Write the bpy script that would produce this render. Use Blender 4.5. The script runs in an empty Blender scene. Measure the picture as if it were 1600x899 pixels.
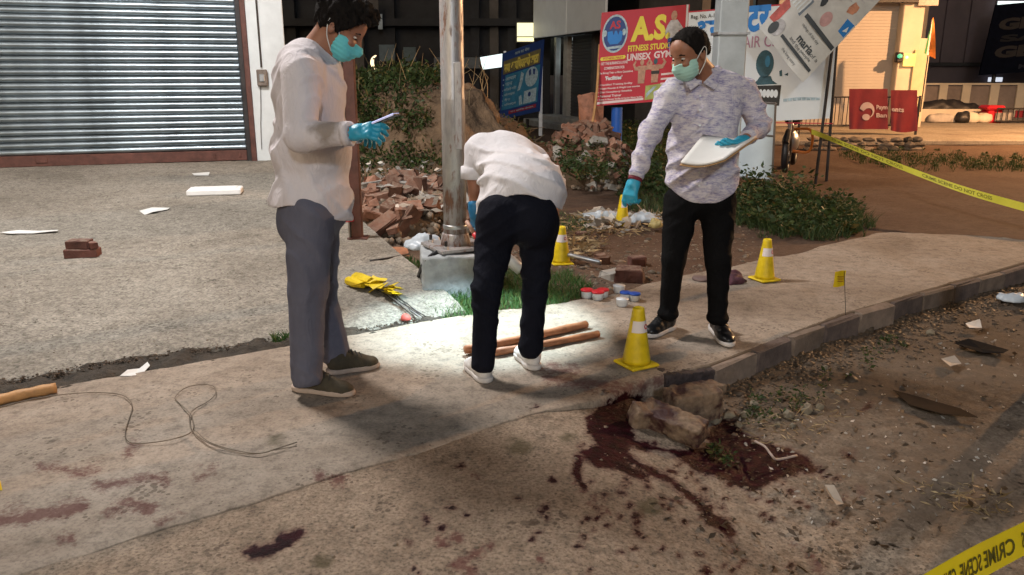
import bpy, math, random
import numpy as np
import openvdb
from mathutils import Vector, Matrix, Euler

# ------------------------------------------------------------------ camera, sky, lamps, exposure
scene = bpy.context.scene
COL = scene.collection
CAM_H, PITCH, FPX = 1.48, math.radians(15.04), 1250.0
cam_data = bpy.data.cameras.new('camera')
cam_data.sensor_width = 36.0
cam_data.lens = FPX / 1600 * 36
cam_data.clip_start, cam_data.clip_end = 0.05, 2000
cam = bpy.data.objects.new('camera', cam_data)
COL.objects.link(cam)
cam.location = (0, 0, CAM_H)
cam.rotation_euler = (math.pi / 2 - PITCH, 0, 0)
scene.camera = cam

world = bpy.data.worlds.new('World')
scene.world = world
world.use_nodes = True
wn = world.node_tree
sky = wn.nodes.new('ShaderNodeTexSky')
sky.sky_type = 'NISHITA'
sky.sun_disc = False
sky.sun_elevation = math.radians(14)
sky.air_density = 0.8
sky.dust_density = 7.0
sky.ozone_density = 0.6
sky.sun_rotation = math.radians(200)
bg = wn.nodes['Background']
wn.links.new(sky.outputs[0], bg.inputs['Color'])
bg.inputs['Strength'].default_value = 0.0215

scene.view_settings.view_transform = 'Standard'
scene.view_settings.look = 'None'
scene.view_settings.exposure = 0.95
scene.view_settings.gamma = 1.0
scene.view_settings.use_curve_mapping = False
scene.cycles.use_denoising = True
scene.cycles.max_bounces = 4
scene.cycles.diffuse_bounces = 2
scene.cycles.glossy_bounces = 2
scene.cycles.use_adaptive_sampling = True
scene.cycles.adaptive_threshold = 0.03
scene.cycles.sample_clamp_indirect = 4.0


def lamp(name, kind, loc, power, colour, radius=0.1, target=None, spot=None, blend=0.3):
    d = bpy.data.lights.new(name, kind)
    d.energy = power
    d.color = colour
    d.shadow_soft_size = radius
    if spot:
        d.spot_size = math.radians(spot)
        d.spot_blend = blend
    o = bpy.data.objects.new(name, d)
    COL.objects.link(o)
    o.location = loc
    if target is not None:
        o.rotation_euler = (Vector(target) - Vector(loc)).to_track_quat('-Z', 'Y').to_euler()
    return o


KEY_LOC = (-3.2, 6.2, 5.6)          # street lamp over the forecourt, out of frame
WARM_LOC = (14.6, 15.6, 5.8)        # sodium street lamp beside the bank
FILL_LOC = (2.0, -15.0, 9.0)        # added fill lamp behind the viewer, brightens the sides facing the camera
TORCH_LOC = (-0.17, 4.66, 0.80)
lamp('key_light', 'SPOT', KEY_LOC, 960, (1.0, 0.93, 0.88), 0.55, (-2.9, 6.0, 0), 165, 0.5)
lamp('warm_light', 'SPOT', WARM_LOC, 4600, (1.0, 0.55, 0.25), 0.12, (12.0, 15.0, 0), 165, 0.5)
lamp('fill_light', 'SPOT', FILL_LOC, 2100, (0.80, 0.90, 1.0), 0.8, (2.0, 0, 0), 120, 0.6)
lamp('torch_light', 'SPOT', TORCH_LOC, 80, (0.68, 0.92, 1.0), 0.015, (-0.20, 4.64, 0), 98, 0.35)

# ------------------------------------------------------------------ helpers
rng = np.random.default_rng(7)
random.seed(7)
CP, SP = math.cos(PITCH), math.sin(PITCH)


def ray(px, py):
    dx, dy = (px - 800) / FPX, (449.5 - py) / FPX
    return np.array([dx, CP + dy * SP, -SP + dy * CP])


def at(px, py, Y):
    """the point of the place that lies Y metres ahead on the sight line of a photo position"""
    r = ray(px, py)
    return np.array([0, 0, CAM_H]) + r * (Y / r[1])


def gr(px, py, z=0.0):
    r = ray(px, py)
    return np.array([0, 0, CAM_H]) + r * ((z - CAM_H) / r[2])


def to_px(P):
    P = np.asarray(P, dtype=np.float64)
    x, y, z = P[..., 0], P[..., 1], P[..., 2] - CAM_H
    f = y * CP - z * SP
    u = y * SP + z * CP
    return 800 + FPX * x / f, 449.5 - FPX * u / f


def on_plane(px, py, o, n):
    r = ray(px, py)
    c = np.array([0, 0, CAM_H])
    return c + r * (np.dot(np.asarray(o) - c, n) / np.dot(r, n))


_lat = {}


def noise3(x, y, z, seed=0):
    """value noise, -1..1"""
    if seed not in _lat:
        _lat[seed] = np.random.default_rng(seed + 100).uniform(-1, 1, (32, 32, 32)).astype(np.float32)
    L = _lat[seed]
    xi, yi, zi = np.floor(x).astype(int), np.floor(y).astype(int), np.floor(z).astype(int)
    fx, fy, fz = x - xi, y - yi, z - zi
    fx, fy, fz = (f * f * (3 - 2 * f) for f in (fx, fy, fz))
    a, b = xi & 31, (xi + 1) & 31
    c, d = yi & 31, (yi + 1) & 31
    e, f_ = zi & 31, (zi + 1) & 31
    def lx(p, q): return L[a, p, q] * (1 - fx) + L[b, p, q] * fx
    v0 = lx(c, e) * (1 - fy) + lx(d, e) * fy
    v1 = lx(c, f_) * (1 - fy) + lx(d, f_) * fy
    return v0 * (1 - fz) + v1 * fz


def fbm(x, y, z=None, octaves=4, seed=0):
    z = np.zeros_like(x) if z is None else z
    s, a, out = 1.0, 0.5, 0
    for k in range(octaves):
        out = out + a * noise3(x * s + 3.1 * k, y * s + 1.7 * k, z * s, seed + k)
        s *= 2.03
        a *= 0.5
    return out


def mesh_data(name, verts, faces, smooth=False):
    me = bpy.data.meshes.new(name)
    v = np.asarray(verts, dtype=np.float32)
    if isinstance(faces, np.ndarray):
        k = faces.shape[1]
        me.vertices.add(len(v))
        me.vertices.foreach_set('co', v.ravel())
        me.loops.add(faces.size)
        me.loops.foreach_set('vertex_index', faces.astype(np.int32).ravel())
        me.polygons.add(len(faces))
        me.polygons.foreach_set('loop_start', np.arange(0, faces.size, k, dtype=np.int32))
        me.polygons.foreach_set('loop_total', np.full(len(faces), k, dtype=np.int32))
        me.update(calc_edges=True)
        me.validate()
    else:
        me.from_pydata([tuple(map(float, q)) for q in v], [], [tuple(map(int, f)) for f in faces])
        me.update()
    if smooth:
        me.polygons.foreach_set('use_smooth', np.ones(len(me.polygons), dtype=bool))
    return me


def obj(name, me, mat=None, parent=None):
    o = bpy.data.objects.new(name, me)
    COL.objects.link(o)
    if mat is not None:
        if len(me.materials) == 0:
            me.materials.append(mat)
    if parent is not None:
        o.parent = parent
        if parent.parent is None and parent.type == 'EMPTY':
            o.location = -parent.location        # meshes are written in place coordinates
    return o


def mesh(name, verts, faces, mat=None, parent=None, smooth=False):
    return obj(name, mesh_data(name, verts, faces, smooth), mat, parent)


def tag(o, label=None, cat=None, group=None, kind=None):
    if label: o['label'] = label
    if cat: o['category'] = cat
    if group: o['group'] = group
    if kind: o['kind'] = kind
    return o


def thing(name, label, cat, loc, group=None):
    o = bpy.data.objects.new(name, None)
    o.empty_display_size = 0.1
    COL.objects.link(o)
    o.location = tuple(float(c) for c in loc)
    return tag(o, label, cat, group)


def structure(o):
    o['kind'] = 'structure'
    return o


class MB:
    """collects shapes for one mesh"""
    def __init__(s):
        s.v, s.f, s.n = [], [], 0

    def add(s, v, f):
        v = np.asarray(v, dtype=float)
        s.v.append(v)
        s.f += [tuple(int(i) + s.n for i in q) for q in f]
        s.n += len(v)
        return s

    def box(s, lo, hi, bev=0.0, R=None, c=None):
        v, f = box_geo(lo, hi, bev)
        if R is not None:
            c0 = (np.asarray(lo) + np.asarray(hi)) / 2 if c is None else np.asarray(c)
            v = (v - c0) @ np.asarray(R).T + c0
        return s.add(v, f)

    def tube(s, pts, r, seg=8, cap=True):
        v, f = tube_geo(pts, r, seg, cap)
        return s.add(v, f)

    def quad(s, *p):
        return s.add(p, [tuple(range(len(p)))])

    def build(s, name, mat=None, parent=None, smooth=False):
        return mesh(name, np.concatenate(s.v), s.f, mat, parent, smooth)


def box_geo(lo, hi, bev=0.0):
    lo, hi = np.minimum(lo, hi).astype(float), np.maximum(lo, hi).astype(float)
    if bev <= 0:
        v = [(x, y, z) for z in (lo[2], hi[2]) for y in (lo[1], hi[1]) for x in (lo[0], hi[0])]
        return np.array(v), [(0, 2, 3, 1), (4, 5, 7, 6), (0, 1, 5, 4), (2, 6, 7, 3), (0, 4, 6, 2), (1, 3, 7, 5)]
    b = min(bev, 0.45 * (hi - lo).min())
    v, idx = [], {}
    for sx in (0, 1):
        for sy in (0, 1):
            for sz in (0, 1):
                c = np.array([(lo, hi)[sx][0], (lo, hi)[sy][1], (lo, hi)[sz][2]])
                inn = np.array([b if sx == 0 else -b, b if sy == 0 else -b, b if sz == 0 else -b])
                for ax in range(3):
                    p = c + inn
                    p[ax] = c[ax]
                    idx[(sx, sy, sz, ax)] = len(v)
                    v.append(p)
    f = []
    for ax in range(3):
        o1, o2 = [a for a in range(3) if a != ax]
        for s in (0, 1):
            q = []
            for (i, j) in ((0, 0), (1, 0), (1, 1), (0, 1)):
                k = [0, 0, 0]; k[ax] = s; k[o1] = i; k[o2] = j
                q.append(idx[(*k, ax)])
            f.append(tuple(q))
    for ax in range(3):
        o1, o2 = [a for a in range(3) if a != ax]
        for i in (0, 1):
            for j in (0, 1):
                k0 = [0, 0, 0]; k0[o1] = i; k0[o2] = j
                k1 = list(k0); k1[ax] = 1
                f.append((idx[(*k0, o1)], idx[(*k1, o1)], idx[(*k1, o2)], idx[(*k0, o2)]))
    for k in [(a, b_, c) for a in (0, 1) for b_ in (0, 1) for c in (0, 1)]:
        f.append(tuple(idx[(*k, ax)] for ax in range(3)))
    v = np.array(v)
    ctr = (lo + hi) / 2
    out = []
    for q in f:
        p = v[list(q)]
        n = np.cross(p[1] - p[0], p[2] - p[0])
        out.append(q if np.dot(n, p.mean(0) - ctr) > 0 else q[::-1])
    return v, out


def tube_geo(pts, r, seg=8, cap=True):
    pts = np.asarray(pts, dtype=float)
    n = len(pts)
    r = np.broadcast_to(np.asarray(r, dtype=float), (n,))
    T = np.gradient(pts, axis=0)
    T /= np.linalg.norm(T, axis=1)[:, None] + 1e-12
    up = np.array([0, 0, 1.0]) if abs(T[0][2]) < 0.9 else np.array([1.0, 0, 0])
    v = []
    a = np.linspace(0, 2 * math.pi, seg, endpoint=False)
    u = np.cross(up, T[0]); u /= np.linalg.norm(u)
    for i in range(n):
        u = u - T[i] * np.dot(u, T[i]); u /= np.linalg.norm(u) + 1e-12
        w = np.cross(T[i], u)
        v.append(pts[i] + r[i] * (np.cos(a)[:, None] * u + np.sin(a)[:, None] * w))
    v = np.concatenate(v)
    f = []
    for i in range(n - 1):
        for j in range(seg):
            k = (j + 1) % seg
            f.append((i * seg + j, i * seg + k, (i + 1) * seg + k, (i + 1) * seg + j))
    if cap:
        f.append(tuple(range(seg))[::-1])
        f.append(tuple(range((n - 1) * seg, n * seg)))
    return v, f


def lathe_geo(profile, seg=24, c=(0, 0, 0)):
    v, f = [], []
    a = np.linspace(0, 2 * math.pi, seg, endpoint=False)
    for (r, z) in profile:
        for t in a:
            v.append((c[0] + r * math.cos(t), c[1] + r * math.sin(t), c[2] + z))
    for i in range(len(profile) - 1):
        for j in range(seg):
            k = (j + 1) % seg
            f.append((i * seg + j, i * seg + k, (i + 1) * seg + k, (i + 1) * seg + j))
    f.append(tuple(range(seg))[::-1])
    f.append(tuple(range((len(profile) - 1) * seg, len(profile) * seg)))
    return np.array(v), f


def spline(pts, n=40):
    """Catmull-Rom through points"""
    P = np.asarray(pts, dtype=float)
    P = np.vstack([2 * P[0] - P[1], P, 2 * P[-1] - P[-2]])
    m = len(P) - 3
    out = []
    for t in np.linspace(0, m - 1e-6, n):
        i = int(t); u = t - i
        a, b, c, d = P[i:i + 4]
        out.append(0.5 * ((2 * b) + (c - a) * u + (2 * a - 5 * b + 4 * c - d) * u ** 2 + (3 * b - a - 3 * c + d) * u ** 3))
    return np.array(out)


# ------------------------------------------------------------------ materials
def nt(name):
    m = bpy.data.materials.new(name)
    m.use_nodes = True
    t = m.node_tree
    return m, t, t.nodes['Principled BSDF']


def lk(t, a, b):
    t.links.new(a, b)


def node(t, kind, **kw):
    n = t.nodes.new(kind)
    for k, v in kw.items():
        if hasattr(n, k):
            setattr(n, k, v)
    return n


def noise_node(t, scale, detail=5, rough=0.6, vec=None, dist=0.0):
    n = t.nodes.new('ShaderNodeTexNoise')
    n.inputs['Scale'].default_value = scale
    n.inputs['Detail'].default_value = detail
    n.inputs['Roughness'].default_value = rough
    n.inputs['Distortion'].default_value = dist
    if vec is not None:
        lk(t, vec, n.inputs['Vector'])
    return n


def ramp(t, fac, stops):
    n = t.nodes.new('ShaderNodeValToRGB')
    e = n.color_ramp.elements
    while len(e) < len(stops):
        e.new(0.5)
    for i, (p, c) in enumerate(stops):
        e[i].position = p
        e[i].color = (*c, 1) if not np.isscalar(c) else (c, c, c, 1)
    lk(t, fac, n.inputs[0])
    return n


def mixc(t, fac, a, b, blend='MIX'):
    n = t.nodes.new('ShaderNodeMix')
    n.data_type = 'RGBA'
    n.blend_type = blend
    for sock, val in ((n.inputs[0], fac), (n.inputs[6], a), (n.inputs[7], b)):
        if hasattr(val, 'links'):
            lk(t, val, sock)
        elif np.isscalar(val):
            sock.default_value = val
        else:
            sock.default_value = (*val, 1)
    return n.outputs[2]


def math_node(t, op, a, b=None, clamp=False):
    n = t.nodes.new('ShaderNodeMath')
    n.operation = op
    n.use_clamp = clamp
    for i, val in enumerate((a, b)):
        if val is None: continue
        if hasattr(val, 'links'): lk(t, val, n.inputs[i])
        else: n.inputs[i].default_value = val
    return n.outputs[0]


def bump_node(t, height, strength, dist=0.01, prev=None):
    n = t.nodes.new('ShaderNodeBump')
    n.inputs['Strength'].default_value = strength
    n.inputs['Distance'].default_value = dist
    lk(t, height, n.inputs['Height'])
    if prev is not None:
        lk(t, prev, n.inputs['Normal'])
    return n.outputs[0]


def M(name, c, rough=0.8, metal=0.0, var=0.25, vscale=6, bump=0.25, bscale=90, emit=0, c2=None, per_object=0.0, spec=0.4, bdist=0.004, coat=0, sss=0):
    m, t, b = nt(name)
    tc = t.nodes.new('ShaderNodeTexCoord')
    n1 = noise_node(t, vscale, 6, 0.65, tc.outputs['Object'])
    c = np.array(c)
    lo = c * (1 - var)
    hi = np.array(c2) if c2 is not None else np.minimum(c * (1 + var), 1)
    r = ramp(t, n1.outputs[0], [(0.3, tuple(lo)), (0.7, tuple(hi))])
    col = r.outputs[0]
    if per_object:
        oi = t.nodes.new('ShaderNodeObjectInfo')
        v = math_node(t, 'MULTIPLY_ADD', oi.outputs['Random'], 2 * per_object)
        v.node.inputs[2].default_value = 1 - per_object
        hs = t.nodes.new('ShaderNodeHueSaturation')
        lk(t, v, hs.inputs['Value'])
        lk(t, col, hs.inputs['Color'])
        col = hs.outputs[0]
    lk(t, col, b.inputs['Base Color'])
    b.inputs['Roughness'].default_value = rough
    b.inputs['Metallic'].default_value = metal
    b.inputs['Specular IOR Level'].default_value = spec
    if coat: b.inputs['Coat Weight'].default_value = coat
    if sss:
        b.inputs['Subsurface Weight'].default_value = sss
        b.inputs['Subsurface Radius'].default_value = (0.01, 0.004, 0.002)
    if bump:
        n2 = noise_node(t, bscale, 4, 0.6, tc.outputs['Object'])
        lk(t, bump_node(t, n2.outputs[0], bump, bdist), b.inputs['Normal'])
        rr = ramp(t, n1.outputs[0], [(0.2, max(rough - 0.1, 0.02)), (0.8, min(rough + 0.1, 1))])
        lk(t, rr.outputs[0], b.inputs['Roughness'])
    if emit and emit < 100:
        m.cycles.emission_sampling = 'NONE'
        b.inputs['Emission Color'].default_value = (*c, 1)
        b.inputs['Emission Strength'].default_value = emit
    return m


def dusty(*a, **k):
    """a material with pale dust lying on whatever faces up"""
    m = M(*a, **k)
    t = m.node_tree; b = t.nodes['Principled BSDF']
    src = b.inputs['Base Color'].links[0].from_socket
    g = t.nodes.new('ShaderNodeNewGeometry'); sp = t.nodes.new('ShaderNodeSeparateXYZ')
    lk(t, g.outputs['Normal'], sp.inputs[0])
    n = noise_node(t, 25, 3, 0.6, g.outputs['Position'])
    f = math_node(t, 'MULTIPLY', ramp(t, sp.outputs['Z'], [(0.1, 0.0), (0.9, 0.55)]).outputs[0], ramp(t, n.outputs[0], [(0.40, 0.05), (0.6, 1.0)]).outputs[0])
    lk(t, mixc(t, f, src, (0.27, 0.215, 0.165)), b.inputs['Base Color'])
    return m


MAT = {}
MAT['yellow'] = M('cone_yellow', (0.78, 0.56, 0.012), 0.45, var=0.32, vscale=13, bump=0.08, c2=(0.84, 0.62, 0.015))
MAT['white_paint'] = M('white_paint', (0.72, 0.72, 0.70), 0.55, var=0.08)
MAT['sticker'] = M('sticker_white', (0.75, 0.68, 0.66), 0.5, var=0.06, bump=0)
MAT['red'] = M('red_plastic', (0.55, 0.02, 0.03), 0.4, var=0.1, bump=0.03)
MAT['blue'] = M('blue_plastic', (0.02, 0.08, 0.42), 0.4, var=0.1, bump=0.03)
MAT['clear_plastic'] = M('white_plastic', (0.66, 0.70, 0.74), 0.3, var=0.06, bump=0.03)
MAT['black'] = M('black_plastic', (0.012, 0.012, 0.014), 0.45, var=0.2)
MAT['dark_ink'] = M('dark_ink', (0.03, 0.03, 0.03), 0.6, var=0.1, bump=0)
MAT['wood'] = M('stick_wood', (0.30, 0.12, 0.055), 0.6, var=0.35, vscale=14, bump=0.3)
MAT['pale_wood'] = M('pale_wood', (0.46, 0.25, 0.10), 0.6, var=0.3, vscale=14, bump=0.3)
MAT['grey_metal'] = M('grey_metal', (0.45, 0.46, 0.47), 0.38, 0.8, var=0.15)
MAT['dark_metal'] = M('dark_metal', (0.05, 0.045, 0.045), 0.5, 0.6, var=0.3)
MAT['concrete'] = M('concrete', (0.34, 0.32, 0.29), 0.9, var=0.25, vscale=5, bump=0.5, bscale=50, bdist=0.01)
MAT['soil'] = M('soil', (0.10, 0.066, 0.04), 0.95, var=0.45, vscale=6, bump=0.8, bscale=30, bdist=0.03)
MAT['brick'] = dusty('brick', (0.20, 0.085, 0.052), 0.9, var=0.4, vscale=10, bump=0.6, bscale=40, bdist=0.01, per_object=0.45, c2=(0.27, 0.14, 0.095))
MAT['brick_dark'] = dusty('brick_dark', (0.12, 0.05, 0.04), 0.85, var=0.4, vscale=10, bump=0.6, bscale=40, bdist=0.01, per_object=0.3)
MAT['paper'] = M('paper', (0.70, 0.70, 0.68), 0.7, var=0.06, bump=0.05)
MAT['foam'] = M('foam', (0.80, 0.81, 0.82), 0.7, var=0.04, bump=0.15)
MAT['plastic_bag'] = M('plastic_bag', (0.42, 0.47, 0.52), 0.35, var=0.12, bump=0.3, bscale=30)
MAT['glove'] = M('nitrile_glove', (0.03, 0.33, 0.50), 0.42, var=0.12, vscale=20, bump=0.2, bscale=120)
MAT['skin'] = M('skin', (0.30, 0.135, 0.08), 0.5, var=0.14, vscale=14, bump=0.15, bscale=220, sss=0.12, bdist=0.002)
MAT['hair'] = M('hair', (0.011, 0.009, 0.008), 0.8, var=0.3, vscale=60, bump=0.8, bscale=160, bdist=0.01, spec=0.12)
MAT['mask'] = M('surgical_mask', (0.22, 0.56, 0.58), 0.7, var=0.06, vscale=10, bump=0.1)
MAT['eye'] = M('eye_white', (0.6, 0.57, 0.53), 0.2, var=0.03, bump=0)
MAT['iris'] = M('iris', (0.02, 0.012, 0.008), 0.15, var=0.03, bump=0)
MAT['tarpaulin'] = M('blue_pipe', (0.02, 0.10, 0.42), 0.4, var=0.15)


def leaf_mat(name, c, var=0.5, dead=False):
    m, t, b = nt(name)
    g = t.nodes.new('ShaderNodeNewGeometry')
    hs = ramp(t, g.outputs['Random Per Island'], [(0.0, tuple(np.array(c) * (1 - var))), (0.6, c), (0.9, (c[0] * 1.35, c[1] * 1.2, c[2] * 1.1)), (0.93, (c[0] * 2.2 + 0.03, c[1] * 1.1 + 0.02, c[2] + 0.01) if dead else (c[0] * 1.4, c[1] * 1.4, c[2] * 1.4))])
    lk(t, hs.outputs[0], b.inputs['Base Color'])
    b.inputs['Roughness'].default_value = 0.55
    b.inputs['Specular IOR Level'].default_value = 0.3
    tr = t.nodes.new('ShaderNodeBsdfTranslucent')
    lk(t, hs.outputs[0], tr.inputs['Color'])
    mx = t.nodes.new('ShaderNodeMixShader')
    mx.inputs[0].default_value = 0.25
    lk(t, b.outputs[0], mx.inputs[1]); lk(t, tr.outputs[0], mx.inputs[2])
    lk(t, mx.outputs[0], t.nodes['Material Output'].inputs[0])
    return m


MAT['leaf'] = leaf_mat('weed_leaf', (0.042, 0.072, 0.022), dead=True)
MAT['grass'] = leaf_mat('grass_blade', (0.055, 0.135, 0.035), dead=True)
MAT['straw'] = leaf_mat('straw', (0.36, 0.28, 0.16), 0.4)
MAT['scraps'] = leaf_mat('scraps', (0.52, 0.50, 0.46), 0.5)


# ------------------------------------------------------------------ signed-distance modelling (bodies, shoes, boulders)
def rc(a, b, ra, rb, k=0.03, op='u'):
    a, b = np.asarray(a, float), np.asarray(b, float)
    m = max(ra, rb)
    lo, hi = np.minimum(a, b) - m, np.maximum(a, b) + m

    def f(X, Y, Z):
        ba = b - a
        L2 = max(float(ba @ ba), 1e-9)
        h = np.clip(((X - a[0]) * ba[0] + (Y - a[1]) * ba[1] + (Z - a[2]) * ba[2]) / L2, 0, 1)
        dx, dy, dz = X - a[0] - h * ba[0], Y - a[1] - h * ba[1], Z - a[2] - h * ba[2]
        return np.sqrt(dx * dx + dy * dy + dz * dz) - (ra + (rb - ra) * h)
    return (op, f, lo, hi, k)


def el(c, r, R=None, k=0.03, op='u'):
    c, r = np.asarray(c, float), np.asarray(r, float)
    R = np.eye(3) if R is None else np.asarray(R, float)      # columns = the ellipsoid's axes in place coordinates
    m = np.sqrt(((R * r) ** 2).sum(1))
    lo, hi = c - m, c + m

    def f(X, Y, Z):
        dx, dy, dz = X - c[0], Y - c[1], Z - c[2]
        p = [(R[0, i] * dx + R[1, i] * dy + R[2, i] * dz) for i in range(3)]
        k0 = np.sqrt(sum((p[i] / r[i]) ** 2 for i in range(3)))
        k1 = np.sqrt(sum((p[i] / r[i] ** 2) ** 2 for i in range(3)))
        return k0 * (k0 - 1) / np.maximum(k1, 1e-6)
    return (op, f, lo, hi, k)


def cut(c, n, rad=9.0):
    """takes away what lies on the n side of a plane, within rad of c"""
    c, n = np.asarray(c, float), np.asarray(n, float)
    n = n / np.linalg.norm(n)

    def f(X, Y, Z):
        d = (X - c[0]) * n[0] + (Y - c[1]) * n[1] + (Z - c[2]) * n[2]
        if rad < 5:
            far = np.sqrt((X - c[0]) ** 2 + (Y - c[1]) ** 2 + (Z - c[2]) ** 2) > rad
            d = np.where(far, -9.0, d)
        return d
    return ('c', f, None, None, 0)


def warp(fn):
    return ('w', fn, None, None, 0)


def sdf_mesh(name, prims, vox, mat=None, parent=None, pad=0.03, smooth=True):
    P = [p for p in prims if p[2] is not None and p[0] == 'u']
    lo = np.min([p[2] for p in P], axis=0) - pad
    hi = np.max([p[3] for p in P], axis=0) + pad
    n = np.ceil((hi - lo) / vox).astype(int) + 1
    ax = [(lo[i] + vox * np.arange(n[i])).astype(np.float32) for i in range(3)]
    D = np.full(n, 0.5, dtype=np.float32)
    for op, f, a, b, k in prims:
        if a is None:
            X, Y, Z = ax[0][:, None, None], ax[1][None, :, None], ax[2][None, None, :]
            if op == 'c':
                D = np.maximum(D, f(X, Y, Z)).astype(np.float32)
            else:
                D = (D + f(X, Y, Z, D)).astype(np.float32)
            continue
        mg = 0.09 + k
        i0 = np.clip(np.floor((a - mg - lo) / vox).astype(int), 0, n)
        i1 = np.clip(np.ceil((b + mg - lo) / vox).astype(int) + 1, 0, n)
        if np.any(i1 <= i0): continue
        sl = tuple(slice(i0[i], i1[i]) for i in range(3))
        d = f(ax[0][sl[0]][:, None, None], ax[1][sl[1]][None, :, None], ax[2][sl[2]][None, None, :])
        cur = D[sl]
        if op == 'u':
            h = np.clip(0.5 + 0.5 * (cur - d) / k, 0, 1)
            D[sl] = cur * (1 - h) + d * h - k * h * (1 - h)
        else:
            h = np.clip(0.5 - 0.5 * (cur + d) / k, 0, 1)
            D[sl] = cur * (1 - h) - d * h + k * h * (1 - h)
    D[0], D[-1], D[:, 0], D[:, -1], D[:, :, 0], D[:, :, -1] = (0.5,) * 6
    g = openvdb.FloatGrid(0.5)
    g.copyFromArray(np.clip(D, -0.5, 0.5))
    pts, quads = g.convertToQuads(isovalue=0.0)
    v = pts * vox + lo
    q = quads.astype(np.int64)
    p = v[q]
    nrm = np.cross(p[:, 2] - p[:, 0], p[:, 3] - p[:, 1])
    vol = (nrm * p.mean(1)).sum() - (nrm.sum(0) * v.mean(0)).sum()
    if vol < 0: q = q[:, ::-1]
    for _ in range(1):                                        # one light smoothing pass
        s = np.zeros_like(v); c = np.zeros(len(v))
        for i in range(4):
            for j in (1, 3):
                np.add.at(s, q[:, i], v[q[:, (i + j) % 4]]); np.add.at(c, q[:, i], 1)
        v = 0.5 * v + 0.5 * s / np.maximum(c, 1)[:, None]
    return mesh(name, v, q, mat, parent, smooth)


def frame(x, z):
    """matrix whose columns are x, y, z axes with x kept and z made square to it"""
    x = np.asarray(x, float); x = x / np.linalg.norm(x)
    z = np.asarray(z, float); z = z - x * (z @ x); z = z / np.linalg.norm(z)
    return np.stack([x, np.cross(z, x), z], axis=1)


# ------------------------------------------------------------------ flat lettering
def text_geo(s, bold=0.0):
    c = bpy.data.curves.new('t', 'FONT')
    c.body = s
    c.size = 1.0
    c.offset = bold
    c.resolution_u = 3
    o = bpy.data.objects.new('t', c)
    COL.objects.link(o)
    dg = bpy.context.evaluated_depsgraph_get()
    me = bpy.data.meshes.new_from_object(o.evaluated_get(dg))
    v = np.array([tuple(q.co) for q in me.vertices]) if len(me.vertices) else np.zeros((0, 3))
    f = [tuple(p.vertices) for p in me.polygons]
    bpy.data.objects.remove(o)
    bpy.data.curves.remove(c)
    bpy.data.meshes.remove(me)
    return v, f


class Board:
    """a flat face in the place; a,b,c = its top-left, top-right and bottom-left corners"""
    def __init__(s, a, b, c):
        s.a = np.asarray(a, float)
        s.u = np.asarray(b, float) - s.a
        s.w = np.linalg.norm(s.u); s.u /= s.w
        v = s.a - np.asarray(c, float)
        s.h = np.linalg.norm(v); s.v = v / s.h
        s.n = np.cross(s.u, s.v); s.n /= np.linalg.norm(s.n)

    def p(s, x, y, off=0.003):
        """x, y as fractions from the top-left corner"""
        return s.a + s.u * (x * s.w) - s.v * (y * s.h) + s.n * off

    def text(s, body, x, y, w, h, mat, parent, bold=0.0, off=0.004, name='lettering', mirror=False):
        v, f = text_geo(body, bold)
        if len(v) == 0: return
        lo, hi = v.min(0), v.max(0)
        q = (v - lo) / np.maximum(hi - lo, 1e-6)
        if mirror:
            q[:, 0] = 1 - q[:, 0]
        P = np.array([s.p(x + w * t[0], y + h * (1 - t[1]), off) for t in q])
        return mesh(name, P, f, mat, parent)

    def poly(s, pts, mat, parent, name='print', off=0.003):
        P = [s.p(x, y, off) for x, y in pts]
        return mesh(name, P, [tuple(range(len(P)))[::-1]], mat, parent)

    def ellipse(s, x, y, rx, ry, mat, parent, name='print', off=0.003, n=24):
        a = np.linspace(0, 2 * math.pi, n, endpoint=False)
        return s.poly([(x + rx * math.cos(t), y + ry * math.sin(t)) for t in a], mat, parent, name, off)

    def slab(s, mat, parent, thick=0.02, name='panel'):
        A = [s.p(0, 0, 0), s.p(1, 0, 0), s.p(1, 1, 0), s.p(0, 1, 0)]
        B = [q - s.n * thick for q in A]
        return mesh(name, A + B, [(0, 3, 2, 1), (4, 5, 6, 7), (0, 1, 5, 4), (1, 2, 6, 5), (2, 3, 7, 6), (3, 0, 4, 7)], mat, parent)
# ------------------------------------------------------------------ stains with a shape of their own (positions on the ground)
def poly_dist(x, y, pts):
    """signed distance (negative inside) to a closed outline"""
    pts = np.asarray(pts, float)
    d = np.full(x.shape, 1e9)
    ins = np.zeros(x.shape, bool)
    for i in range(len(pts)):
        a, b = pts[i], pts[(i + 1) % len(pts)]
        e = b - a
        h = np.clip(((x - a[0]) * e[0] + (y - a[1]) * e[1]) / (e @ e), 0, 1)
        d = np.minimum(d, np.hypot(x - a[0] - h * e[0], y - a[1] - h * e[1]))
        c = ((a[1] > y) != (b[1] > y)) & (x < (b[0] - a[0]) * (y - a[1]) / (b[1] - a[1] + 1e-9) + a[0])
        ins ^= c
    return np.where(ins, -d, d)


def line_dist(x, y, pts, w):
    pts = np.asarray(pts, float)
    d = np.full(x.shape, 1e9)
    for a, b in zip(pts[:-1], pts[1:]):
        e = b - a
        h = np.clip(((x - a[0]) * e[0] + (y - a[1]) * e[1]) / (e @ e), 0, 1)
        d = np.minimum(d, np.hypot(x - a[0] - h * e[0], y - a[1] - h * e[1]))
    return d - w


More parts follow.
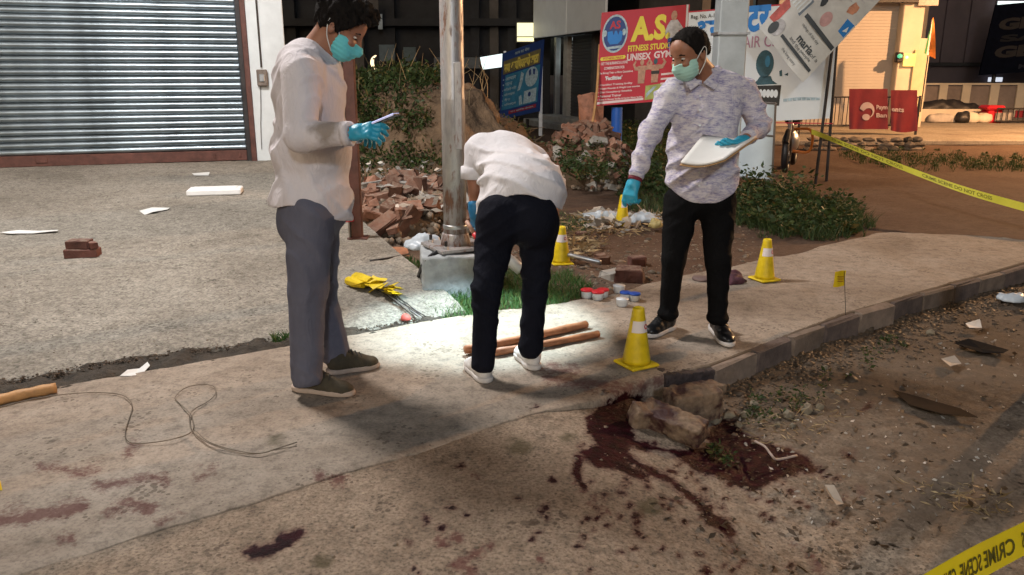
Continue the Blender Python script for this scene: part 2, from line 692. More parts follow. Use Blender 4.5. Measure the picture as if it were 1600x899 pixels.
POOL = [[(924, 650), (940, 632), (975, 615), (1000, 622), (1000, 650), (985, 668), (978, 690), (1000, 700), (1060, 708), (1105, 700),
         (1120, 655), (1150, 668), (1180, 698), (1250, 712), (1268, 735), (1215, 742), (1170, 762), (1120, 742), (1080, 722), (1040, 706),
         (995, 697), (965, 702), (950, 712), (932, 690), (920, 668)],
        [(912, 712), (935, 702), (958, 706), (975, 722), (960, 730), (935, 722)],
        [(388, 868), (402, 858), (412, 852), (432, 846), (448, 832), (464, 830), (452, 846), (436, 854), (424, 864), (402, 873)]]
STREAK = [([(955, 708), (985, 735), (1005, 746)], 2.5), ([(965, 700), (1000, 728), (1040, 748), (1090, 784), (1108, 806)], 2.2),
          ([(940, 700), (970, 730), (1010, 742)], 2.5), ([(905, 716), (900, 738), (912, 760)], 2.5), ([(1108, 812), (1128, 820), (1140, 832)], 7)]
SPOTS = [(500, 743, 13), (532, 748, 15), (690, 846, 12), (712, 838, 10), (745, 862, 14), (760, 852, 9), (725, 880, 17), (740, 893, 14), (845, 880, 10),
         (1125, 818, 9), (1262, 872, 12), (1272, 884, 15), (1255, 858, 8), (1240, 848, 7), (945, 800, 7), (898, 752, 9), (905, 770, 8), (925, 785, 9), (935, 798, 5), (700, 783, 6), (742, 743, 6), (1320, 775, 7)]
SMEAR = [([(-10, 812), (40, 806), (90, 797), (125, 790)], 14), ([(150, 762), (190, 752), (235, 742), (262, 748)], 9), ([(60, 728), (95, 732), (130, 738), (160, 730)], 7),
         ([(170, 800), (205, 790), (240, 795)], 10), ([(255, 818), (285, 800)], 6), ([(860, 590), (940, 600), (985, 606), (1040, 592)], 11), ([(830, 575), (900, 580)], 8),
         ([(310, 745), (335, 735)], 7), ([(90, 845), (110, 848)], 8), ([(200, 705), (210, 695)], 9)]
_r = np.random.default_rng(4)
DROPS = [(1060 + _r.normal(0, 130), 740 + _r.normal(0, 55), _r.uniform(1.2, 4)) for _ in range(80)] + [(_r.uniform(640, 1300), _r.uniform(760, 899), _r.uniform(1.0, 3.5)) for _ in range(45)] + [(1105 + _r.normal(0, 14), 812 + _r.normal(0, 8), _r.uniform(2, 6)) for _ in range(12)]
OIL = [(808, 700, 22, 12), (1015, 795, 22, 14), (500, 876, 17, 12), (890, 680, 14, 8), (430, 690, 12, 6)]


def stains(P, scale=1.0):
    x, y = to_px(P)
    wx = 12 * fbm(P[..., 0] * 9, P[..., 1] * 9, octaves=3, seed=3) + 5 * fbm(P[..., 0] * 45, P[..., 1] * 45, octaves=2, seed=5)
    wy = 10 * fbm(P[..., 0] * 9, P[..., 1] * 9, octaves=3, seed=9) + 5 * fbm(P[..., 0] * 45, P[..., 1] * 45, octaves=2, seed=15)
    x, y = x + wx, y + wy
    d = np.full(x.shape, 1e9)
    for p in POOL: d = np.minimum(d, poly_dist(x, y, p))
    for p, w in STREAK: d = np.minimum(d, line_dist(x - 0.7 * wx, y - 0.7 * wy, p, w) + 2)
    for sx, sy, r in DROPS: d = np.minimum(d, np.hypot(x - sx, (y - sy) * 1.3) - r + 3)
    wet = 0.5 - (d - 4) / 16
    ds = np.full(x.shape, 1e9)
    for sx, sy, r in SPOTS: ds = np.minimum(ds, np.hypot(x - sx, (y - sy) * 1.2) - r)
    for p, w in SMEAR: ds = np.minimum(ds, line_dist(x, y, p, w))
    dry = 0.5 - ds / 26
    do = np.full(x.shape, 1e9)
    for sx, sy, a, b in OIL: do = np.minimum(do, (np.hypot((x - sx) / a, (y - sy) / b) - 1) * b)
    oil = 0.5 - do / 14
    return [np.clip(q, 0, 1) for q in (wet, dry, oil)]


def patch(name, near, far, rows, mat, height=None, power=1.0, attrs=None, extra=None, parent=None):
    near, far = np.asarray(near), np.asarray(far)
    t = np.linspace(0, 1, rows) ** power
    G = near[:, None, :] * (1 - t)[None, :, None] + far[:, None, :] * t[None, :, None]
    if height is not None:
        G[..., 2] = height(G[..., 0], G[..., 1], t[None, :] + 0 * G[..., 0])
    if extra is not None:
        G = np.concatenate([extra(near), G], axis=1)
    n, m = G.shape[:2]
    i, j = np.meshgrid(np.arange(n - 1), np.arange(m - 1), indexing='ij')
    a = (i * m + j).ravel()
    F = np.stack([a, a + m, a + m + 1, a + 1], axis=1)
    o = mesh(name, G.reshape(-1, 3), F, mat, parent, smooth=True)
    if attrs is not None:
        for key, val in attrs(G).items():
            at_ = o.data.attributes.new(key, 'FLOAT', 'POINT')
            at_.data.foreach_set('value', np.ascontiguousarray(val.reshape(-1), dtype=np.float32))
    return o


def ground_mat(name, base, light, dark, speck=0.5, speck_scale=70, bump=0.6, big=1.2, stain=True, pebble=0.0, bdist=0.012, crumbs=0.35, red=False):
    m, t, b = nt(name)
    tc = t.nodes.new('ShaderNodeTexCoord')
    co = tc.outputs['Object']
    n1 = noise_node(t, big, 5, 0.62, co, 0.4)
    c = ramp(t, n1.outputs[0], [(0.3, dark), (0.5, base), (0.72, light)]).outputs[0]
    n2 = noise_node(t, speck_scale, 3, 0.7, co)
    c = mixc(t, 1.0, c, ramp(t, n2.outputs[0], [(0.30, 1 - speck), (0.52, 1.0), (0.75, 1 + 0.35 * speck)]).outputs[0], 'MULTIPLY')
    n4 = noise_node(t, 14, 4, 0.7, co)
    c = mixc(t, 1.0, c, ramp(t, n4.outputs[0], [(0.32, 0.66), (0.5, 1.0), (0.7, 1.12)]).outputs[0], 'MULTIPLY')
    # dark crumbs
    vo = t.nodes.new('ShaderNodeTexVoronoi'); vo.inputs['Scale'].default_value = 34
    lk(t, co, vo.inputs['Vector'])
    nb = noise_node(t, 3.2, 2, 0.6, co)
    crumb = math_node(t, 'LESS_THAN', vo.outputs['Distance'], math_node(t, 'MULTIPLY', math_node(t, 'SUBTRACT', nb.outputs[0], 0.44, True), 1.5))
    c = mixc(t, math_node(t, 'MULTIPLY', crumb, 0.62), c, tuple(np.array(dark) * 0.42))
    vo2 = t.nodes.new('ShaderNodeTexVoronoi'); vo2.inputs['Scale'].default_value = 15; vo2.inputs['Randomness'].default_value = 1.0
    wv = t.nodes.new('ShaderNodeMix'); wv.data_type = 'VECTOR'; wv.inputs[0].default_value = 0.06
    lk(t, co, wv.inputs[4]); lk(t, n4.outputs['Color'], wv.inputs[5]); lk(t, wv.outputs[1], vo2.inputs['Vector'])
    cr2 = math_node(t, 'LESS_THAN', vo2.outputs['Distance'], math_node(t, 'MULTIPLY', math_node(t, 'SUBTRACT', nb.outputs[0], 0.50, True), 1.6 * crumbs))
    c = mixc(t, math_node(t, 'MULTIPLY', cr2, 0.6), c, tuple(np.array(dark) * 0.45))
    rough = 0.93
    nrm = None
    if pebble:
        vp = t.nodes.new('ShaderNodeTexVoronoi'); vp.inputs['Scale'].default_value = 46
        lk(t, co, vp.inputs['Vector'])
        pc = ramp(t, vp.outputs['Distance'], [(0.0, 1.12), (0.45, 1.0), (0.75, 0.72)]).outputs[0]
        c = mixc(t, pebble, c, mixc(t, 1.0, c, pc, 'MULTIPLY'))
        bw = t.nodes.new('ShaderNodeRGBToBW'); lk(t, vp.outputs['Color'], bw.inputs[0])
        c = mixc(t, pebble, c, mixc(t, 1.0, c, ramp(t, bw.outputs[0], [(0.1, 0.78), (0.6, 1.05), (0.95, 1.3)]).outputs[0], 'MULTIPLY'))
        inv = math_node(t, 'SUBTRACT', 1.0, vp.outputs['Distance'])
        nrm = bump_node(t, inv, 0.5 * pebble, 0.012)
    if stain:
        def att(k):
            a = t.nodes.new('ShaderNodeAttribute'); a.attribute_name = k
            return a.outputs['Fac']
        fine = noise_node(t, 55, 3, 0.7, co)
        mid = noise_node(t, 16, 3, 0.7, co)
        def mask(k, lo, hi, wgt):
            s = math_node(t, 'ADD', att(k), math_node(t, 'MULTIPLY', math_node(t, 'SUBTRACT', fine.outputs[0], 0.5), wgt))
            s = math_node(t, 'ADD', s, math_node(t, 'MULTIPLY', math_node(t, 'SUBTRACT', mid.outputs[0], 0.5), wgt))
            return ramp(t, s, [(lo, 0.0), (hi, 1.0)]).outputs[0]
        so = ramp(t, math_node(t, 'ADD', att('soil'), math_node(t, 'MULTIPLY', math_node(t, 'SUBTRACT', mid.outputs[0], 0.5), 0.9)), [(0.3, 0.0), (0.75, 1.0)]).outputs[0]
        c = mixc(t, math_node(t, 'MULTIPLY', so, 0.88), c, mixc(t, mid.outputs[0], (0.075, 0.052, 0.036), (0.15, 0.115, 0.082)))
        md = mask('dry', 0.42, 0.85, 1.0)
        c = mixc(t, math_node(t, 'MULTIPLY', md, 0.72), c, (0.095, 0.026, 0.025))
        mo = mask('oil', 0.25, 0.9, 0.35)
        c = mixc(t, math_node(t, 'MULTIPLY', mo, 0.68), c, (0.055, 0.05, 0.022))
        halo = mask('wet', 0.02, 0.5, 0.5)
        c = mixc(t, math_node(t, 'MULTIPLY', halo, 0.55), c, (0.075, 0.020, 0.019))
        mw = mask('wet', 0.36, 0.58, 0.75)
        wcol = ramp(t, noise_node(t, 24, 2, 0.7, co).outputs[0], [(0.35, (0.007, 0.0007, 0.0016)), (0.7, (0.032, 0.0030, 0.0062))]).outputs[0]
        c = mixc(t, mw, c, wcol)
        lk(t, math_node(t, 'SUBTRACT', rough, math_node(t, 'MULTIPLY', mw, 0.42)), b.inputs['Roughness'])
        lk(t, math_node(t, 'SUBTRACT', 0.25, math_node(t, 'MULTIPLY', mw, 0.17)), b.inputs['Specular IOR Level'])
    else:
        b.inputs['Roughness'].default_value = rough
    b.inputs['Specular IOR Level'].default_value = 0.25
    n3 = noise_node(t, 38, 5, 0.72, co)
    lk(t, bump_node(t, n3.outputs[0], bump, bdist, nrm), b.inputs['Normal'])
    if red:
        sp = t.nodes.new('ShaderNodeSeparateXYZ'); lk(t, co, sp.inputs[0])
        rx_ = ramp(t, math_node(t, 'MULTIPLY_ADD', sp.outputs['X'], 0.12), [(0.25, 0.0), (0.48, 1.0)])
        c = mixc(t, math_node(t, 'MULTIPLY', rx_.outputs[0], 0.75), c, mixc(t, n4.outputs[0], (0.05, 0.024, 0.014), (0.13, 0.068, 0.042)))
    lk(t, c, b.inputs['Base Color'])
    return m


MAT['slab'] = ground_mat('slab_concrete', (0.318, 0.262, 0.208), (0.39, 0.335, 0.278), (0.222, 0.176, 0.135), speck=0.3, crumbs=0.5, bump=0.35, bdist=0.006)
MAT['road'] = ground_mat('road_surface', (0.27, 0.212, 0.158), (0.35, 0.285, 0.22), (0.175, 0.13, 0.095), speck=0.6, crumbs=1.0, bump=0.7, pebble=0.35)
MAT['forecourt'] = ground_mat('forecourt_surface', (0.285, 0.26, 0.22), (0.35, 0.325, 0.28), (0.19, 0.17, 0.14), speck=0.5, speck_scale=60, bump=0.8, big=0.7, stain=False, pebble=0.55)
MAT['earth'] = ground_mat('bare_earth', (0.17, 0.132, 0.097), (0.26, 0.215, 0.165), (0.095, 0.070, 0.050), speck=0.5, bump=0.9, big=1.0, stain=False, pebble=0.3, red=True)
MAT['ground'] = ground_mat('far_ground', (0.16, 0.12, 0.085), (0.20, 0.15, 0.11), (0.10, 0.075, 0.055), stain=False)
MAT['paving'] = ground_mat('paving', (0.30, 0.25, 0.19), (0.36, 0.30, 0.24), (0.22, 0.17, 0.13), speck=0.3, stain=False)

# the base sheet to the horizon
structure(mesh('ground', [(-600, -600, -0.42), (600, -600, -0.42), (600, 600, -0.42), (-600, 600, -0.42)], [(0, 1, 2, 3)], MAT['ground']))

SLAB_FAR = [(-420, 690), (-60, 628), (100, 603), (250, 577), (400, 550), (520, 529), (640, 507), (720, 494), (850, 480), (930, 466), (1010, 442), (1100, 425), (1200, 404),
            (1300, 382), (1370, 363), (1480, 366), (1650, 378), (1850, 392)]
SLAB_NEAR = [(-420, 1040), (-60, 924), (20, 897), (240, 828), (400, 781), (475, 756), (566, 727), (654, 705), (776, 660), (850, 641), (930, 624), (965, 612), (990, 600), (1010, 591),
             (1060, 580), (1110, 570), (1200, 535), (1320, 490), (1450, 453), (1600, 411), (1700, 386), (1850, 352)]
FAR_END = gr(1650, 378)
cols = np.linspace(-420, 1640, 640)
fx, fy = np.array(SLAB_FAR).T
nx, ny = np.array(SLAB_NEAR).T
wob = 5 * fbm(cols * 0.02, cols * 0, octaves=3, seed=31)
far_pts = np.array([gr(c, f) for c, f in zip(cols, np.interp(cols, fx, fy) + wob * (cols > 740))])
near_pts = np.array([gr(c, f) for c, f in zip(cols, np.interp(cols, nx, ny))])
edge_w = np.clip((1000 - cols) / 60, 0, 1)
near_pts[:, 1] += (0.012 * fbm(near_pts[:, 0] * 12, near_pts[:, 1] * 12, octaves=3, seed=41)) * (0.4 + edge_w)


def slab_h(x, y, t):
    h = 0.006 * fbm(x * 2.3, y * 2.3, octaves=4, seed=2) + 0.003 * fbm(x * 22, y * 22, octaves=2, seed=7)
    return h - 0.009 * np.clip(1 - t * 30, 0, 1) ** 2


def slab_edge(near):
    out = []
    for dz, k in ((-0.30, 0.0), (-0.10, 0.006), (-0.03, 0.004)):
        p = near.copy()
        p[:, 2] = dz
        p[:, 1] -= k + 0.012 * (fbm(p[:, 0] * 14, p[:, 1] * 14 + dz * 20, octaves=3, seed=77))
        out.append(p)
    return np.stack(out, axis=1)


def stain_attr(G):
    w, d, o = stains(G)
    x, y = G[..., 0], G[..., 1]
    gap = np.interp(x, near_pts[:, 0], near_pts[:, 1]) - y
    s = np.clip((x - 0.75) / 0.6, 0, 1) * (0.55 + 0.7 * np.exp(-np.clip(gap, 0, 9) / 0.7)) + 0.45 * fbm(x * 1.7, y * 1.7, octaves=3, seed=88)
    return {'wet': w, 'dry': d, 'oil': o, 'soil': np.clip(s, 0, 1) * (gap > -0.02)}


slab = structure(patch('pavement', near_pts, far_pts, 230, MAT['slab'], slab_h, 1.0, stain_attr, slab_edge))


def road_z(x, y):
    s = np.clip((x - 0.10) / 0.95, 0, 1)
    s = s * s * (3 - 2 * s)
    z = -0.013 - 0.144 * s
    z = z + 0.018 * fbm(x * 1.6, y * 1.6, octaves=4, seed=12) * (0.12 + s) + 0.011 * fbm(x * 13, y * 13, octaves=3, seed=17) * (0.22 + s)
    # dirt banked against the kerb
    kx = np.interp(x, near_pts[:, 0], near_pts[:, 1])
    gap = kx - y
    return z + 0.05 * s * np.exp(-np.clip(gap, 0, 9) / 0.16) * (0.6 + 0.9 * fbm(x * 3, y * 3, octaves=3, seed=19))


rc_cols = np.linspace(-500, 2300, 640)
r_near = np.array([gr(c, 1180, -0.1) for c in rc_cols])
r_far = np.array([gr(c, f, 0.0) for c, f in zip(rc_cols, np.interp(rc_cols, nx, ny))]) + np.array([0, 0.07, 0])
r_far[rc_cols > 1640] += np.array([0, 0.0, 0])
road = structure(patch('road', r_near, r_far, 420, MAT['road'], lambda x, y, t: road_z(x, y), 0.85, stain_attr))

# forecourt of the shuttered shop, rising towards its wall
SEAM = [(-420, 668), (-60, 612), (60, 588), (200, 563), (330, 545), (430, 531), (560, 514), (660, 498), (728, 488)]
sx_, sy_ = np.array(SEAM).T
u = np.linspace(0, 1, 420)
sc_ = -420 + (728 + 420) * u
f_near = np.array([gr(c, q) for c, q in zip(sc_, np.interp(sc_, sx_, sy_))])
f_near[:, 1] += 0.05 * fbm(f_near[:, 0] * 5, f_near[:, 0] * 0, octaves=4, seed=23) + 0.03
K0, K1 = gr(-420, 275, 0.3), gr(446, 246, 0.3)
f_far = K0[None] * (1 - u)[:, None] + K1[None] * u[:, None]


def fore_h(x, y, t):
    return 0.012 + 0.29 * t + 0.012 * fbm(x * 1.1, y * 1.1, octaves=3, seed=8) + 0.007 * fbm(x * 15, y * 15, octaves=3, seed=18) - 0.03 * np.clip(1 - t * 26, 0, 1) ** 2


def fore_z(x, y):
    """height of the forecourt at a place"""
    d = np.hypot(f_near[:, 0] - x, f_near[:, 1] - y)
    i = int(np.argmin(np.abs((f_near[:, 0] - x) * (f_far[:, 1] - f_near[:, 1]) - (f_near[:, 1] - y) * (f_far[:, 0] - f_near[:, 0]))))
    a, b = f_near[i][:2], f_far[i][:2]
    t = float(np.clip(np.dot(np.array([x, y]) - a, b - a) / np.dot(b - a, b - a), 0, 1))
    return 0.012 + 0.29 * t


def on_fore(px, py):
    z = 0.1
    for _ in range(8):
        p = gr(px, py, z)
        z = fore_z(p[0], p[1])
    return gr(px, py, z)


def fore_edge(near):
    p = near.copy(); p[:, 2] = -0.2; p[:, 1] -= 0.01
    q = near.copy(); q[:, 2] = -0.05; q[:, 1] -= 0.015 + 0.02 * fbm(q[:, 0] * 9, q[:, 0] * 0, octaves=3, seed=29)
    return np.stack([p, q], axis=1)


structure(patch('forecourt', f_near, f_far, 260, MAT['forecourt'], fore_h, 1.0, None, fore_edge))

# bare earth behind, reaching back to the houses
def earth_z(x, y):
    drop = np.clip((np.interp(x, far_pts[:, 0], far_pts[:, 1]) - 0.03 - y) / 0.06, 0, 1) * 0.26
    return -drop - 0.045 + 0.020 * fbm(x * 0.9, y * 0.9, octaves=3, seed=51) + 0.012 * fbm(x * 7, y * 7, octaves=3, seed=52)


e_cols = np.linspace(-500, 2100, 300)
e_near = np.array([at(c, 470, 2.6) for c in e_cols])
e_far = np.array([at(c, 470, 60.0) for c in e_cols])
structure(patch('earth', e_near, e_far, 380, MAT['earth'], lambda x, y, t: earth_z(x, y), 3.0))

# kerb stones, each its own piece, paint worn off
def kerb_mat(name, c, dark):
    return M(name, c, 0.9, var=0.35, vscale=9, bump=0.6, bscale=45, bdist=0.01, per_object=0.2, c2=dark)


KERB = [kerb_mat('kerb_bare', (0.18, 0.14, 0.115), (0.23, 0.18, 0.145)), kerb_mat('kerb_dark', (0.095, 0.074, 0.072), (0.15, 0.115, 0.10))]
sel = cols > 1108
kp = near_pts[sel].copy()
kp[:, 2] = 0
seg = np.concatenate([[0], np.cumsum(np.linalg.norm(np.diff(kp, axis=0), axis=1))])
pos, i = 0.0, 0
while pos < seg[-1] - 0.1:
    ln = random.uniform(0.36, 0.46)
    a = np.array([np.interp(pos, seg, kp[:, q]) for q in range(3)])
    b = np.array([np.interp(min(pos + ln - 0.008, seg[-1]), seg, kp[:, q]) for q in range(3)])
    d = b - a
    L = np.linalg.norm(d)
    R = frame(d / L, (0, 0, 1))
    v, f = box_geo((0, -0.045, -0.24), (L, 0.05, random.uniform(-0.014, -0.004)), 0.012)
    jit = rng.uniform(-0.010, 0.010, v.shape); jit[:, 2] *= 0.6
    v = (v + jit) @ R.T + a + np.array([0, random.uniform(-0.006, 0.006), 0])
    mesh('kerb_stone', v, f, KERB[i % 2], slab)
    pos += ln
    i += 1

# raised paved strip in front of the bank
PV = [gr(1240, 252, 0.0), gr(2100, 252, 0.0), at(2100, 200, 27), at(1180, 200, 27)]
v, f = box_geo((PV[0][0] - 1.5, 17.6, -0.05), (30, 30, 0.06), 0.02)
structure(mesh('bank_forecourt', v, f, MAT['paving']))

# ------------------------------------------------------------------ loose stuff on the ground
def rock_variants(n, mat, rough=0.35):
    out = []
    base = np.array([(x, y, z) for x in (-1, 0, 1) for y in (-1, 0, 1) for z in (-1, 0, 1) if (x, y, z) != (0, 0, 0)], float)
    for k in range(n):
        v, f = ico_geo()
        v = v * rng.uniform(0.55, 1.0, 3)
        v *= (1 + rough * rng.uniform(-1, 1, (len(v), 1)))
        out.append((v, f))
    return out


def ico_geo():
    p = (1 + 5 ** 0.5) / 2
    v = np.array([(-1, p, 0), (1, p, 0), (-1, -p, 0), (1, -p, 0), (0, -1, p), (0, 1, p), (0, -1, -p), (0, 1, -p), (p, 0, -1), (p, 0, 1), (-p, 0, -1), (-p, 0, 1)], float)
    v /= np.linalg.norm(v[0])
    f = [(0, 11, 5), (0, 5, 1), (0, 1, 7), (0, 7, 10), (0, 10, 11), (1, 5, 9), (5, 11, 4), (11, 10, 2), (10, 7, 6), (7, 1, 8), (3, 9, 4), (3, 4, 2), (3, 2, 6), (3, 6, 8), (3, 8, 9), (4, 9, 5), (2, 4, 11), (6, 2, 10), (8, 6, 7), (9, 8, 1)]
    return v, f


def rot_z(a):
    c, s = math.cos(a), math.sin(a)
    return np.array([(c, -s, 0), (s, c, 0), (0, 0, 1)])


def rand_rot():
    q = rng.normal(size=4); q /= np.linalg.norm(q)
    return np.array(Matrix.Identity(3)) if False else np.array(Vector((0, 0, 1)).to_track_quat('Z', 'Y').to_matrix()) @ quat_m(q)


def quat_m(q):
    w, x, y, z = q
    return np.array([[1 - 2 * (y * y + z * z), 2 * (x * y - z * w), 2 * (x * z + y * w)], [2 * (x * y + z * w), 1 - 2 * (x * x + z * z), 2 * (y * z - x * w)], [2 * (x * z - y * w), 2 * (y * z + x * w), 1 - 2 * (x * x + y * y)]])


def scatter_rocks(name, pts, sizes, mat, label, cat, flat=0.6):
    var = rock_variants(10, mat)
    V, F, n = [], [], 0
    for p, s in zip(pts, sizes):
        v, f = var[rng.integers(10)]
        q = (v @ quat_m((lambda a: a / np.linalg.norm(a))(rng.normal(size=4))).T) * s
        q[:, 2] *= flat
        V.append(q + p); F.append(np.array(f) + n); n += len(v)
    o = mesh(name, np.concatenate(V), np.concatenate(F), mat)
    return tag(o, label, cat, kind='stuff')


MAT['pebble'] = leaf_mat('pebble', (0.22, 0.175, 0.13), 0.5)
MAT['clod'] = leaf_mat('dirt_clod', (0.11, 0.082, 0.058), 0.4)

# pebbles on the road
pts, sz = [], []
for k in range(3200):
    px, py = random.uniform(500, 1640), random.uniform(600, 960)
    near_k = np.interp(px, nx, ny)
    if py < near_k + 8: continue
    w = 0.25 + 0.75 * np.clip((px - 950) / 300, 0, 1)
    if random.random() > w: continue
    p = gr(px, py, -0.12); p[2] = road_z(p[0], p[1])
    pts.append(p); sz.append(random.uniform(0.002, 0.006) if random.random() < 0.93 else random.uniform(0.008, 0.016))
scatter_rocks('road_gravel', pts, sz, MAT['pebble'], 'loose gravel strewn over the dirt road', 'gravel')
# rubble and clods along the foot of the kerb
pts, sz = [], []
for k in range(2600):
    px = random.uniform(1120, 1640)
    p = gr(px, np.interp(px, nx, ny) + 26, -0.12)
    q = p + np.array([random.uniform(-0.1, 0.1), -abs(random.gauss(0, 0.26)), 0]); q[2] = road_z(q[0], q[1])
    pts.append(q); sz.append(min(0.05, 0.004 + abs(random.gauss(0, 0.013))))
scatter_rocks('kerbside_rubble', pts, sz, MAT['clod'], 'dark clods and rubble along the foot of the kerb', 'rubble')
# crumbled seam between forecourt and pavement
u2 = np.linspace(0, 1, 420)
s_lo = np.array([gr(c, q) for c, q in zip(sc_, np.interp(sc_, fx, fy))]) + np.array([0, -0.04, 0])
s_hi = f_near + np.array([0, 0.05, 0])
structure(patch('seam_soil', s_lo, s_hi, 22, M('seam_soil', (0.05, 0.04, 0.03), 0.95, var=0.5, vscale=14, bump=0.9, bscale=50, bdist=0.02),
                lambda x, y, t: -0.012 + 0.034 * fbm(x * 11, y * 11, octaves=4, seed=33) - 0.02 * (np.abs(2 * t - 1) > 0.93)))
pts, sz = [], []
for k in range(1500):
    i = rng.integers(20, 400)
    w = 0.5 + 0.5 * np.clip((260 - i) / 150, 0, 1)
    q = f_near[i] + np.array([random.uniform(-0.02, 0.02), random.gauss(-0.02, 0.05) * w, 0])
    q[2] = -0.012 + 0.012 * random.random()
    pts.append(q); sz.append((0.002 + min(0.012, abs(random.gauss(0, 0.004)))) * (0.5 + 0.9 * w))
scatter_rocks('seam_crumbs', pts, sz, MAT['clod'], 'crumbled dark asphalt along the seam beside the pavement', 'rubble')
# crumbs over forecourt and earth
pts, sz = [], []
for k in range(2400):
    px, py = random.uniform(700, 1200), random.uniform(330, 470)
    if py > np.interp(px, fx, fy) + 6: continue
    p = gr(px, py, -0.03); p[2] = earth_z(p[0], p[1])
    pts.append(p); sz.append(random.uniform(0.005, 0.018) if random.random() < 0.9 else random.uniform(0.02, 0.045))
scatter_rocks('earth_rubble', pts, sz, MAT['pebble'], 'broken rubble strewn over the bare earth behind the pavement', 'rubble')
pts, sz = [], []
for k in range(900):
    px, py = random.uniform(0, 560), random.uniform(300, 560)
    if py > np.interp(px, sx_, sy_) - 4: continue
    p = on_fore(px, py)
    pts.append(p); sz.append(random.uniform(0.002, 0.006))
scatter_rocks('forecourt_grit', pts, sz, MAT['clod'], 'fine dark grit over the forecourt', 'grit')
# ------------------------------------------------------------------ shuttered shop
MAT['galv'] = M('galvanised_slat', (0.27, 0.315, 0.345), 0.36, 0.85, var=0.35, vscale=1.6, per_object=0.16, bump=0.12, bscale=25)
MAT['rust_paint'] = M('oxide_paint', (0.11, 0.045, 0.035), 0.6, var=0.4, vscale=8, bump=0.25)
MAT['plaster'] = M('white_plaster', (0.62, 0.66, 0.68), 0.85, var=0.12, vscale=2.5, bump=0.2)
S0, S1 = gr(0, 262, 0.3), gr(388, 250, 0.3)
wd = (S1 - S0); wd[2] = 0
wd /= np.linalg.norm(wd)
wn_ = np.array([wd[1], -wd[0], 0])               # towards the viewer
def W(s, d, z):                                  # along the wall from the shutter's right edge, out from it, up
    return S1 + wd * s + wn_ * d + np.array([0, 0, z - S1[2]])
WR = np.stack([wd, -wn_, np.array([0, 0, 1.0])], axis=1)
def wbox(mb, s0, s1, d0, d1, z0, z1, bev=0.0):
    v, f = box_geo((s0, -d1, z0), (s1, -d0, z1), bev)
    return mb.add(v @ WR.T + np.array([S1[0], S1[1], 0]), f)

shop = thing('shuttered_shop', 'shop front with a closed galvanised roller shutter and white pillar', 'building', S1)
m = MB(); wbox(m, -7.0, 0.62, -0.9, -0.75, 0.0, 5.2); m.build('rear_wall', MAT['plaster'], shop)
m = MB(); wbox(m, 0.12, 0.60, -0.75, 0.06, -0.1, 4.4, 0.01); m.build('pillar', MAT['plaster'], shop)
m = MB(); wbox(m, -7.0, 0.12, -0.75, 0.05, 3.55, 5.2, 0.01); m.build('lintel', MAT['plaster'], shop)
sh = MB(); wbox(sh, -6.3, 0.0, -0.06, -0.05, 0.42, 3.5); shutter = sh.build('roller_shutter', MAT['galv'], shop)
pitch = 0.0835
ang = np.linspace(-1.25, 1.25, 7)
prof = [(0.030 * (math.cos(a) - math.cos(1.25)) * 1.5, pitch * 0.5 + 0.5 * pitch * math.sin(a) / math.sin(1.25) * 0.93) for a in ang]
prof = [(-0.012, 0.0)] + prof + [(-0.012, pitch)]
V = []
for s in (-6.3, -0.02):
    for d, z in prof:
        V.append(np.array([s, -d, z]) @ WR.T)
n = len(prof)
F = [(j, j + 1, n + j + 1, n + j)[::-1] for j in range(n - 1)]
slat_me = mesh_data('slat', V, F, smooth=True)
slat_me.materials.append(MAT['galv'])
for k in range(38):
    o = obj('slat', slat_me, None, shutter)
    o.location = (S1[0] + wn_[0] * random.uniform(-0.002, 0.002), S1[1] - 0.0, 0.44 + k * pitch)
    o.rotation_euler = (random.uniform(-0.0, 0.0), random.uniform(-0.0010, 0.0010), 0)
    o.scale = (1, 1, random.uniform(0.94, 1.03))
m = MB(); wbox(m, -6.3, -0.01, -0.05, 0.035, 0.30, 0.44, 0.006); m.build('bottom_rail', MAT['rust_paint'], shop)
for s in (-4.4, -2.62, -0.45, -0.12):
    m = MB(); wbox(m, s, s + 0.14 if s < -1 else s + 0.03, 0.035, 0.05, 0.345, 0.415, 0.004)
    m.build('locking_plate', MAT['rust_paint'], shop)
m = MB(); wbox(m, -0.01, 0.05, -0.06, 0.045, 0.25, 3.6, 0.004); m.build('guide_rail', MAT['dark_metal'], shop)
m = MB(); wbox(m, 0.05, 0.12, -0.06, 0.07, 0.25, 3.6, 0.006); m.build('door_frame', MAT['rust_paint'], shop)
m = MB(); m.tube([W(0.27, 0.075, 1.55), W(0.27, 0.075, 3.9)], 0.013); cond = m.build('conduit', MAT['dark_metal'], shop)
m = MB(); wbox(m, 0.20, 0.34, 0.06, 0.13, 1.30, 1.52, 0.012); box_ = m.build('junction_box', M('junction_box', (0.16, 0.13, 0.11), 0.6, var=0.4, vscale=20), shop)
m = MB(); wbox(m, 0.23, 0.30, 0.13, 0.15, 1.36, 1.46, 0.008); m.build('cover', MAT['grey_metal'], box_)
m = MB(); m.tube(spline([W(0.24, 0.07, 1.3), W(0.22, 0.08, 1.0), W(0.2, 0.075, 0.75), W(0.19, 0.07, 0.45)], 14), 0.006, 6); m.build('earth_wire', MAT['grey_metal'], box_)

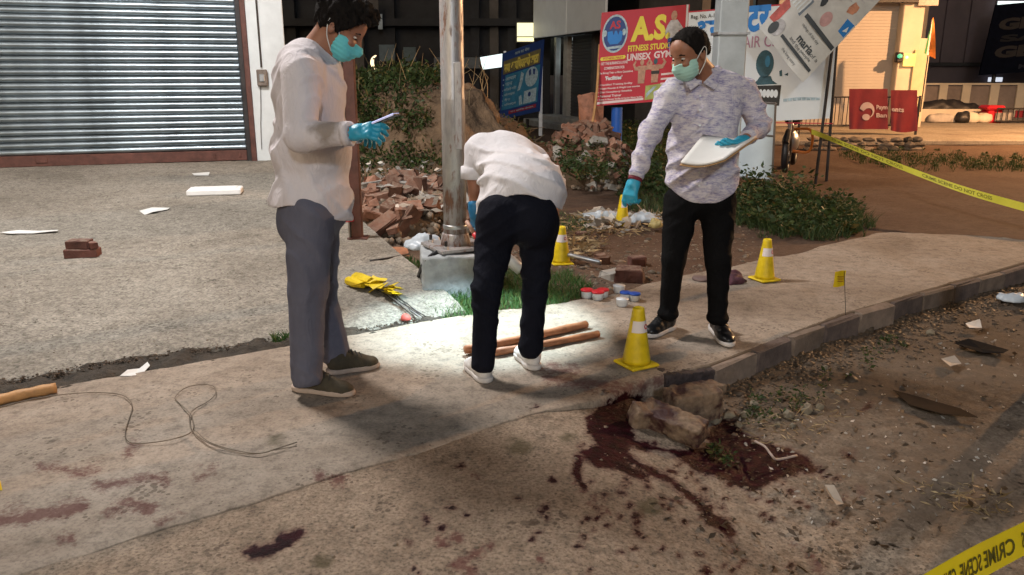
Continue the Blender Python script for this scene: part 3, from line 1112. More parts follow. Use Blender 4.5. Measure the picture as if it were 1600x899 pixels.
# ------------------------------------------------------------------ dark block behind
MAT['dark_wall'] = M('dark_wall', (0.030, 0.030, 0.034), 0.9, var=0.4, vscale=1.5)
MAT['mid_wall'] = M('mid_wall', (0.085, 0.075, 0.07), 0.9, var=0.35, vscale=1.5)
MAT['fascia'] = M('fascia_panel', (0.78, 0.82, 0.86), 0.5, var=0.06, vscale=2, bump=0.05)
MAT['dark_shutter'] = M('dark_shutter', (0.075, 0.075, 0.08), 0.5, 0.4, var=0.2)
MAT['lit_window'] = M('lit_window', (0.85, 0.80, 0.45), 0.6, emit=0.75, var=0.15)
MAT['lit_white'] = M('lit_white', (0.72, 0.84, 0.84), 0.6, emit=0.75, var=0.08)
MAT['lit_cream'] = M('lit_cream', (0.95, 0.72, 0.42), 0.6, emit=1.0, var=0.1)

blk = thing('dark_block', 'tall unlit building standing in the dark behind the earth mound', 'building', at(640, 200, 26))
def vbox(name, x0, x1, y0, y1, z0, z1, mat, parent, bev=0.0):
    v, f = box_geo((x0, y0, z0), (x1, y1, z1), bev)
    return mesh(name, v, f, mat, parent)
xa, xb = at(380, 100, 27)[0], at(860, 100, 27)[0]
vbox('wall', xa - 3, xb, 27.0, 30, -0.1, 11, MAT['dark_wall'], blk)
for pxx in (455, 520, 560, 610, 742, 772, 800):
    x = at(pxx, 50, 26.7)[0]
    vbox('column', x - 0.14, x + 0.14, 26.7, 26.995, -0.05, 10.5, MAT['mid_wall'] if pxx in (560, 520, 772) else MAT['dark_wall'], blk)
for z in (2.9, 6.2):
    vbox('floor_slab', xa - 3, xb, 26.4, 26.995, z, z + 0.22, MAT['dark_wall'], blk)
def px_panel(name, x0, y0, x1, y1, Y, mat, parent, th=0.04):
    a, b = at(x0, y0, Y), at(x1, y1, Y)
    v, f = box_geo((min(a[0], b[0]), Y, min(a[2], b[2])), (max(a[0], b[0]), Y + th, max(a[2], b[2])), 0.004)
    return mesh(name, v, f, mat, parent)
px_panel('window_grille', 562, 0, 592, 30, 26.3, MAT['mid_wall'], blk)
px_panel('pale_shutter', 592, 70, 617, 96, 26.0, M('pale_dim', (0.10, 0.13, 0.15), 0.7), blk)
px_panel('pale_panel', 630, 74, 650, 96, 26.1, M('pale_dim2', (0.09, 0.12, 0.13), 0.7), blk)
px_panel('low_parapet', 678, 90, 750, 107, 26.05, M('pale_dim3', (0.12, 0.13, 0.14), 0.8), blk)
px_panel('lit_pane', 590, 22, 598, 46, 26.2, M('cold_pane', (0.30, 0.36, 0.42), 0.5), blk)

lampo = thing('wall_lamp', 'small glowing curved lamp behind the overgrown mound', 'lamp', at(580, 106, 25))
a = np.linspace(-1.9, 1.7, 14)
c0 = at(590, 98, 25)
outer = [c0 + np.array([-0.22 * math.cos(t * 0.8), 0, 0.22 * math.sin(t * 0.8)]) for t in a]
inner = [c0 + np.array([-0.12 * math.cos(t * 0.8) + 0.0, 0, 0.20 * math.sin(t * 0.8)]) for t in a]
vv = outer + inner + [p + np.array([0, 0.05, 0]) for p in outer + inner]
k = len(a)
ff = [(i, i + 1, k + i + 1, k + i) for i in range(k - 1)] + [(2 * k + i, 3 * k + i, 3 * k + i + 1, 2 * k + i + 1) for i in range(k - 1)] + [(i, 2 * k + i, 2 * k + i + 1, i + 1) for i in range(k - 1)] + [(k + i, k + i + 1, 3 * k + i + 1, 3 * k + i) for i in range(k - 1)]
mesh('glowing_shade', vv, ff, MAT['lit_cream'], lampo)
mesh('bracket', *tube_geo([c0 + np.array([0.0, 0.03, -0.02]), c0 + np.array([0.05, 1.98, -0.05])], 0.02), MAT['dark_metal'], lampo)

# ------------------------------------------------------------------ shop with grey fascia panels (recedes to the left)
fa, fb = at(836, 60, 25.5), at(946, 47, 20.5)
fd = fb - fa; fd[2] = 0; fl = np.linalg.norm(fd); fd /= fl
fn = np.array([fd[1], -fd[0], 0])
FR = np.stack([fd, -fn, np.array([0, 0, 1.0])], axis=1)
def fbox(name, s0, s1, d0, d1, z0, z1, mat, parent, bev=0.0):
    v, f = box_geo((s0, -d1, z0), (s1, -d0, z1), bev)
    return mesh(name, v @ FR.T + np.array([fa[0], fa[1], 0]), f, mat, parent)
zf = (fa[2] + fb[2]) / 2
fsh = thing('fascia_shop', 'dark shop under two pale grey fascia panels with a half-lit doorway', 'building', (fa[0], fa[1], 0))
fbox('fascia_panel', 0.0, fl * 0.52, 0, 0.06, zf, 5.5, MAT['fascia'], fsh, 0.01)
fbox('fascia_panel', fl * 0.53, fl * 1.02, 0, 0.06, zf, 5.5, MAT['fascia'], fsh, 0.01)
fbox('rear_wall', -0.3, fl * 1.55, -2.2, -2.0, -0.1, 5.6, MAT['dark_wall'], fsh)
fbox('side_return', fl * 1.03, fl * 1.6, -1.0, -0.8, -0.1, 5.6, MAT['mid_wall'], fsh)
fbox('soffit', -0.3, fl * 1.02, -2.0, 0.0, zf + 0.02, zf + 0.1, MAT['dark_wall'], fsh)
def along(px):
    o, n = np.array([fa[0], fa[1], 0]), fn
    p = on_plane(px, 120, o, n)
    return float((p - o) @ fd)
s_sh0, s_sh1 = along(868), along(904)
sm = fbox('roller_shutter', s_sh0, s_sh1, -0.55, -0.5, 0.25, zf, MAT['dark_shutter'], fsh)
for k in range(24):
    fbox('slat', s_sh0, s_sh1, -0.5, -0.475, 0.27 + k * 0.088, 0.27 + k * 0.088 + 0.07, MAT['dark_shutter'], sm, 0.01)
for p0, p1, mt in ((862, 868, 'concrete'), (904, 909, 'mid_wall'), (848, 851, 'grey_metal')):
    fbox('column', along(p0), along(p1), -0.5, -0.35, 0.1, zf, MAT[mt], fsh, 0.01)
fbox('lit_doorway', along(849), along(862), -0.9, -0.86, 1.55, zf, MAT['lit_white'], fsh)
fbox('inner_counter', along(849), along(862), -0.9, -0.8, 1.2, 1.26, MAT['grey_metal'], fsh)
fbox('step', along(842), along(940), -0.45, 0.5, -0.1, 0.13, MAT['concrete'], fsh, 0.02)
fbox('step', along(846), along(935), -0.5, 0.1, 0.1, 0.26, MAT['concrete'], fsh, 0.02)
fbox('upper_storey', -0.4, fl * 1.55, -2.0, -0.02, 5.5, 8, MAT['dark_wall'], fsh)

wb = thing('lit_window_board', 'small yellow lit window left of the grey fascia', 'window', at(822, 66, 25.6))
px_panel('pane', 808, 36, 834, 65, 25.6, MAT['lit_window'], wb)
px_panel('frame', 806, 34, 836, 67, 25.66, MAT['dark_metal'], wb)
px_panel('glazing_bar', 808, 57, 834, 58.4, 25.56, MAT['dark_metal'], wb)
sb = thing('lit_white_sign', 'small white lit signboard tilted beside the blue board', 'sign', at(768, 108, 24.5))
bd = Board(at(750, 90, 24.4), at(786, 84, 23.0), at(754, 109, 24.4))
bd.slab(MAT['lit_white'], sb, 0.08)
mesh('sign_arm', *tube_geo([at(752, 88, 24.5), at(752, 80, 26.9)], 0.025), MAT['dark_metal'], sb)

# ------------------------------------------------------------------ bank on the right
MAT['bank_shutter'] = M('bank_shutter', (0.40, 0.34, 0.29), 0.7, 0.0, var=0.08, vscale=1.5)
MAT['cream'] = M('cream_plaster', (0.60, 0.50, 0.38), 0.85, var=0.1, vscale=2)
bank = thing('bank', 'cream shop front with a wide closed shutter, pillar and side door', 'building', at(1340, 200, 22))
YB = 22.0
def bx(px): return at(px, 150, YB)[0]
bs = vbox('roller_shutter', bx(1205), bx(1388), YB, YB + 0.05, 0.06, 3.7, MAT['bank_shutter'], bank)
sl_v, sl_f = box_geo((bx(1205), YB - 0.035, 0.0), (bx(1388), YB + 0.002, 0.0785), 0.004)
sl_me = mesh_data('slat', sl_v, sl_f); sl_me.materials.append(MAT['bank_shutter'])
for k in range(44):
    o = obj('slat', sl_me, None, bs); o.location = (0, 0, 0.08 + k * 0.08)
vbox('pillar', bx(1388), bx(1420), YB - 0.3, YB + 0.3, 0.0, 3.66, MAT['cream'], bank, 0.02)
vbox('lintel', bx(1200), bx(1424), YB - 0.25, YB + 0.4, 3.7, 4.5, MAT['mid_wall'], bank, 0.02)
vbox('side_wall', bx(1420), bx(1446), YB + 0.05, YB + 0.3, 0.0, 2.35, MAT['cream'], bank, 0.02)
dr = vbox('door', bx(1411), bx(1431), YB - 0.36, YB - 0.305, 0.1, 2.05, M('door_cream', (0.62, 0.50, 0.30), 0.6, var=0.08), bank, 0.01)
px_panel('door_glass', 1413, 84, 1429, 104, YB - 0.385, M('door_glass', (0.75, 0.58, 0.18), 0.4, emit=0.35), dr, 0.02)
bl = mesh('bulb', *lathe_geo([(0.001, -0.04), (0.035, -0.02), (0.04, 0.0), (0.03, 0.03), (0.001, 0.045)], 10, at(1417, 90, YB - 0.45)), M('yellow_bulb', (1.0, 0.75, 0.15), 0.5, emit=3.0), dr)
mesh('meter_box', *box_geo(at(1400, 98, YB - 0.45), at(1409, 82, YB - 0.3), 0.03), MAT['dark_metal'], bank)
mesh('meter_light', *lathe_geo([(0.001, -0.06), (0.06, -0.03), (0.06, 0.03), (0.001, 0.06)], 12, at(1406, 88, YB - 0.5)), M('green_light', (0.1, 0.6, 0.35), 0.5, emit=0.4), bank)
vbox('rear_wall', bx(1180), bx(1446), YB + 0.42, YB + 0.6, -0.1, 8, MAT['mid_wall'], bank)
px_panel('ceiling_sign', 1436, 0, 1466, 9, YB - 0.4, M('dim_pale_sign', (0.50, 0.42, 0.36), 0.7), bank, 0.1)
px_panel('eaves_board', 1370, -8, 1436, 4, YB - 0.45, MAT['dark_metal'], bank, 0.1)

rb = thing('house_behind_fence', 'dark plain house behind the pale fence', 'building', at(1520, 200, 32))
x0, x1 = at(1440, 100, 32)[0], at(1900, 100, 32)[0]
MAT['violet_wall'] = M('violet_wall', (0.105, 0.085, 0.10), 0.9, var=0.25, vscale=0.5)
vbox('wall', x0, x1, 32.0, 32.4, -0.1, 10, MAT['violet_wall'], rb)
vbox('ledge', x0, x1, 31.85, 31.99, 1.72, 1.85, MAT['dark_wall'], rb)
for px_ in (1484, 1522, 1560):
    x = at(px_, 60, 31.9)[0]
    vbox('pilaster', x - 0.25, x + 0.25, 31.9, 31.99, 1.86, 9, MAT['violet_wall'], rb)
px_panel('lit_vent', 1560, 2, 1600, 10, 31.7, MAT['lit_white'], rb)
px_panel('lit_gap', 1545, 121, 1566, 128, 31.7, M('cold_lit', (0.7, 0.75, 0.85), 0.5, emit=0.5), rb)
# ------------------------------------------------------------------ signs
MAT['sign_red'] = M('sign_red', (0.46, 0.022, 0.045), 0.5, var=0.1, vscale=2, bump=0.06, bscale=6)
MAT['sign_yellow'] = M('sign_yellow', (0.72, 0.62, 0.06), 0.5, var=0.06, bump=0)
MAT['sign_white'] = M('sign_white', (0.66, 0.72, 0.76), 0.5, var=0.05, vscale=2, bump=0.06, bscale=6)
MAT['sign_pink'] = M('sign_pink', (0.72, 0.60, 0.62), 0.5, var=0.05, bump=0)
MAT['sign_navy'] = M('sign_navy', (0.018, 0.050, 0.20), 0.5, var=0.2, vscale=2, bump=0.05, bscale=6)
MAT['sign_teal'] = M('sign_teal', (0.04, 0.20, 0.34), 0.5, var=0.3, vscale=6, bump=0)
MAT['sign_pale'] = M('sign_pale', (0.36, 0.48, 0.55), 0.5, var=0.35, vscale=20, bump=0)
MAT['sign_blue'] = M('sign_blue', (0.015, 0.20, 0.60), 0.5, var=0.08, bump=0)
MAT['sign_purple'] = M('sign_purple', (0.42, 0.22, 0.34), 0.5, var=0.08, bump=0)
MAT['sign_gold'] = M('sign_gold', (0.70, 0.58, 0.12), 0.5, var=0.1, bump=0)
MAT['print_skin'] = M('print_skin', (0.42, 0.24, 0.17), 0.5, var=0.35, vscale=18, bump=0)
MAT['print_grey'] = M('print_grey', (0.42, 0.42, 0.44), 0.5, var=0.35, vscale=14, bump=0)
MAT['print_green'] = M('print_green', (0.36, 0.42, 0.13), 0.5, var=0.3, vscale=5, bump=0)
MAT['print_hair'] = M('print_hair', (0.03, 0.09, 0.12), 0.5, var=0.4, vscale=10, bump=0)

# red gym board
a, b, c = at(940, 20, 13.0), at(1078, 7, 12.8), at(931, 166, 13.0)
gym = thing('gym_signboard', 'red gym signboard with big yellow letters on a blue pipe post', 'sign', at(962, 226, 13.1))
B = Board(a, b, c)
B.slab(MAT['sign_red'], gym, 0.03)
def gx(px): return (px - 934) / 144.0
B.ellipse(0.17, 0.235, 0.148, 0.202, MAT['sign_pale'], gym, 'emblem_rim', 0.004)
e = B.ellipse(0.17, 0.235, 0.130, 0.180, MAT['sign_navy'], gym, 'emblem', 0.007)
B.text('AS', 0.105, 0.10, 0.125, 0.085, MAT['sign_red'], e, 0.03, 0.010)
B.poly([(0.085, 0.21), (0.14, 0.205), (0.155, 0.25), (0.17, 0.205), (0.19, 0.205), (0.21, 0.25), (0.225, 0.205), (0.265, 0.22), (0.25, 0.31), (0.21, 0.345), (0.12, 0.345), (0.09, 0.30)], MAT['sign_blue'], e, 'emblem_torso', 0.010)
for x in (0.055, 0.275):
    B.ellipse(x, 0.225, 0.022, 0.035, MAT['sign_pale'], e, 'emblem_weight', 0.010)
B.poly([(0.07, 0.372), (0.27, 0.362), (0.262, 0.388), (0.08, 0.397)], MAT['sign_pale'], e, 'emblem_band', 0.010)
B.text('A.S.', 0.355, 0.075, 0.455, 0.265, MAT['sign_yellow'], gym, 0.045, 0.006)
B.text('FITNESS STUDIO', 0.335, 0.375, 0.495, 0.065, MAT['sign_yellow'], gym, 0.03, 0.006)
B.text('UNISEX', 0.330, 0.462, 0.275, 0.075, MAT['sign_pink'], gym, 0.035, 0.006)
B.text('GYM', 0.64, 0.458, 0.20, 0.075, MAT['sign_pink'], gym, 0.035, 0.006)
B.poly([(0.03, 0.475), (0.30, 0.47), (0.315, 0.485), (0.30, 0.508), (0.03, 0.513), (0.015, 0.495)], MAT['sign_yellow'], gym, 'heading_pill', 0.005)
B.text('FITNESS FIRST', 0.055, 0.480, 0.23, 0.024, MAT['sign_red'], gym, 0.02, 0.008)
for k, (s, x, y, w) in enumerate((('GET THE BURNING & LOOSE', 0.03, 0.53, 0.31), ('COMBINATION FOR', 0.07, 0.582, 0.24), ('The Strong Train to Show Quotations', 0.01, 0.635, 0.40))):
    B.text(s, x, y, w, 0.030, MAT['sign_pink'], gym, 0.03, 0.006)
B.text("'Facilities'", 0.09, 0.682, 0.20, 0.045, MAT['sign_white'], gym, 0.035, 0.006)
for k, (s, w) in enumerate((('• Certified Training facility', 0.40), ('• Weight Muscular & Weight Loss exercise', 0.49), ('• Diet Consultancy Schedule', 0.40), ('• Personal Trainer', 0.28), ('• Steam & Shower facility & Cardio Music facility', 0.53))):
    B.text(s, 0.015, 0.765 + k * 0.040, w, 0.026, MAT['sign_pink'], gym, 0.03, 0.006)
B.poly([(0.005, 0.957), (0.555, 0.948), (0.555, 0.972), (0.005, 0.985)], MAT['sign_pink'], gym, 'address_band', 0.005)
# printed figures (plain silhouettes)
B.ellipse(0.835, 0.10, 0.034, 0.05, MAT['print_skin'], gym, 'figure_head', 0.008)
B.poly([(0.80, 0.145), (0.875, 0.145), (0.92, 0.20), (0.97, 0.27), (0.945, 0.30), (0.90, 0.25), (0.895, 0.33), (0.78, 0.33), (0.785, 0.26), (0.755, 0.30), (0.74, 0.27), (0.765, 0.20)], MAT['print_grey'], gym, 'figure_body', 0.006)
B.poly([(0.78, 0.33), (0.895, 0.33), (0.90, 0.45), (0.79, 0.45)], MAT['sign_navy'], gym, 'figure_legs', 0.006)
for dx, col in ((0.0, 'print_skin'), (0.155, 'print_skin')):
    B.ellipse(0.51 + dx, 0.565, 0.022, 0.032, MAT['print_hair'] if dx else MAT['print_skin'], gym, 'figure_head', 0.008)
    B.poly([(0.475 + dx, 0.60), (0.545 + dx, 0.60), (0.585 + dx, 0.605), (0.605 + dx, 0.57), (0.58 + dx, 0.545), (0.60 + dx, 0.535), (0.635 + dx, 0.58), (0.60 + dx, 0.645), (0.555 + dx, 0.65), (0.55 + dx, 0.79), (0.475 + dx, 0.79), (0.47 + dx, 0.65), (0.43 + dx, 0.645), (0.405 + dx, 0.58), (0.435 + dx, 0.54), (0.445 + dx, 0.555), (0.43 + dx, 0.585), (0.445 + dx, 0.61)], MAT[col], gym, 'figure_body', 0.0065 + dx * 0.01)
B.poly([(0.62, 0.665), (0.72, 0.665), (0.715, 0.70), (0.625, 0.70)], MAT['dark_ink'], gym, 'figure_top', 0.0095)
for k in range(3):
    B.poly([(0.74, 0.70 + k * 0.05), (0.95, 0.695 + k * 0.05), (0.95, 0.715 + k * 0.05), (0.74, 0.72 + k * 0.05)], MAT['sign_pink'], gym, 'small_print', 0.006)
B.poly([(0.57, 0.82), (1.0, 0.79), (1.0, 0.95), (0.57, 0.975)], MAT['print_green'], gym, 'green_panel', 0.005)
B.poly([(0.585, 0.90), (0.66, 0.835), (0.70, 0.833), (0.585, 0.95)], MAT['sign_pale'], gym, 'green_streak', 0.008)
mesh('edge_strip', *box_geo(B.p(0.99, -0.005, 0.0) - 0.008, B.p(0.995, 1.0, 0.006) + 0.008), MAT['sign_white'], gym)
mesh('blue_post', *tube_geo([at(964, 168, 13.12), at(963, 228, 13.12)], 0.088, 14), MAT['tarpaulin'], gym)
mesh('leaning_stick', *tube_geo(spline([at(937, 70, 13.12), at(932, 150, 12.85), at(920, 226, 12.7)], 10), 0.022, 7), MAT['pale_wood'], gym)
mesh('rear_frame', *tube_geo([at(945, 90, 13.09), at(1076, 80, 12.9)], 0.02, 6), MAT['dark_metal'], gym)
for q in (1035, 1060):
    mesh('rear_leg', *tube_geo([at(q, 60, 13.08), at(q - 2, 230, 13.08)], 0.022, 6), MAT['dark_metal'], gym)

# folded brown poster beside it
fp = thing('folded_poster', 'torn brown poster hanging beside the red board', 'poster', at(922, 208, 13.6))
P = [at(902, 150, 13.7), at(926, 144, 13.6), at(944, 150, 13.5), at(910, 208, 13.7), at(930, 206, 13.5), at(942, 200, 13.6)]
MAT['brown_print'] = M('brown_print', (0.30, 0.14, 0.09), 0.7, var=0.6, vscale=7)
mesh('sheet', P + [q + np.array([0, 0.012, 0]) for q in P], [(0, 3, 4, 1), (1, 4, 5, 2), (6, 7, 10, 9), (7, 8, 11, 10), (0, 1, 7, 6), (1, 2, 8, 7), (3, 9, 10, 4), (4, 10, 11, 5), (0, 6, 9, 3), (2, 5, 11, 8)], MAT['brown_print'], fp)
mesh('prop_stick', *tube_geo([at(905, 148, 13.75), at(907, 232, 13.75)], 0.018, 6), MAT['wood'], fp)
mesh('prop_stick', *tube_geo([at(941, 148, 13.66), at(940, 232, 13.66)], 0.018, 6), MAT['wood'], fp)

# blue service board
bs_ = thing('blue_signboard', 'dark blue signboard with a yellow heading and pale pictures', 'sign', at(828, 208, 21))
B = Board(at(785, 84, 21.4), at(848, 62, 20.0), at(780, 188, 21.4))
B.slab(MAT['sign_navy'], bs_, 0.05)
B.poly([(0.12, 0.345), (0.98, 0.335), (0.96, 0.86), (0.05, 0.86)], MAT['sign_teal'], bs_, 'picture_field', 0.006)
B.text('आज का सेवा', 0.34, 0.035, 0.36, 0.05, MAT['sign_pale'], bs_, 0.02, 0.01)
B.text('नया आविषकारके डाटा', 0.08, 0.135, 0.86, 0.17, MAT['sign_gold'], bs_, 0.06, 0.012)
B.poly([(0.05, 0.125), (0.97, 0.118), (0.965, 0.315), (0.05, 0.325)], M('heading_band', (0.16, 0.14, 0.07), 0.6), bs_, 'heading_band', 0.006)
for k, (s, w) in enumerate((('• आधार', 0.34), ('• पान', 0.25), ('• बिजली बिल', 0.36), ('• मोबाइल', 0.33), ('• गैस', 0.22), ('• रिचार्ज', 0.38))):
    B.text(s, 0.06, 0.385 + k * 0.077, w, 0.048, MAT['sign_pale'], bs_, 0.03, 0.012)
B.ellipse(0.79, 0.475, 0.155, 0.14, MAT['sign_pale'], bs_, 'round_picture', 0.010)
B.poly([(0.72, 0.38), (0.77, 0.36), (0.78, 0.44), (0.74, 0.46)], MAT['sign_navy'], bs_, 'picture_shape', 0.014)
B.poly([(0.82, 0.37), (0.88, 0.38), (0.87, 0.46), (0.83, 0.45)], MAT['sign_navy'], bs_, 'picture_shape', 0.014)
B.poly([(0.53, 0.36), (0.60, 0.40), (0.57, 0.52), (0.52, 0.62), (0.45, 0.63), (0.50, 0.50)], MAT['sign_pale'], bs_, 'tall_picture', 0.010)
B.poly([(0.63, 0.66), (0.93, 0.65), (0.92, 0.84), (0.62, 0.845)], MAT['sign_pale'], bs_, 'square_picture', 0.010)
B.ellipse(0.765, 0.72, 0.035, 0.035, MAT['sign_navy'], bs_, 'picture_shape', 0.014)
B.poly([(0.50, 0.72), (0.56, 0.70), (0.60, 0.84), (0.52, 0.845)], MAT['sign_pale'], bs_, 'small_picture', 0.010)
B.poly([(0.25, 0.895), (0.94, 0.885), (0.94, 0.935), (0.25, 0.945)], M('red_band', (0.28, 0.03, 0.05), 0.6), bs_, 'red_band', 0.008)
B.text('जन सुविधा केनदर', 0.30, 0.90, 0.58, 0.028, MAT['sign_pale'], bs_, 0.02, 0.012)
for q, t0, Yq in ((789, 80, 21.36), (845, 66, 20.16)):
    mesh('frame_upright', *box_geo(at(q - 2, t0, Yq + 0.1), at(q + 2, 214, Yq + 0.15)), MAT['grey_metal'], bs_)
mesh('foot', *tube_geo([at(824, 186, 20.75), at(823, 212, 20.75)], 0.05, 6), MAT['dark_metal'], bs_)

# white clinic board behind the concrete post
cl = thing('clinic_signboard', 'large white clinic signboard partly covered by a torn hanging banner', 'sign', at(1190, 228, 11.9))
B = Board(at(1070, 22, 11.9), at(1304, 2, 11.3), at(1066, 176, 11.9))
Bc = Board(at(1076, 20, 11.9), at(1312, 2, 11.5), at(1069, 196, 11.9))
B = Bc
B.slab(MAT['sign_white'], cl, 0.03)
CO, CN = B.a, B.n
def cuv(px, py):
    d = on_plane(px, py, CO, CN) - CO
    return float(d @ B.u) / B.w, float(-(d @ B.v)) / B.h
def cpoly(pts, mat, name='print', off=0.005, parent=cl):
    return B.poly([cuv(*q) for q in pts], mat, parent, name, off)
def ctext(s, x0, y0, x1, y1, mat, bold=0.02, parent=cl):
    u0, v0 = cuv(x0, y0); u1, v1 = cuv(x1, y1)
    return B.text(s, u0, v0, u1 - u0, v1 - v0, mat, parent, bold, 0.007)
ctext('Reg. No. A-12022', 1080, 24, 1132, 31, MAT['dark_ink'], 0.01)
ctext('अनन', 1087, 34, 1146, 62, MAT['sign_blue'], 0.05)
ctext('टर', 1168, 14, 1204, 56, MAT['sign_blue'], 0.05)
ctext('DENTAL', 1048, 66, 1112, 78, MAT['sign_purple'], 0.0)
ctext('HAIR CLINIC', 1152, 62, 1252, 78, MAT['sign_purple'], 0.0)
a_ = np.linspace(0, 2 * math.pi, 22, endpoint=False)
hd = cpoly([(1199 + 14 * math.cos(t) * (1 if math.sin(t) < 0 else 0.8 + 0.2 * math.cos(t) ** 2), 106 + 22 * math.sin(t)) for t in a_], MAT['print_hair'], 'printed_hair')
cpoly([(1203 + 4 * math.cos(t), 102 + 9 * math.sin(t)) for t in a_], MAT['sign_teal'], 'hair_shine', 0.009, hd)
cpoly([(1192, 125), (1209, 125), (1212, 132), (1220, 138), (1180, 138), (1188, 131)], MAT['print_hair'], 'printed_shoulders', 0.005)
cpoly([(1184, 139), (1226, 140), (1224, 172), (1183, 170)], MAT['dark_ink'], 'printed_mouth', 0.005)
for k in range(6):
    x = 1188 + k * 6
    cpoly([(x + 3.3 * math.cos(t), 151 + 6.5 * math.sin(t) + 0.4 * k) for t in a_], MAT['sign_white'], 'printed_tooth', 0.009)
cpoly([(1222, 118), (1226, 116), (1227, 126), (1223, 126)], MAT['print_hair'], 'printed_mark', 0.006)
cpoly([(1230, 124), (1236, 121), (1236, 126)], MAT['print_hair'], 'printed_mark', 0.006)
for k in range(8):
    x = 1230 + k * 7.2
    cpoly([(x, 160 + abs(k - 3.5) * 0.5), (x + 7, 160 + abs(k - 2.5) * 0.5), (x + 6.4, 165 + abs(k - 3) * 0.3), (x + 0.6, 165 + abs(k - 3) * 0.3)], MAT['sign_pale'], 'printed_tooth', 0.006)
cpoly([(1190, 196), (1310, 203), (1310, 204.5), (1190, 197.5)], MAT['sign_red'], 'red_rule', 0.006)
B.poly([(0.0, 0.0), (1.0, 0.0), (1.0, -0.012), (0.0, -0.012)], MAT['sign_red'], cl, 'top_rule', 0.003)
for (q, r, y0, y1, Yq) in ((1300, 1272, 78, 303, 11.35), (1308, 1290, 60, 300, 11.6), (1100, 1098, 60, 262, 12.0)):
    mesh('post', *tube_geo([at(q, y0, Yq), at(r, y1, Yq)], 0.022, 7), MAT['dark_metal'], cl)

# hanging banner over the clinic board
tb = thing('torn_banner', 'torn newspaper-like banner hanging askew across the clinic signboard', 'banner', at(1250, 128, 11.0))
A0, A1, A2 = at(1186, 44, 10.95), at(1252, 130, 10.85), at(1404, -30, 10.95)
# x runs along the short lower-left edge, y along the long edge towards the upper right
class Sheet:
    def __init__(s): s.n = np.cross(A1 - A0, A2 - A1); s.n /= np.linalg.norm(s.n); s.n *= -1 if s.n[1] > 0 else 1
    def p(s, x, y, off=0.0):
        b = 0.05 * math.sin(3.0 * y + 1.5 * x) + 0.03 * math.sin(7 * x + 2 * y)
        return A0 + (A1 - A0) * x + (A2 - A1) * y + s.n * (off + b)
    def poly(s, pts, mat, name='print', off=0.006, parent=tb):
        return mesh(name, [s.p(x, y, off) for x, y in pts], [tuple(range(len(pts)))], mat, parent)
ST = Sheet()
nx_, ny_ = 12, 18
V = [ST.p(i / nx_, j / ny_) for i in range(nx_ + 1) for j in range(ny_ + 1)]
V2 = [q - ST.n * 0.006 for q in V]
F = [(i * (ny_ + 1) + j, (i + 1) * (ny_ + 1) + j, (i + 1) * (ny_ + 1) + j + 1, i * (ny_ + 1) + j + 1) for i in range(nx_) for j in range(ny_)]
k = len(V)
mesh('sheet', V + V2, F + [tuple(q + k for q in f[::-1]) for f in F], M('newsprint', (0.56, 0.57, 0.56), 0.6, var=0.12, vscale=6), tb, True)
red_p, dark_p = M('print_red', (0.45, 0.10, 0.09), 0.6, var=0.4, vscale=9), M('print_dark', (0.05, 0.06, 0.07), 0.6, var=0.3)
orange_p = M('print_orange', (0.50, 0.22, 0.13), 0.6, var=0.5, vscale=9)
ST.poly([(0.0, 0.10), (0.12, 0.10), (0.12, 0.26), (0.0, 0.30)], red_p, 'red_photo')
ST.poly([(0.02, 0.30), (0.30, 0.27), (0.32, 0.42), (0.04, 0.43)], M('print_slate', (0.16, 0.20, 0.25), 0.6, var=0.3), 'striped_block')
for j in range(5):
    ST.poly([(0.05 + j * 0.05, 0.285), (0.068 + j * 0.05, 0.283), (0.085 + j * 0.05, 0.415), (0.067 + j * 0.05, 0.417)], MAT['sign_white'], 'stripe', 0.010)
ST.poly([(0.19 + 0.09 * math.cos(t), 0.10 + 0.065 * math.sin(t)) for t in a_], MAT['print_grey'], 'portrait_photo')
ST.poly([(0.14 + 0.06 * math.cos(t), 0.075 + 0.05 * math.sin(t)) for t in a_], dark_p, 'portrait_hair', 0.009)
for (x0, x1, y0, y1, mt) in ((0.34, 0.37, 0.05, 0.62, dark_p), (0.62, 0.66, 0.14, 0.66, dark_p), (0.30, 0.92, 0.305, 0.325, MAT['sign_gold']), (0.70, 0.92, 0.03, 0.05, dark_p)):
    pass
def stext(s, x, y, w, h, mat, bold=0.03):
    v, f = text_geo(s, bold)
    lo, hi = v.min(0), v.max(0)
    q = (v - lo) / (hi - lo)
    mesh('lettering', [ST.p(x + w * t[0], y + h * t[1], 0.009) for t in q], f, mat, tb)
def bar(x0, x1, y0, y1, mat):
    ST.poly([(x0, y0), (x1, y0), (x1, y1), (x0, y1)], mat, 'headline_bar')
bar(0.30, 0.96, 0.075, 0.10, dark_p)
bar(0.36, 0.98, 0.30, 0.335, dark_p)
stext('maria', 0.50, 0.155, 0.30, 0.06, dark_p)
for j, (x, w, y) in enumerate(((0.42, 0.36, 0.245), (0.80, 0.14, 0.16), (0.44, 0.30, 0.02), (0.42, 0.22, 0.118), (0.66, 0.2, 0.118))):
    stext(('sayings of the day', 'of a', 'the long story', 'and the', 'people')[j], x, y, w, 0.03, dark_p, 0.0)
ST.poly([(0.86, 0.43), (1.0 - 0.02, 0.43), (0.98, 0.55), (0.84, 0.54)], MAT['sign_blue'], 'blue_stamp')
ST.poly([(0.90, 0.45), (0.96, 0.47), (0.93, 0.51)], MAT['sign_white'], 'stamp_mark', 0.010)
ST.poly([(0.62 + 0.08 * math.cos(t), 0.42 + 0.06 * math.sin(t)) for t in a_], M('print_rose', (0.55, 0.33, 0.33), 0.6, var=0.3), 'rose_photo')
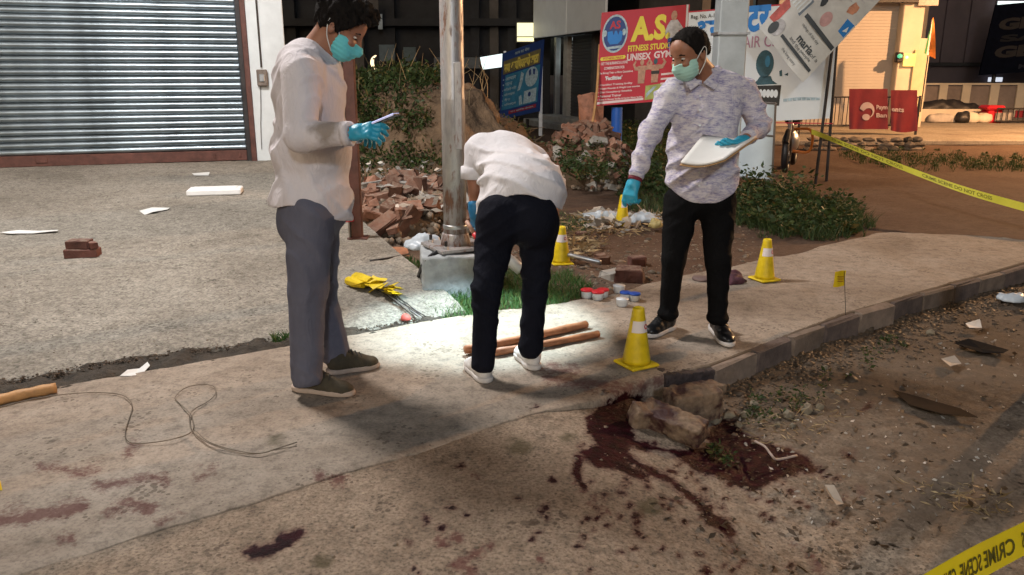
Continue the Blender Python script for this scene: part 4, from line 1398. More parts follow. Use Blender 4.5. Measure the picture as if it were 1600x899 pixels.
for (x, y, s, mt) in ((0.80, 0.62, 0.07, orange_p), (0.45, 0.62, 0.09, orange_p), (0.60, 0.75, 0.08, red_p), (0.30, 0.75, 0.08, orange_p), (0.25, 0.60, 0.06, MAT['sign_teal']), (0.42, 0.48, 0.05, dark_p), (0.85, 0.78, 0.06, orange_p), (0.12, 0.52, 0.05, red_p)):
    n_ = 9
    rr = rng.uniform(0.6, 1.2, n_)
    ST.poly([(x + s * rr[i] * math.cos(6.283 * i / n_), y + 0.8 * s * rr[i] * math.sin(6.283 * i / n_)) for i in range(n_)], mt, 'colour_photo')
for j in range(9):
    x, y = rng.uniform(0.15, 0.8), rng.uniform(0.52, 0.85)
    bar(x, x + 0.14, y, y + 0.008, MAT['print_grey'])
mesh('tie_rope', *tube_geo([ST.p(0.98, 0.95), at(1372, 0, 11.0), at(1420, -60, 12.0)], 0.008, 5), MAT['grey_metal'], tb)

# blank white light box standing by the clinic board
lb = thing('white_display_box', 'blank white upright display box standing in the weeds', 'sign', at(1186, 284, 10.6))
B = Board(at(1150, 158, 10.7), at(1212, 162, 10.5), at(1146, 276, 10.7))
B.slab(M('box_face', (0.55, 0.64, 0.70), 0.45, var=0.05), lb, 0.10)
fr = MAT['grey_metal']
for (p, q) in ((B.p(0, 0), B.p(1, 0)), (B.p(1, 0), B.p(1, 1.03)), (B.p(0, 0), B.p(0, 1.03)), (B.p(0, 1), B.p(1, 1)), (B.p(0.0, 0.40), B.p(1, 0.42))):
    mesh('frame_bar', *tube_geo([p, q], 0.014, 6), M('box_frame', (0.22, 0.20, 0.19), 0.5, 0.5) if 'box_frame' not in bpy.data.materials else bpy.data.materials['box_frame'], lb)

# concrete pole between the boards
cpole = thing('concrete_pole', 'grey concrete utility pole in front of the clinic signboard', 'pole', at(1148, 290, 9.6))
x0 = at(1143, 100, 9.6)
mm = MB()
for h0, h1 in ((0, 6.5),):
    for w0, w1 in (((-0.165, -0.14), (0.165, 0.14)),):
        v, f = box_geo((-0.5, -0.5, 0), (0.5, 0.5, 1), 0.04)
        v = v * np.array([0.34, 0.30, 7.0]); v[:, 0] *= 1 - v[:, 2] * 0.02; v[:, 1] *= 1 - v[:, 2] * 0.02
        mm.add(v + np.array([x0[0], 9.75, -0.1]), f)
mm.build('shaft', M('pole_concrete', (0.36, 0.40, 0.42), 0.8, var=0.15, vscale=4, bump=0.2), cpole)
v, f = box_geo((-0.186, -0.006, 0), (0.186, 0.33, 0.03)); 
mesh('steel_band', v + np.array([x0[0], 9.59, 1.9]), f, MAT['grey_metal'], cpole)

# rubble retaining wall below the bank forecourt
rw = thing('rubble_wall', 'low wall of rough rubble stones below the bank railing', 'wall', at(1370, 240, 16.4))
MAT['wall_stone'] = M('wall_stone', (0.13, 0.10, 0.075), 0.95, var=0.5, vscale=5, bump=0.8, bscale=20, bdist=0.03, per_object=0.5)
for row in range(3):
    x = at(1262, 230, 16.4)[0] + 0.1 * row
    while x < at(1446, 230, 16.4)[0]:
        v, f = ico_geo()
        s = np.array([rng.uniform(0.09, 0.19), 0.12, rng.uniform(0.05, 0.08)])
        mesh('stone', v * s * (1 + 0.22 * rng.uniform(-1, 1, (12, 1))) + np.array([x, 16.4 + 0.1 * row + rng.normal(0, 0.04), -0.02 + 0.085 * row]), f, MAT['wall_stone'], rw)
        x += s[0] * 1.75

# ------------------------------------------------------------------ railing with two red banners
YR = 19.2
rail = thing('bank_railing', 'thin dark metal railing carrying the red banners at the bank', 'railing', at(1370, 214, YR))
def rx(px): return at(px, 180, YR)[0]
ztop, zbot = at(1300, 152, YR)[2], at(1300, 196, YR)[2]
for z in (ztop, zbot):
    mesh('rail', *tube_geo([(rx(1250), YR, z), (rx(1434), YR, z)], 0.018, 6), MAT['dark_metal'], rail)
bal_v, bal_f = tube_geo([(0, YR, zbot), (0, YR, ztop)], 0.010, 5)
bal = mesh_data('baluster', bal_v, bal_f); bal.materials.append(MAT['dark_metal'])
for k in range(29):
    o = obj('baluster', bal, None, rail)
    o.location = Vector((rx(1254) + k * (rx(1430) - rx(1254)) / 28, 0, 0)) - rail.location
for q in (1250, 1434):
    mesh('post', *tube_geo([(rx(q), YR, 0.0), (rx(q), YR, ztop + 0.03)], 0.03, 6), MAT['dark_metal'], rail)
MAT['banner'] = M('red_banner', (0.125, 0.004, 0.012), 0.55, var=0.2, vscale=4)
def banner(x0, x1, y0, y1, label, droop=0.0):
    t = thing('red_banner', label, 'banner', at((x0 + x1) / 2, y1, YR - 0.06), 'red bank banners on the railing')
    n, mm_ = 26, 14
    def p(u, v, off=0.0):
        q = at(x0 + (x1 - x0) * u, y0 + (y1 - y0) * v + droop * v * (1 - abs(2 * u - 1) ** 2), YR - 0.05)
        fold = 0.016 * math.sin(u * 17 + 3 * v + 2 * math.sin(u * 5)) * (0.15 + v * v)
        return q + np.array([0, -0.035 + fold - off, 0])
    V = [p(i / n, j / mm_) for i in range(n + 1) for j in range(mm_ + 1)]
    V2 = [q + np.array([0, 0.006, 0]) for q in V]
    F = [(i * (mm_ + 1) + j, i * (mm_ + 1) + j + 1, (i + 1) * (mm_ + 1) + j + 1, (i + 1) * (mm_ + 1) + j) for i in range(n) for j in range(mm_)]
    mesh('cloth', V + V2, F + [tuple(q + len(V) for q in f[::-1]) for f in F], MAT['banner'], t, True)
    return t, p
t1, p1 = banner(1326, 1386, 139, 202, 'wide red cloth banner with a white swoosh emblem on the railing')
t2, p2 = banner(1391, 1432, 141, 204, 'narrow red banner beside the wide one, sagging at its lower corner', 3)
MAT['banner_white'] = M('banner_white', (0.36, 0.27, 0.27), 0.6, var=0.1, bump=0)
def wrap(pf, shp, fcs, name, parent):
    mesh(name, [pf(x, y, 0.012) for x, y in shp], fcs, MAT['banner_white'], parent)
sw = []
n_ = 18
out_ = [(0.46 + 0.19 * math.cos(t), 0.53 + 0.20 * math.sin(t)) for t in np.linspace(math.pi * 1.05, math.pi * 2.35, n_)]
in_ = [(0.47 + 0.13 * math.cos(t) * (0.75 + 0.02 * i), 0.56 + 0.07 * math.sin(t) * (0.6 + 0.09 * i)) for i, t in enumerate(np.linspace(math.pi * 1.05, math.pi * 2.35, n_))]
wrap(p1, out_ + in_, [(i, i + 1, n_ + i + 1, n_ + i) for i in range(n_ - 1)], 'emblem', t1)
a8 = np.linspace(0, 6.283, 14, endpoint=False)
wrap(p1, [(0.43 + 0.10 * math.cos(q), 0.70 + 0.08 * math.sin(q)) for q in a8] + [(0.43, 0.70)], [(i, (i + 1) % 14, 14) for i in range(14)], 'emblem_drop', t1)
def btext(pf, s, x, y, w, h, parent):
    v, f = text_geo(s, 0.03)
    lo, hi = v.min(0), v.max(0)
    q = (v - lo) / (hi - lo)
    mesh('lettering', [pf(x + w * c_[0], y + h * (1 - c_[1]), 0.014) for c_ in q], f, MAT['banner_white'], parent)
btext(p1, 'Paym', 0.70, 0.40, 0.29, 0.14, t1); btext(p1, 'Ban', 0.70, 0.60, 0.27, 0.11, t1)
btext(p2, 'ents', 0.02, 0.42, 0.46, 0.10, t2)

# tricolour flag on a leaning pole
fl_ = thing('small_flag', 'small orange, white and green flag on a leaning stick', 'flag', at(1440, 160, 20.5))
mesh('stick', *tube_geo([at(1438, 175, 20.5), at(1458, 28, 20.4)], 0.014, 6), MAT['dark_metal'], fl_)
def fstrip(u0, u1, mat, nm):
    V, k = [], 8
    for j in range(k + 1):
        v = j / k
        for u in (u0, u1):
            L, Rr = np.array([1445 + 11 * (1 - v), 32 + 52 * v]), np.array([1458.5 + 6 * v * (1.5 - v), 27 + 65 * v])
            q = L + (Rr - L) * u
            V.append(at(q[0], q[1], 20.38 - 0.05 * math.sin(u * 6 + v * 3)))
    V2 = [q + np.array([0, 0.006, 0]) for q in V]
    F = [(2 * j, 2 * j + 2, 2 * j + 3, 2 * j + 1) for j in range(k)]
    mesh(nm, V + V2, F + [tuple(q + len(V) for q in f[::-1]) for f in F], mat, fl_, True)
fstrip(0.36, 1.0, M('saffron', (0.72, 0.20, 0.03), 0.6), 'orange_stripe')
fstrip(0.16, 0.36, M('flag_white', (0.7, 0.66, 0.58), 0.6), 'white_stripe')
fstrip(-0.05, 0.16, M('flag_green', (0.05, 0.22, 0.08), 0.6), 'green_stripe')

# pale fence, low wall and what stands along it
YF = 27.0
fen = thing('pale_fence', 'pale mesh fence on white posts behind the low wall', 'fence', at(1520, 180, YF))
for q in (1438, 1472, 1508, 1552, 1594, 1640, 1690):
    a0, a1 = at(q - 2.4, 130, YF), at(q + 2.4, 190, YF)
    mesh('post', *box_geo((a0[0], YF, 0.0), (a1[0], YF + 0.08, a0[2]), 0.01), MAT['cream'], fen)
mesh('top_rail', *box_geo((at(1438, 130, YF)[0], YF - 0.02, at(1438, 133, YF)[2]), (at(1690, 130, YF)[0], YF + 0.06, at(1438, 130, YF)[2])), MAT['cream'], fen)
mesh('mesh_panel', *box_geo((at(1438, 130, YF)[0], YF + 0.09, 0.1), (at(1690, 130, YF)[0], YF + 0.10, at(1438, 134, YF)[2])), M('fence_mesh', (0.24, 0.185, 0.16), 0.85, var=0.25, vscale=2), fen)
lw = vbox('low_wall', at(1436, 180, 24.5)[0], at(1557, 180, 24.5)[0], 24.5, 24.75, 0.0, at(1450, 171, 24.5)[2], MAT['cream'], None, 0.02)
tag(lw, 'low cream wall standing before the pale fence', 'wall')
hb = MB()
dz = at(1450, 172, 25.3)[2]
heap = sdf_mesh('dark_heap', [el(at(1478, 166, 25.3), (0.34, 0.2, 0.2), k=0.15), el(at(1455, 170, 25.3), (0.5, 0.2, 0.12), k=0.1), el(at(1500, 170, 25.3), (0.4, 0.2, 0.10), k=0.1),
                              el(np.array([at(1480, 168, 25.3)[0], 25.3, 0.2]), (1.3, 0.3, 0.42), k=0.2), warp(lambda X, Y, Z, D: 0.06 * noise3(X * 5, Y * 5, Z * 5, 4))], 0.05, MAT['dark_metal'])
tag(heap, 'dark covered heap between the low wall and the fence', 'heap')
def sack(px, py0, py1, w, mat, label, lean=0.0):
    t = at(px, py0, 23.8); b_ = at(px, py1, 23.8)
    h = t[2] - 0.06
    o = sdf_mesh('sack', [el((b_[0], 23.8, 0.06 + h * 0.42), (w, 0.2, h * 0.5), k=0.1), el((b_[0] + lean, 23.8, 0.06 + h * 0.8), (w * 0.7, 0.14, h * 0.24), k=0.1),
                          warp(lambda X, Y, Z, D: 0.03 * noise3(X * 9, Y * 9, Z * 5, 6)), cut((0, 0, 0.065), (0, 0, -1))], 0.025, mat)
    return tag(o, label, 'sack', 'sacks by the low wall')
sack(1503, 175, 198, 0.22, MAT['dark_metal'], 'dark tall sack leaning at the low wall')
sack(1516, 176, 199, 0.2, MAT['cream'], 'pale sack at the end of the low wall')
sack(1535, 178, 199, 0.25, MAT['cream'], 'slumped pale sack nearest the red bin', 0.05)
o = sdf_mesh('sleeping_bundle', [rc(at(1456, 188, 24.0), at(1488, 190, 24.0), 0.16, 0.14, 0.1), el(at(1470, 186, 24.0), (0.4, 0.2, 0.16), k=0.1), warp(lambda X, Y, Z, D: 0.03 * noise3(X * 8, Y * 8, Z * 8, 9)), cut((0, 0, 0.065), (0, 0, -1))], 0.03, M('grey_tarp', (0.40, 0.34, 0.29), 0.7))
tag(o, 'grey rolled tarpaulin lying along the low wall', 'tarpaulin')
bn = thing('red_bin', 'red plastic bin with a rounded lid at the end of the low wall', 'bin', at(1552, 198, 24.0))
q0, q1 = at(1540, 167, 23.9), at(1560, 198, 23.9)
mesh('body', *box_geo((q0[0], 23.7, 0.06), (q1[0], 24.2, q0[2] - 0.1), 0.05), MAT['red'], bn)
mesh('lid', *box_geo((q0[0] - 0.05, 23.66, q0[2] - 0.1), (q1[0] + 0.03, 24.24, q0[2] + 0.04), 0.07), MAT['red'], bn)
gt = thing('dark_gate', 'low dark barred gate beside the red bin', 'gate', at(1580, 202, 23.6))
g0, g1 = at(1560, 165, 23.6)[0], at(1720, 165, 23.6)[0]
zt, zb = at(1570, 170, 23.6)[2], 0.12
for z in (zt, zb):
    mesh('rail', *tube_geo([(g0, 23.6, z), (g1, 23.6, z)], 0.03, 6), MAT['dark_metal'], gt)
for k in range(20):
    x = g0 + k * (g1 - g0) / 19
    mesh('bar', *tube_geo([(x, 23.6, zb), (x, 23.6, zt)], 0.014, 5), MAT['dark_metal'], gt)
mesh('sheet', *box_geo((g0, 23.66, zb), (at(1588, 165, 23.6)[0], 23.68, zt - 0.12)), M('gate_sheet', (0.32, 0.27, 0.24), 0.6), gt)
mesh('red_sheet', *box_geo((at(1590, 165, 23.6)[0], 23.64, zb + 0.1), (g1, 23.66, zt - 0.05)), MAT['banner'], gt)

# big dark board at the far right
db = thing('dark_signboard', 'large black signboard with dim pale lettering high at the street end', 'sign', at(1575, 128, 29.5))
B = Board(at(1556, 8, 29.5), at(1760, -10, 29.0), at(1530, 118, 29.5))
B.slab(M('dark_board', (0.005, 0.006, 0.012), 0.9, var=0.3, spec=0.05), db, 0.08)
dimp = M('dim_letters', (0.035, 0.028, 0.026), 0.9, var=0.3)
B.text('GLOBE', 0.06, 0.20, 0.70, 0.17, dimp, db, 0.06, 0.01); B.text('SAIR', 0.10, 0.44, 0.6, 0.10, M('dim2', (0.014, 0.012, 0.013), 0.9), db, 0.05, 0.01)
B.text('GEAR', 0.08, 0.60, 0.62, 0.17, dimp, db, 0.06, 0.01)
B.text('MALL ROAD', 0.30, 0.88, 0.50, 0.07, M('dim3', (0.022, 0.021, 0.032), 0.9), db, 0.03, 0.01)
for q in (1562, 1700):
    mesh('leg', *tube_geo([at(q, 60, 29.8), np.array([at(q, 60, 29.8)[0], 29.8, 0.0])], 0.07, 8), MAT['dark_metal'], db)

# parked motorcycle half hidden behind the clinic board
mc = thing('motorcycle', 'parked motorcycle half hidden behind the clinic signboard', 'motorcycle', at(1228, 268, 12.4))
def torus(c, R_, r, ax=0, n=26, m_=8):
    V, F = [], []
    for i in range(n):
        t = 6.28318 * i / n
        for j in range(m_):
            s = 6.28318 * j / m_
            rr = R_ + r * math.cos(s)
            V.append(np.array(c) + np.array([rr * math.cos(t), r * math.sin(s), rr * math.sin(t)]))
            F.append((i * m_ + j, ((i + 1) % n) * m_ + j, ((i + 1) % n) * m_ + (j + 1) % m_, i * m_ + (j + 1) % m_))
    return np.array(V), F
wc = at(1229, 240, 12.3); wc[2] = 0.29
mc.location = (wc[0], wc[1], 0); mc.rotation_euler = (0, 0, math.radians(66))
for dx in (0.0, 1.22):
    w = mesh('wheel', *torus(wc + np.array([dx, 0, 0]), 0.25, 0.05), MAT['black'], mc, True)
    hub = MB()
    for k in range(8):
        t = 6.283 * k / 8
        hub.tube([wc + np.array([dx, 0, 0]), wc + np.array([dx + 0.22 * math.cos(t), 0, 0.22 * math.sin(t)])], 0.006, 4)
    hub.tube([wc + np.array([dx, -0.04, 0]), wc + np.array([dx, 0.04, 0])], 0.04, 10)
    hub.build('spokes', MAT['grey_metal'], w)
orange = M('orange_paint', (0.50, 0.16, 0.03), 0.4, var=0.2)
mesh('fork', *tube_geo([wc, wc + np.array([0.22, 0, 0.62])], 0.03, 8), MAT['grey_metal'], mc)
mesh('mudguard', *tube_geo(spline([wc + np.array([-0.25, 0, 0.17]), wc + np.array([0.0, 0, 0.33]), wc + np.array([0.27, 0, 0.2])], 12), 0.045, 8), MAT['black'], mc)
sdf_mesh('tank', [el(wc + np.array([0.48, 0, 0.52]), (0.25, 0.13, 0.13), k=0.05), el(wc + np.array([0.85, 0, 0.47]), (0.34, 0.12, 0.07), k=0.08)], 0.02, MAT['black'], mc)
sdf_mesh('engine', [el(wc + np.array([0.52, 0, 0.14]), (0.2, 0.13, 0.18), k=0.05), rc(wc + np.array([0.3, 0, 0.4]), wc + np.array([1.1, 0, 0.1]), 0.05, 0.05)], 0.02, MAT['grey_metal'], mc)
sdf_mesh('headlamp', [el(wc + np.array([0.10, 0, 0.62]), (0.1, 0.1, 0.11), k=0.03)], 0.02, MAT['black'], mc)
mesh('handlebar', *tube_geo(spline([wc + np.array([0.35, -0.35, 0.72]), wc + np.array([0.22, -0.2, 0.76]), wc + np.array([0.2, 0.2, 0.76]), wc + np.array([0.35, 0.35, 0.72])], 14), 0.014, 6), MAT['dark_metal'], mc)
mesh('leg_guard', *tube_geo(spline([wc + np.array([0.30, -0.05, 0.35]), wc + np.array([0.33, -0.3, 0.33]), wc + np.array([0.38, -0.3, 0.02]), wc + np.array([0.40, -0.05, 0.0])], 14), 0.022, 6), orange, mc)
def boxd(X, Y, Z, c, s, R):
    R = np.asarray(R)
    dx, dy, dz = X - c[0], Y - c[1], Z - c[2]
    q = [np.abs(R[0, i] * dx + R[1, i] * dy + R[2, i] * dz) - (s[i] - 0.007) for i in range(3)]
    out = np.sqrt(sum(np.maximum(k_, 0) ** 2 for k_ in q))
    return out + np.minimum(np.maximum(np.maximum(q[0], q[1]), q[2]), 0) - 0.007
# ------------------------------------------------------------------ traffic-cone markers
cone_prof = [(0.062, 0.016), (0.060, 0.03), (0.050, 0.09), (0.038, 0.165), (0.027, 0.235), (0.0255, 0.247), (0.021, 0.25), (0.020, 0.235)]
def cone_meshes():
    v, f = lathe_geo(cone_prof, 28)
    body = mesh_data('body', v, f, True); body.materials.append(MAT['yellow'])
    v, f = box_geo((-0.074, -0.074, 0.0), (0.074, 0.074, 0.014), 0.006)
    base = mesh_data('base', v, f); base.materials.append(MAT['yellow'])
    seg = [(math.cos(t), math.sin(t)) for t in np.linspace(-2.9, 0.2, 18)]
    V = []
    for z in (0.150, 0.198):
        r = np.interp(z, [q[1] for q in cone_prof[1:6]], [q[0] for q in cone_prof[1:6]]) + 0.0014
        V += [(r * c, r * s, z) for c, s in seg]
    n = len(seg)
    st = mesh_data('sticker', V, [(i, i + 1, n + i + 1, n + i) for i in range(n - 1)], True); st.materials.append(MAT['sticker'])
    V = []
    for (a0, a1) in ((0.30, 0.36), (0.52, 0.60), (0.64, 0.72)):
        pass
    k = 12
    ring = []
    for rr in (0.011, 0.0065):
        for j in range(k):
            t = 6.283 * j / k
            zz = 0.174 + rr * math.sin(t)
            r = np.interp(zz, [q[1] for q in cone_prof[1:6]], [q[0] for q in cone_prof[1:6]]) + 0.0026
            th = -1.15 + rr * math.cos(t) / 0.036
            ring.append((r * math.cos(th), r * math.sin(th), zz))
    mk = mesh_data('sticker_mark', ring, [(j, (j + 1) % k, k + (j + 1) % k, k + j) for j in range(k)]); mk.materials.append(MAT['red'])
    return body, base, st, mk
CB = cone_meshes()
for (px, py, s, rz, label) in ((994, 571, 1.19, 0.5, 'nearest yellow marker cone, at the broken end of the kerb'), (877, 409, 1.19, 0.2, 'yellow marker cone by the pipe on the bare earth behind the bending man'),
                               (972, 350, 1.18, 0.9, 'farthest yellow marker cone, below the pointing blue glove'), (1194, 438, 1.17, 0.4, 'yellow marker cone standing alone on the pavement beside the dark cloth')):
    p = gr(px, py, 0.0 if py > 420 else -0.03)
    if py <= 420: p[2] = earth_z(p[0], p[1]) + 0.004
    else: p[2] = 0.004
    t = thing('marker_cone', label, 'cone', p, 'yellow marker cones')
    t.rotation_euler = (0, 0, rz); t.scale = (s, s, s * 1.05)
    for nm, me in zip(('body', 'base'), CB[:2]):
        o = obj(nm, me, None, None); o.parent = t
    o = obj('sticker', CB[2], None, None); o.parent = t
    o2 = obj('sticker_mark', CB[3], None, None); o2.parent = o

# ------------------------------------------------------------------ evidence flags
def flag_sheet(c, R, w, h, bend=0.15):
    V = []
    n = 6
    for i in range(n + 1):
        for j in range(3):
            u_, v_ = i / n - 0.5, j / 2 - 0.5
            V.append(np.array([u_ * w, bend * w * math.sin(u_ * 4 + v_), v_ * h]))
    V = np.array(V)
    V2 = V + np.array([0, 0.002, 0])
    F = [(i * 3 + j, (i + 1) * 3 + j, (i + 1) * 3 + j + 1, i * 3 + j + 1) for i in range(n) for j in range(2)]
    A = np.concatenate([V, V2]) @ np.asarray(R).T + c
    return A, F + [tuple(q + len(V) for q in f[::-1]) for f in F]
ef = thing('marker_flag', 'single yellow marker flag on a thin wire stuck in at the kerb', 'flag', gr(1322, 523, -0.14))
top = at(1312, 436, gr(1322, 523, -0.14)[1])
mesh('wire', *tube_geo([gr(1322, 524, -0.15), at(1321, 480, gr(1322, 523, -0.14)[1]), at(1319, 424, gr(1322, 523, -0.14)[1])], 0.0022, 5), MAT['dark_metal'], ef)
fs = mesh('flag', *flag_sheet(top, rot_z(0.15), 0.085, 0.10), MAT['yellow'], ef, True)
for k in range(3):
    c = top + np.array([0, -0.012, 0.016 - 0.014 * k])
    mesh('printed_line', *box_geo(c - np.array([0.024, 0.0005, 0.0025]), c + np.array([0.020, 0.0005, 0.0025])), M('flag_ink', (0.30, 0.12, 0.01), 0.6, bump=0) if 'flag_ink' not in bpy.data.materials else bpy.data.materials['flag_ink'], fs)

fbn = thing('flag_bundle', 'bundle of yellow marker flags with grey wires lying on the forecourt', 'flags', on_fore(590, 450))
h0, h1, tip = on_fore(560, 446), on_fore(620, 468), gr(662, 499, 0.01)
bd_ = h1 - h0; bd_[2] = 0; bd_ /= np.linalg.norm(bd_)
sd_ = np.array([-bd_[1], bd_[0], 0])
for k in range(4):                                       # rolled flags at the back of the bundle
    c = h0 + sd_ * (-0.05 + 0.034 * k) + bd_ * 0.025 * (k % 2) + np.array([0, 0, 0.034 + 0.02 * (k in (1, 2))])
    P = [c - bd_ * 0.05, c + bd_ * 0.02, c + bd_ * 0.13]
    m_ = MB(); m_.tube(P, [0.030, 0.033, 0.022], 9); m_.build('flag', MAT['yellow'], fbn)
for k in range(13):
    q = k / 12
    c = h0 + (h1 - h0) * (0.30 + 0.74 * q) + sd_ * rng.uniform(-0.045, 0.045) + np.array([0, 0, 0.04 + 0.035 * rng.random() * (1 - 0.5 * q)])
    yaw, tilt, roll = rng.uniform(-0.35, 0.35), rng.uniform(-0.5, 0.6), rng.uniform(-0.25, 0.25)
    Rb = np.stack([bd_, np.array([0, 0, 1.0]), np.cross(bd_, [0, 0, 1.0])], axis=1)
    R = rot_z(yaw) @ Rb @ np.array(Euler((tilt, 0, roll)).to_matrix())
    mesh('flag', *flag_sheet(c, R, 0.13, 0.085, 0.10), MAT['yellow'], fbn, True)
for k in range(9):
    a0 = h0 + (h1 - h0) * rng.uniform(0.2, 1.0) + np.array([0, 0, 0.035]) + sd_ * rng.uniform(-0.02, 0.02)
    e = tip + sd_ * rng.normal(0, 0.035) - bd_ * abs(rng.normal(0, 0.05)) + np.array([0, 0, 0.012])
    mesh('wire', *tube_geo(spline([a0, (a0 + e) / 2 + sd_ * rng.normal(0, 0.008) + np.array([0, 0, 0.008]), e], 8), 0.0028, 5), MAT['dark_metal'] if k % 3 else MAT['grey_metal'], fbn)

# ------------------------------------------------------------------ sticks
def stick(pts, r, mat, label, group=None):
    n = 14
    P = spline(pts, n)
    v, f = tube_geo(P, [r * (1 + 0.08 * math.sin(i * 1.9)) for i in range(n)], 9)
    return tag(mesh('wooden_stick', v, f, mat, None, True), label, 'stick', group)
stick([gr(727, 547, 0.03), gr(822, 528, 0.028), gr(916, 507, 0.024)], 0.024, MAT['wood'], 'upper brown wooden stick in the torch light behind the bending man\'s feet', 'wooden sticks on the pavement')
stick([gr(772, 551, 0.024), gr(855, 537, 0.024), gr(935, 522, 0.024)], 0.021, MAT['wood'], 'lower brown wooden stick lying beside the other by the near cone', 'wooden sticks on the pavement')
stick([gr(-60, 640, 0.02), gr(20, 620, 0.024), gr(88, 606, 0.024)], 0.026, MAT['pale_wood'], 'pale wooden stick lying at the seam by the picture edge')

# ------------------------------------------------------------------ sample pots
pot_v, pot_f = lathe_geo([(0.030, 0.0), (0.036, 0.003), (0.040, 0.052), (0.041, 0.055)], 20)
pot_me = mesh_data('cup', pot_v, pot_f, True); pot_me.materials.append(MAT['clear_plastic'])
def lid_me(mat):
    v, f = lathe_geo([(0.0435, 0.053), (0.0435, 0.064), (0.040, 0.067), (0.012, 0.0665)], 20)
    me = mesh_data('lid', v, f, True); me.materials.append(mat); return me
LID = {'r': lid_me(MAT['red']), 'b': lid_me(MAT['blue'])}
for (px, py, k, z, s, label) in ((917, 466, 'r', 0, 1.0, 'red-lidded sample pot nearest the grass'), (934, 469, 'r', 0, 1.0, 'red-lidded sample pot in front of the other red lids'), (942, 465, 'r', 0, 0.95, 'red-lidded sample pot standing farthest from the grass'),
                                 (967, 458, '', 0, 1.05, 'open white sample pot standing behind the blue lids'), (972, 479, '', 0, 1.0, 'open white sample pot lying nearest the near cone'), (977, 469, 'b', 0, 0.9, 'blue-lidded sample pot between the open white pots'), (992, 471, 'b', 0, 0.9, 'blue-lidded sample pot beside the man\'s black trousers')):
    p = gr(px, py); p[2] = 0.004
    t = thing('sample_pot', label, 'sample pot', p, 'sample pots on the pavement')
    t.rotation_euler = (0, 0, random.uniform(0, 6)); t.scale = (s, s, s * 0.9)
    o = obj('cup', pot_me, None, None); o.parent = t
    if k:
        o = obj('lid', LID[k], None, None); o.parent = t

# dark red cloth
def crumple(name, c, sx, sy, h, mat, label, cat, seed, flat=0.35, vox=0.008):
    c = np.asarray(c, float)
    o = sdf_mesh(name, [el(c + np.array([0, 0, h * 0.2]), (sx, sy, h), k=0.02), el(c + np.array([-sx * 0.5, 0, 0]), (sx * 0.6, sy * 1.1, h * 0.6), k=0.04), el(c + np.array([sx * 0.4, sy * 0.3, 0]), (sx * 0.6, sy * 0.9, h * 0.7), k=0.04),
                        warp(lambda X, Y, Z, D: 0.35 * h * noise3(X * 28, Y * 28, Z * 28, seed) + 0.45 * h * noise3(X * 12, Y * 12, Z * 12, seed + 1)), cut((0, 0, c[2] - 0.004), (0, 0, -1))], vox, mat, None, 0.05)
    return tag(o, label, cat)
crumple('dark_cloth', gr(1146, 440) + np.array([0, 0, 0.0]), 0.085, 0.07, 0.05, M('maroon_cloth', (0.075, 0.028, 0.04), 0.8, var=0.5, vscale=30), 'crumpled maroon cloth on the pavement behind the standing man\'s leg', 'cloth', 3)
crumple('grey_cloth', gr(1100, 437), 0.07, 0.05, 0.018, M('grey_purple', (0.16, 0.11, 0.10), 0.85), 'flat grey-brown cloth scrap between the standing man\'s legs', 'cloth', 13)

# ------------------------------------------------------------------ steel street pole on its plinth
def rust_mat():
    m, t, b = nt('rusty_pole')
    tc = t.nodes.new('ShaderNodeTexCoord')
    mp = t.nodes.new('ShaderNodeMapping'); mp.inputs['Scale'].default_value = (1.4, 1.4, 0.35)
    lk(t, tc.outputs['Object'], mp.inputs[0])
    n1 = noise_node(t, 6, 8, 0.7, mp.outputs[0], 0.3); n2 = noise_node(t, 30, 5, 0.6, mp.outputs[0])
    s = math_node(t, 'ADD', n1.outputs[0], math_node(t, 'MULTIPLY', math_node(t, 'SUBTRACT', n2.outputs[0], 0.5), 0.5))
    f = ramp(t, s, [(0.51, 0.0), (0.64, 1.0)]).outputs[0]
    steel = ramp(t, n2.outputs[0], [(0.3, (0.34, 0.33, 0.33)), (0.7, (0.50, 0.48, 0.47))]).outputs[0]
    rust = ramp(t, n2.outputs[0], [(0.3, (0.075, 0.030, 0.02)), (0.7, (0.20, 0.10, 0.06))]).outputs[0]
    lk(t, mixc(t, f, steel, rust), b.inputs['Base Color'])
    lk(t, math_node(t, 'SUBTRACT', 0.55, math_node(t, 'MULTIPLY', f, 0.5)), b.inputs['Metallic'])
    lk(t, math_node(t, 'ADD', 0.45, math_node(t, 'MULTIPLY', f, 0.4)), b.inputs['Roughness'])
    lk(t, bump_node(t, s, 0.35, 0.004), b.inputs['Normal'])
    return m
MAT['rusty'] = rust_mat()
PZ = 0.25
pc = at(712, 392, 5.62); pc[2] = PZ
pole = thing('steel_pole', 'rust-streaked steel pole bolted to a concrete plinth beside the bending man', 'pole', (pc[0], pc[1], 0))
def jitter(v, a): return v + rng.uniform(-a, a, v.shape)
plc = np.array([pc[0] + 0.015, pc[1] - 0.01, 0.05])
sdf_mesh('plinth', [('u', (lambda X, Y, Z: boxd(X, Y, Z, plc, (0.26, 0.25, 0.205), rot_z(0.12))), plc - 0.45, plc + 0.45, 0.01), warp(lambda X, Y, Z, D: 0.010 * noise3(X * 9, Y * 9, Z * 9, 4) + 0.006 * noise3(X * 30, Y * 30, Z * 30, 5) + 0.003 * noise3(X * 70, Y * 70, Z * 70, 6))], 0.012,
         M('plinth_concrete', (0.33, 0.35, 0.36), 0.9, var=0.3, vscale=7, bump=0.6, bscale=40, bdist=0.012), pole)
v, f = box_geo((-0.19, -0.19, 0.0), (0.19, 0.19, 0.024), 0.004)
mesh('base_plate', v @ rot_z(0.5).T + pc + np.array([0, 0, 0.02]), f, MAT['rusty'], pole)
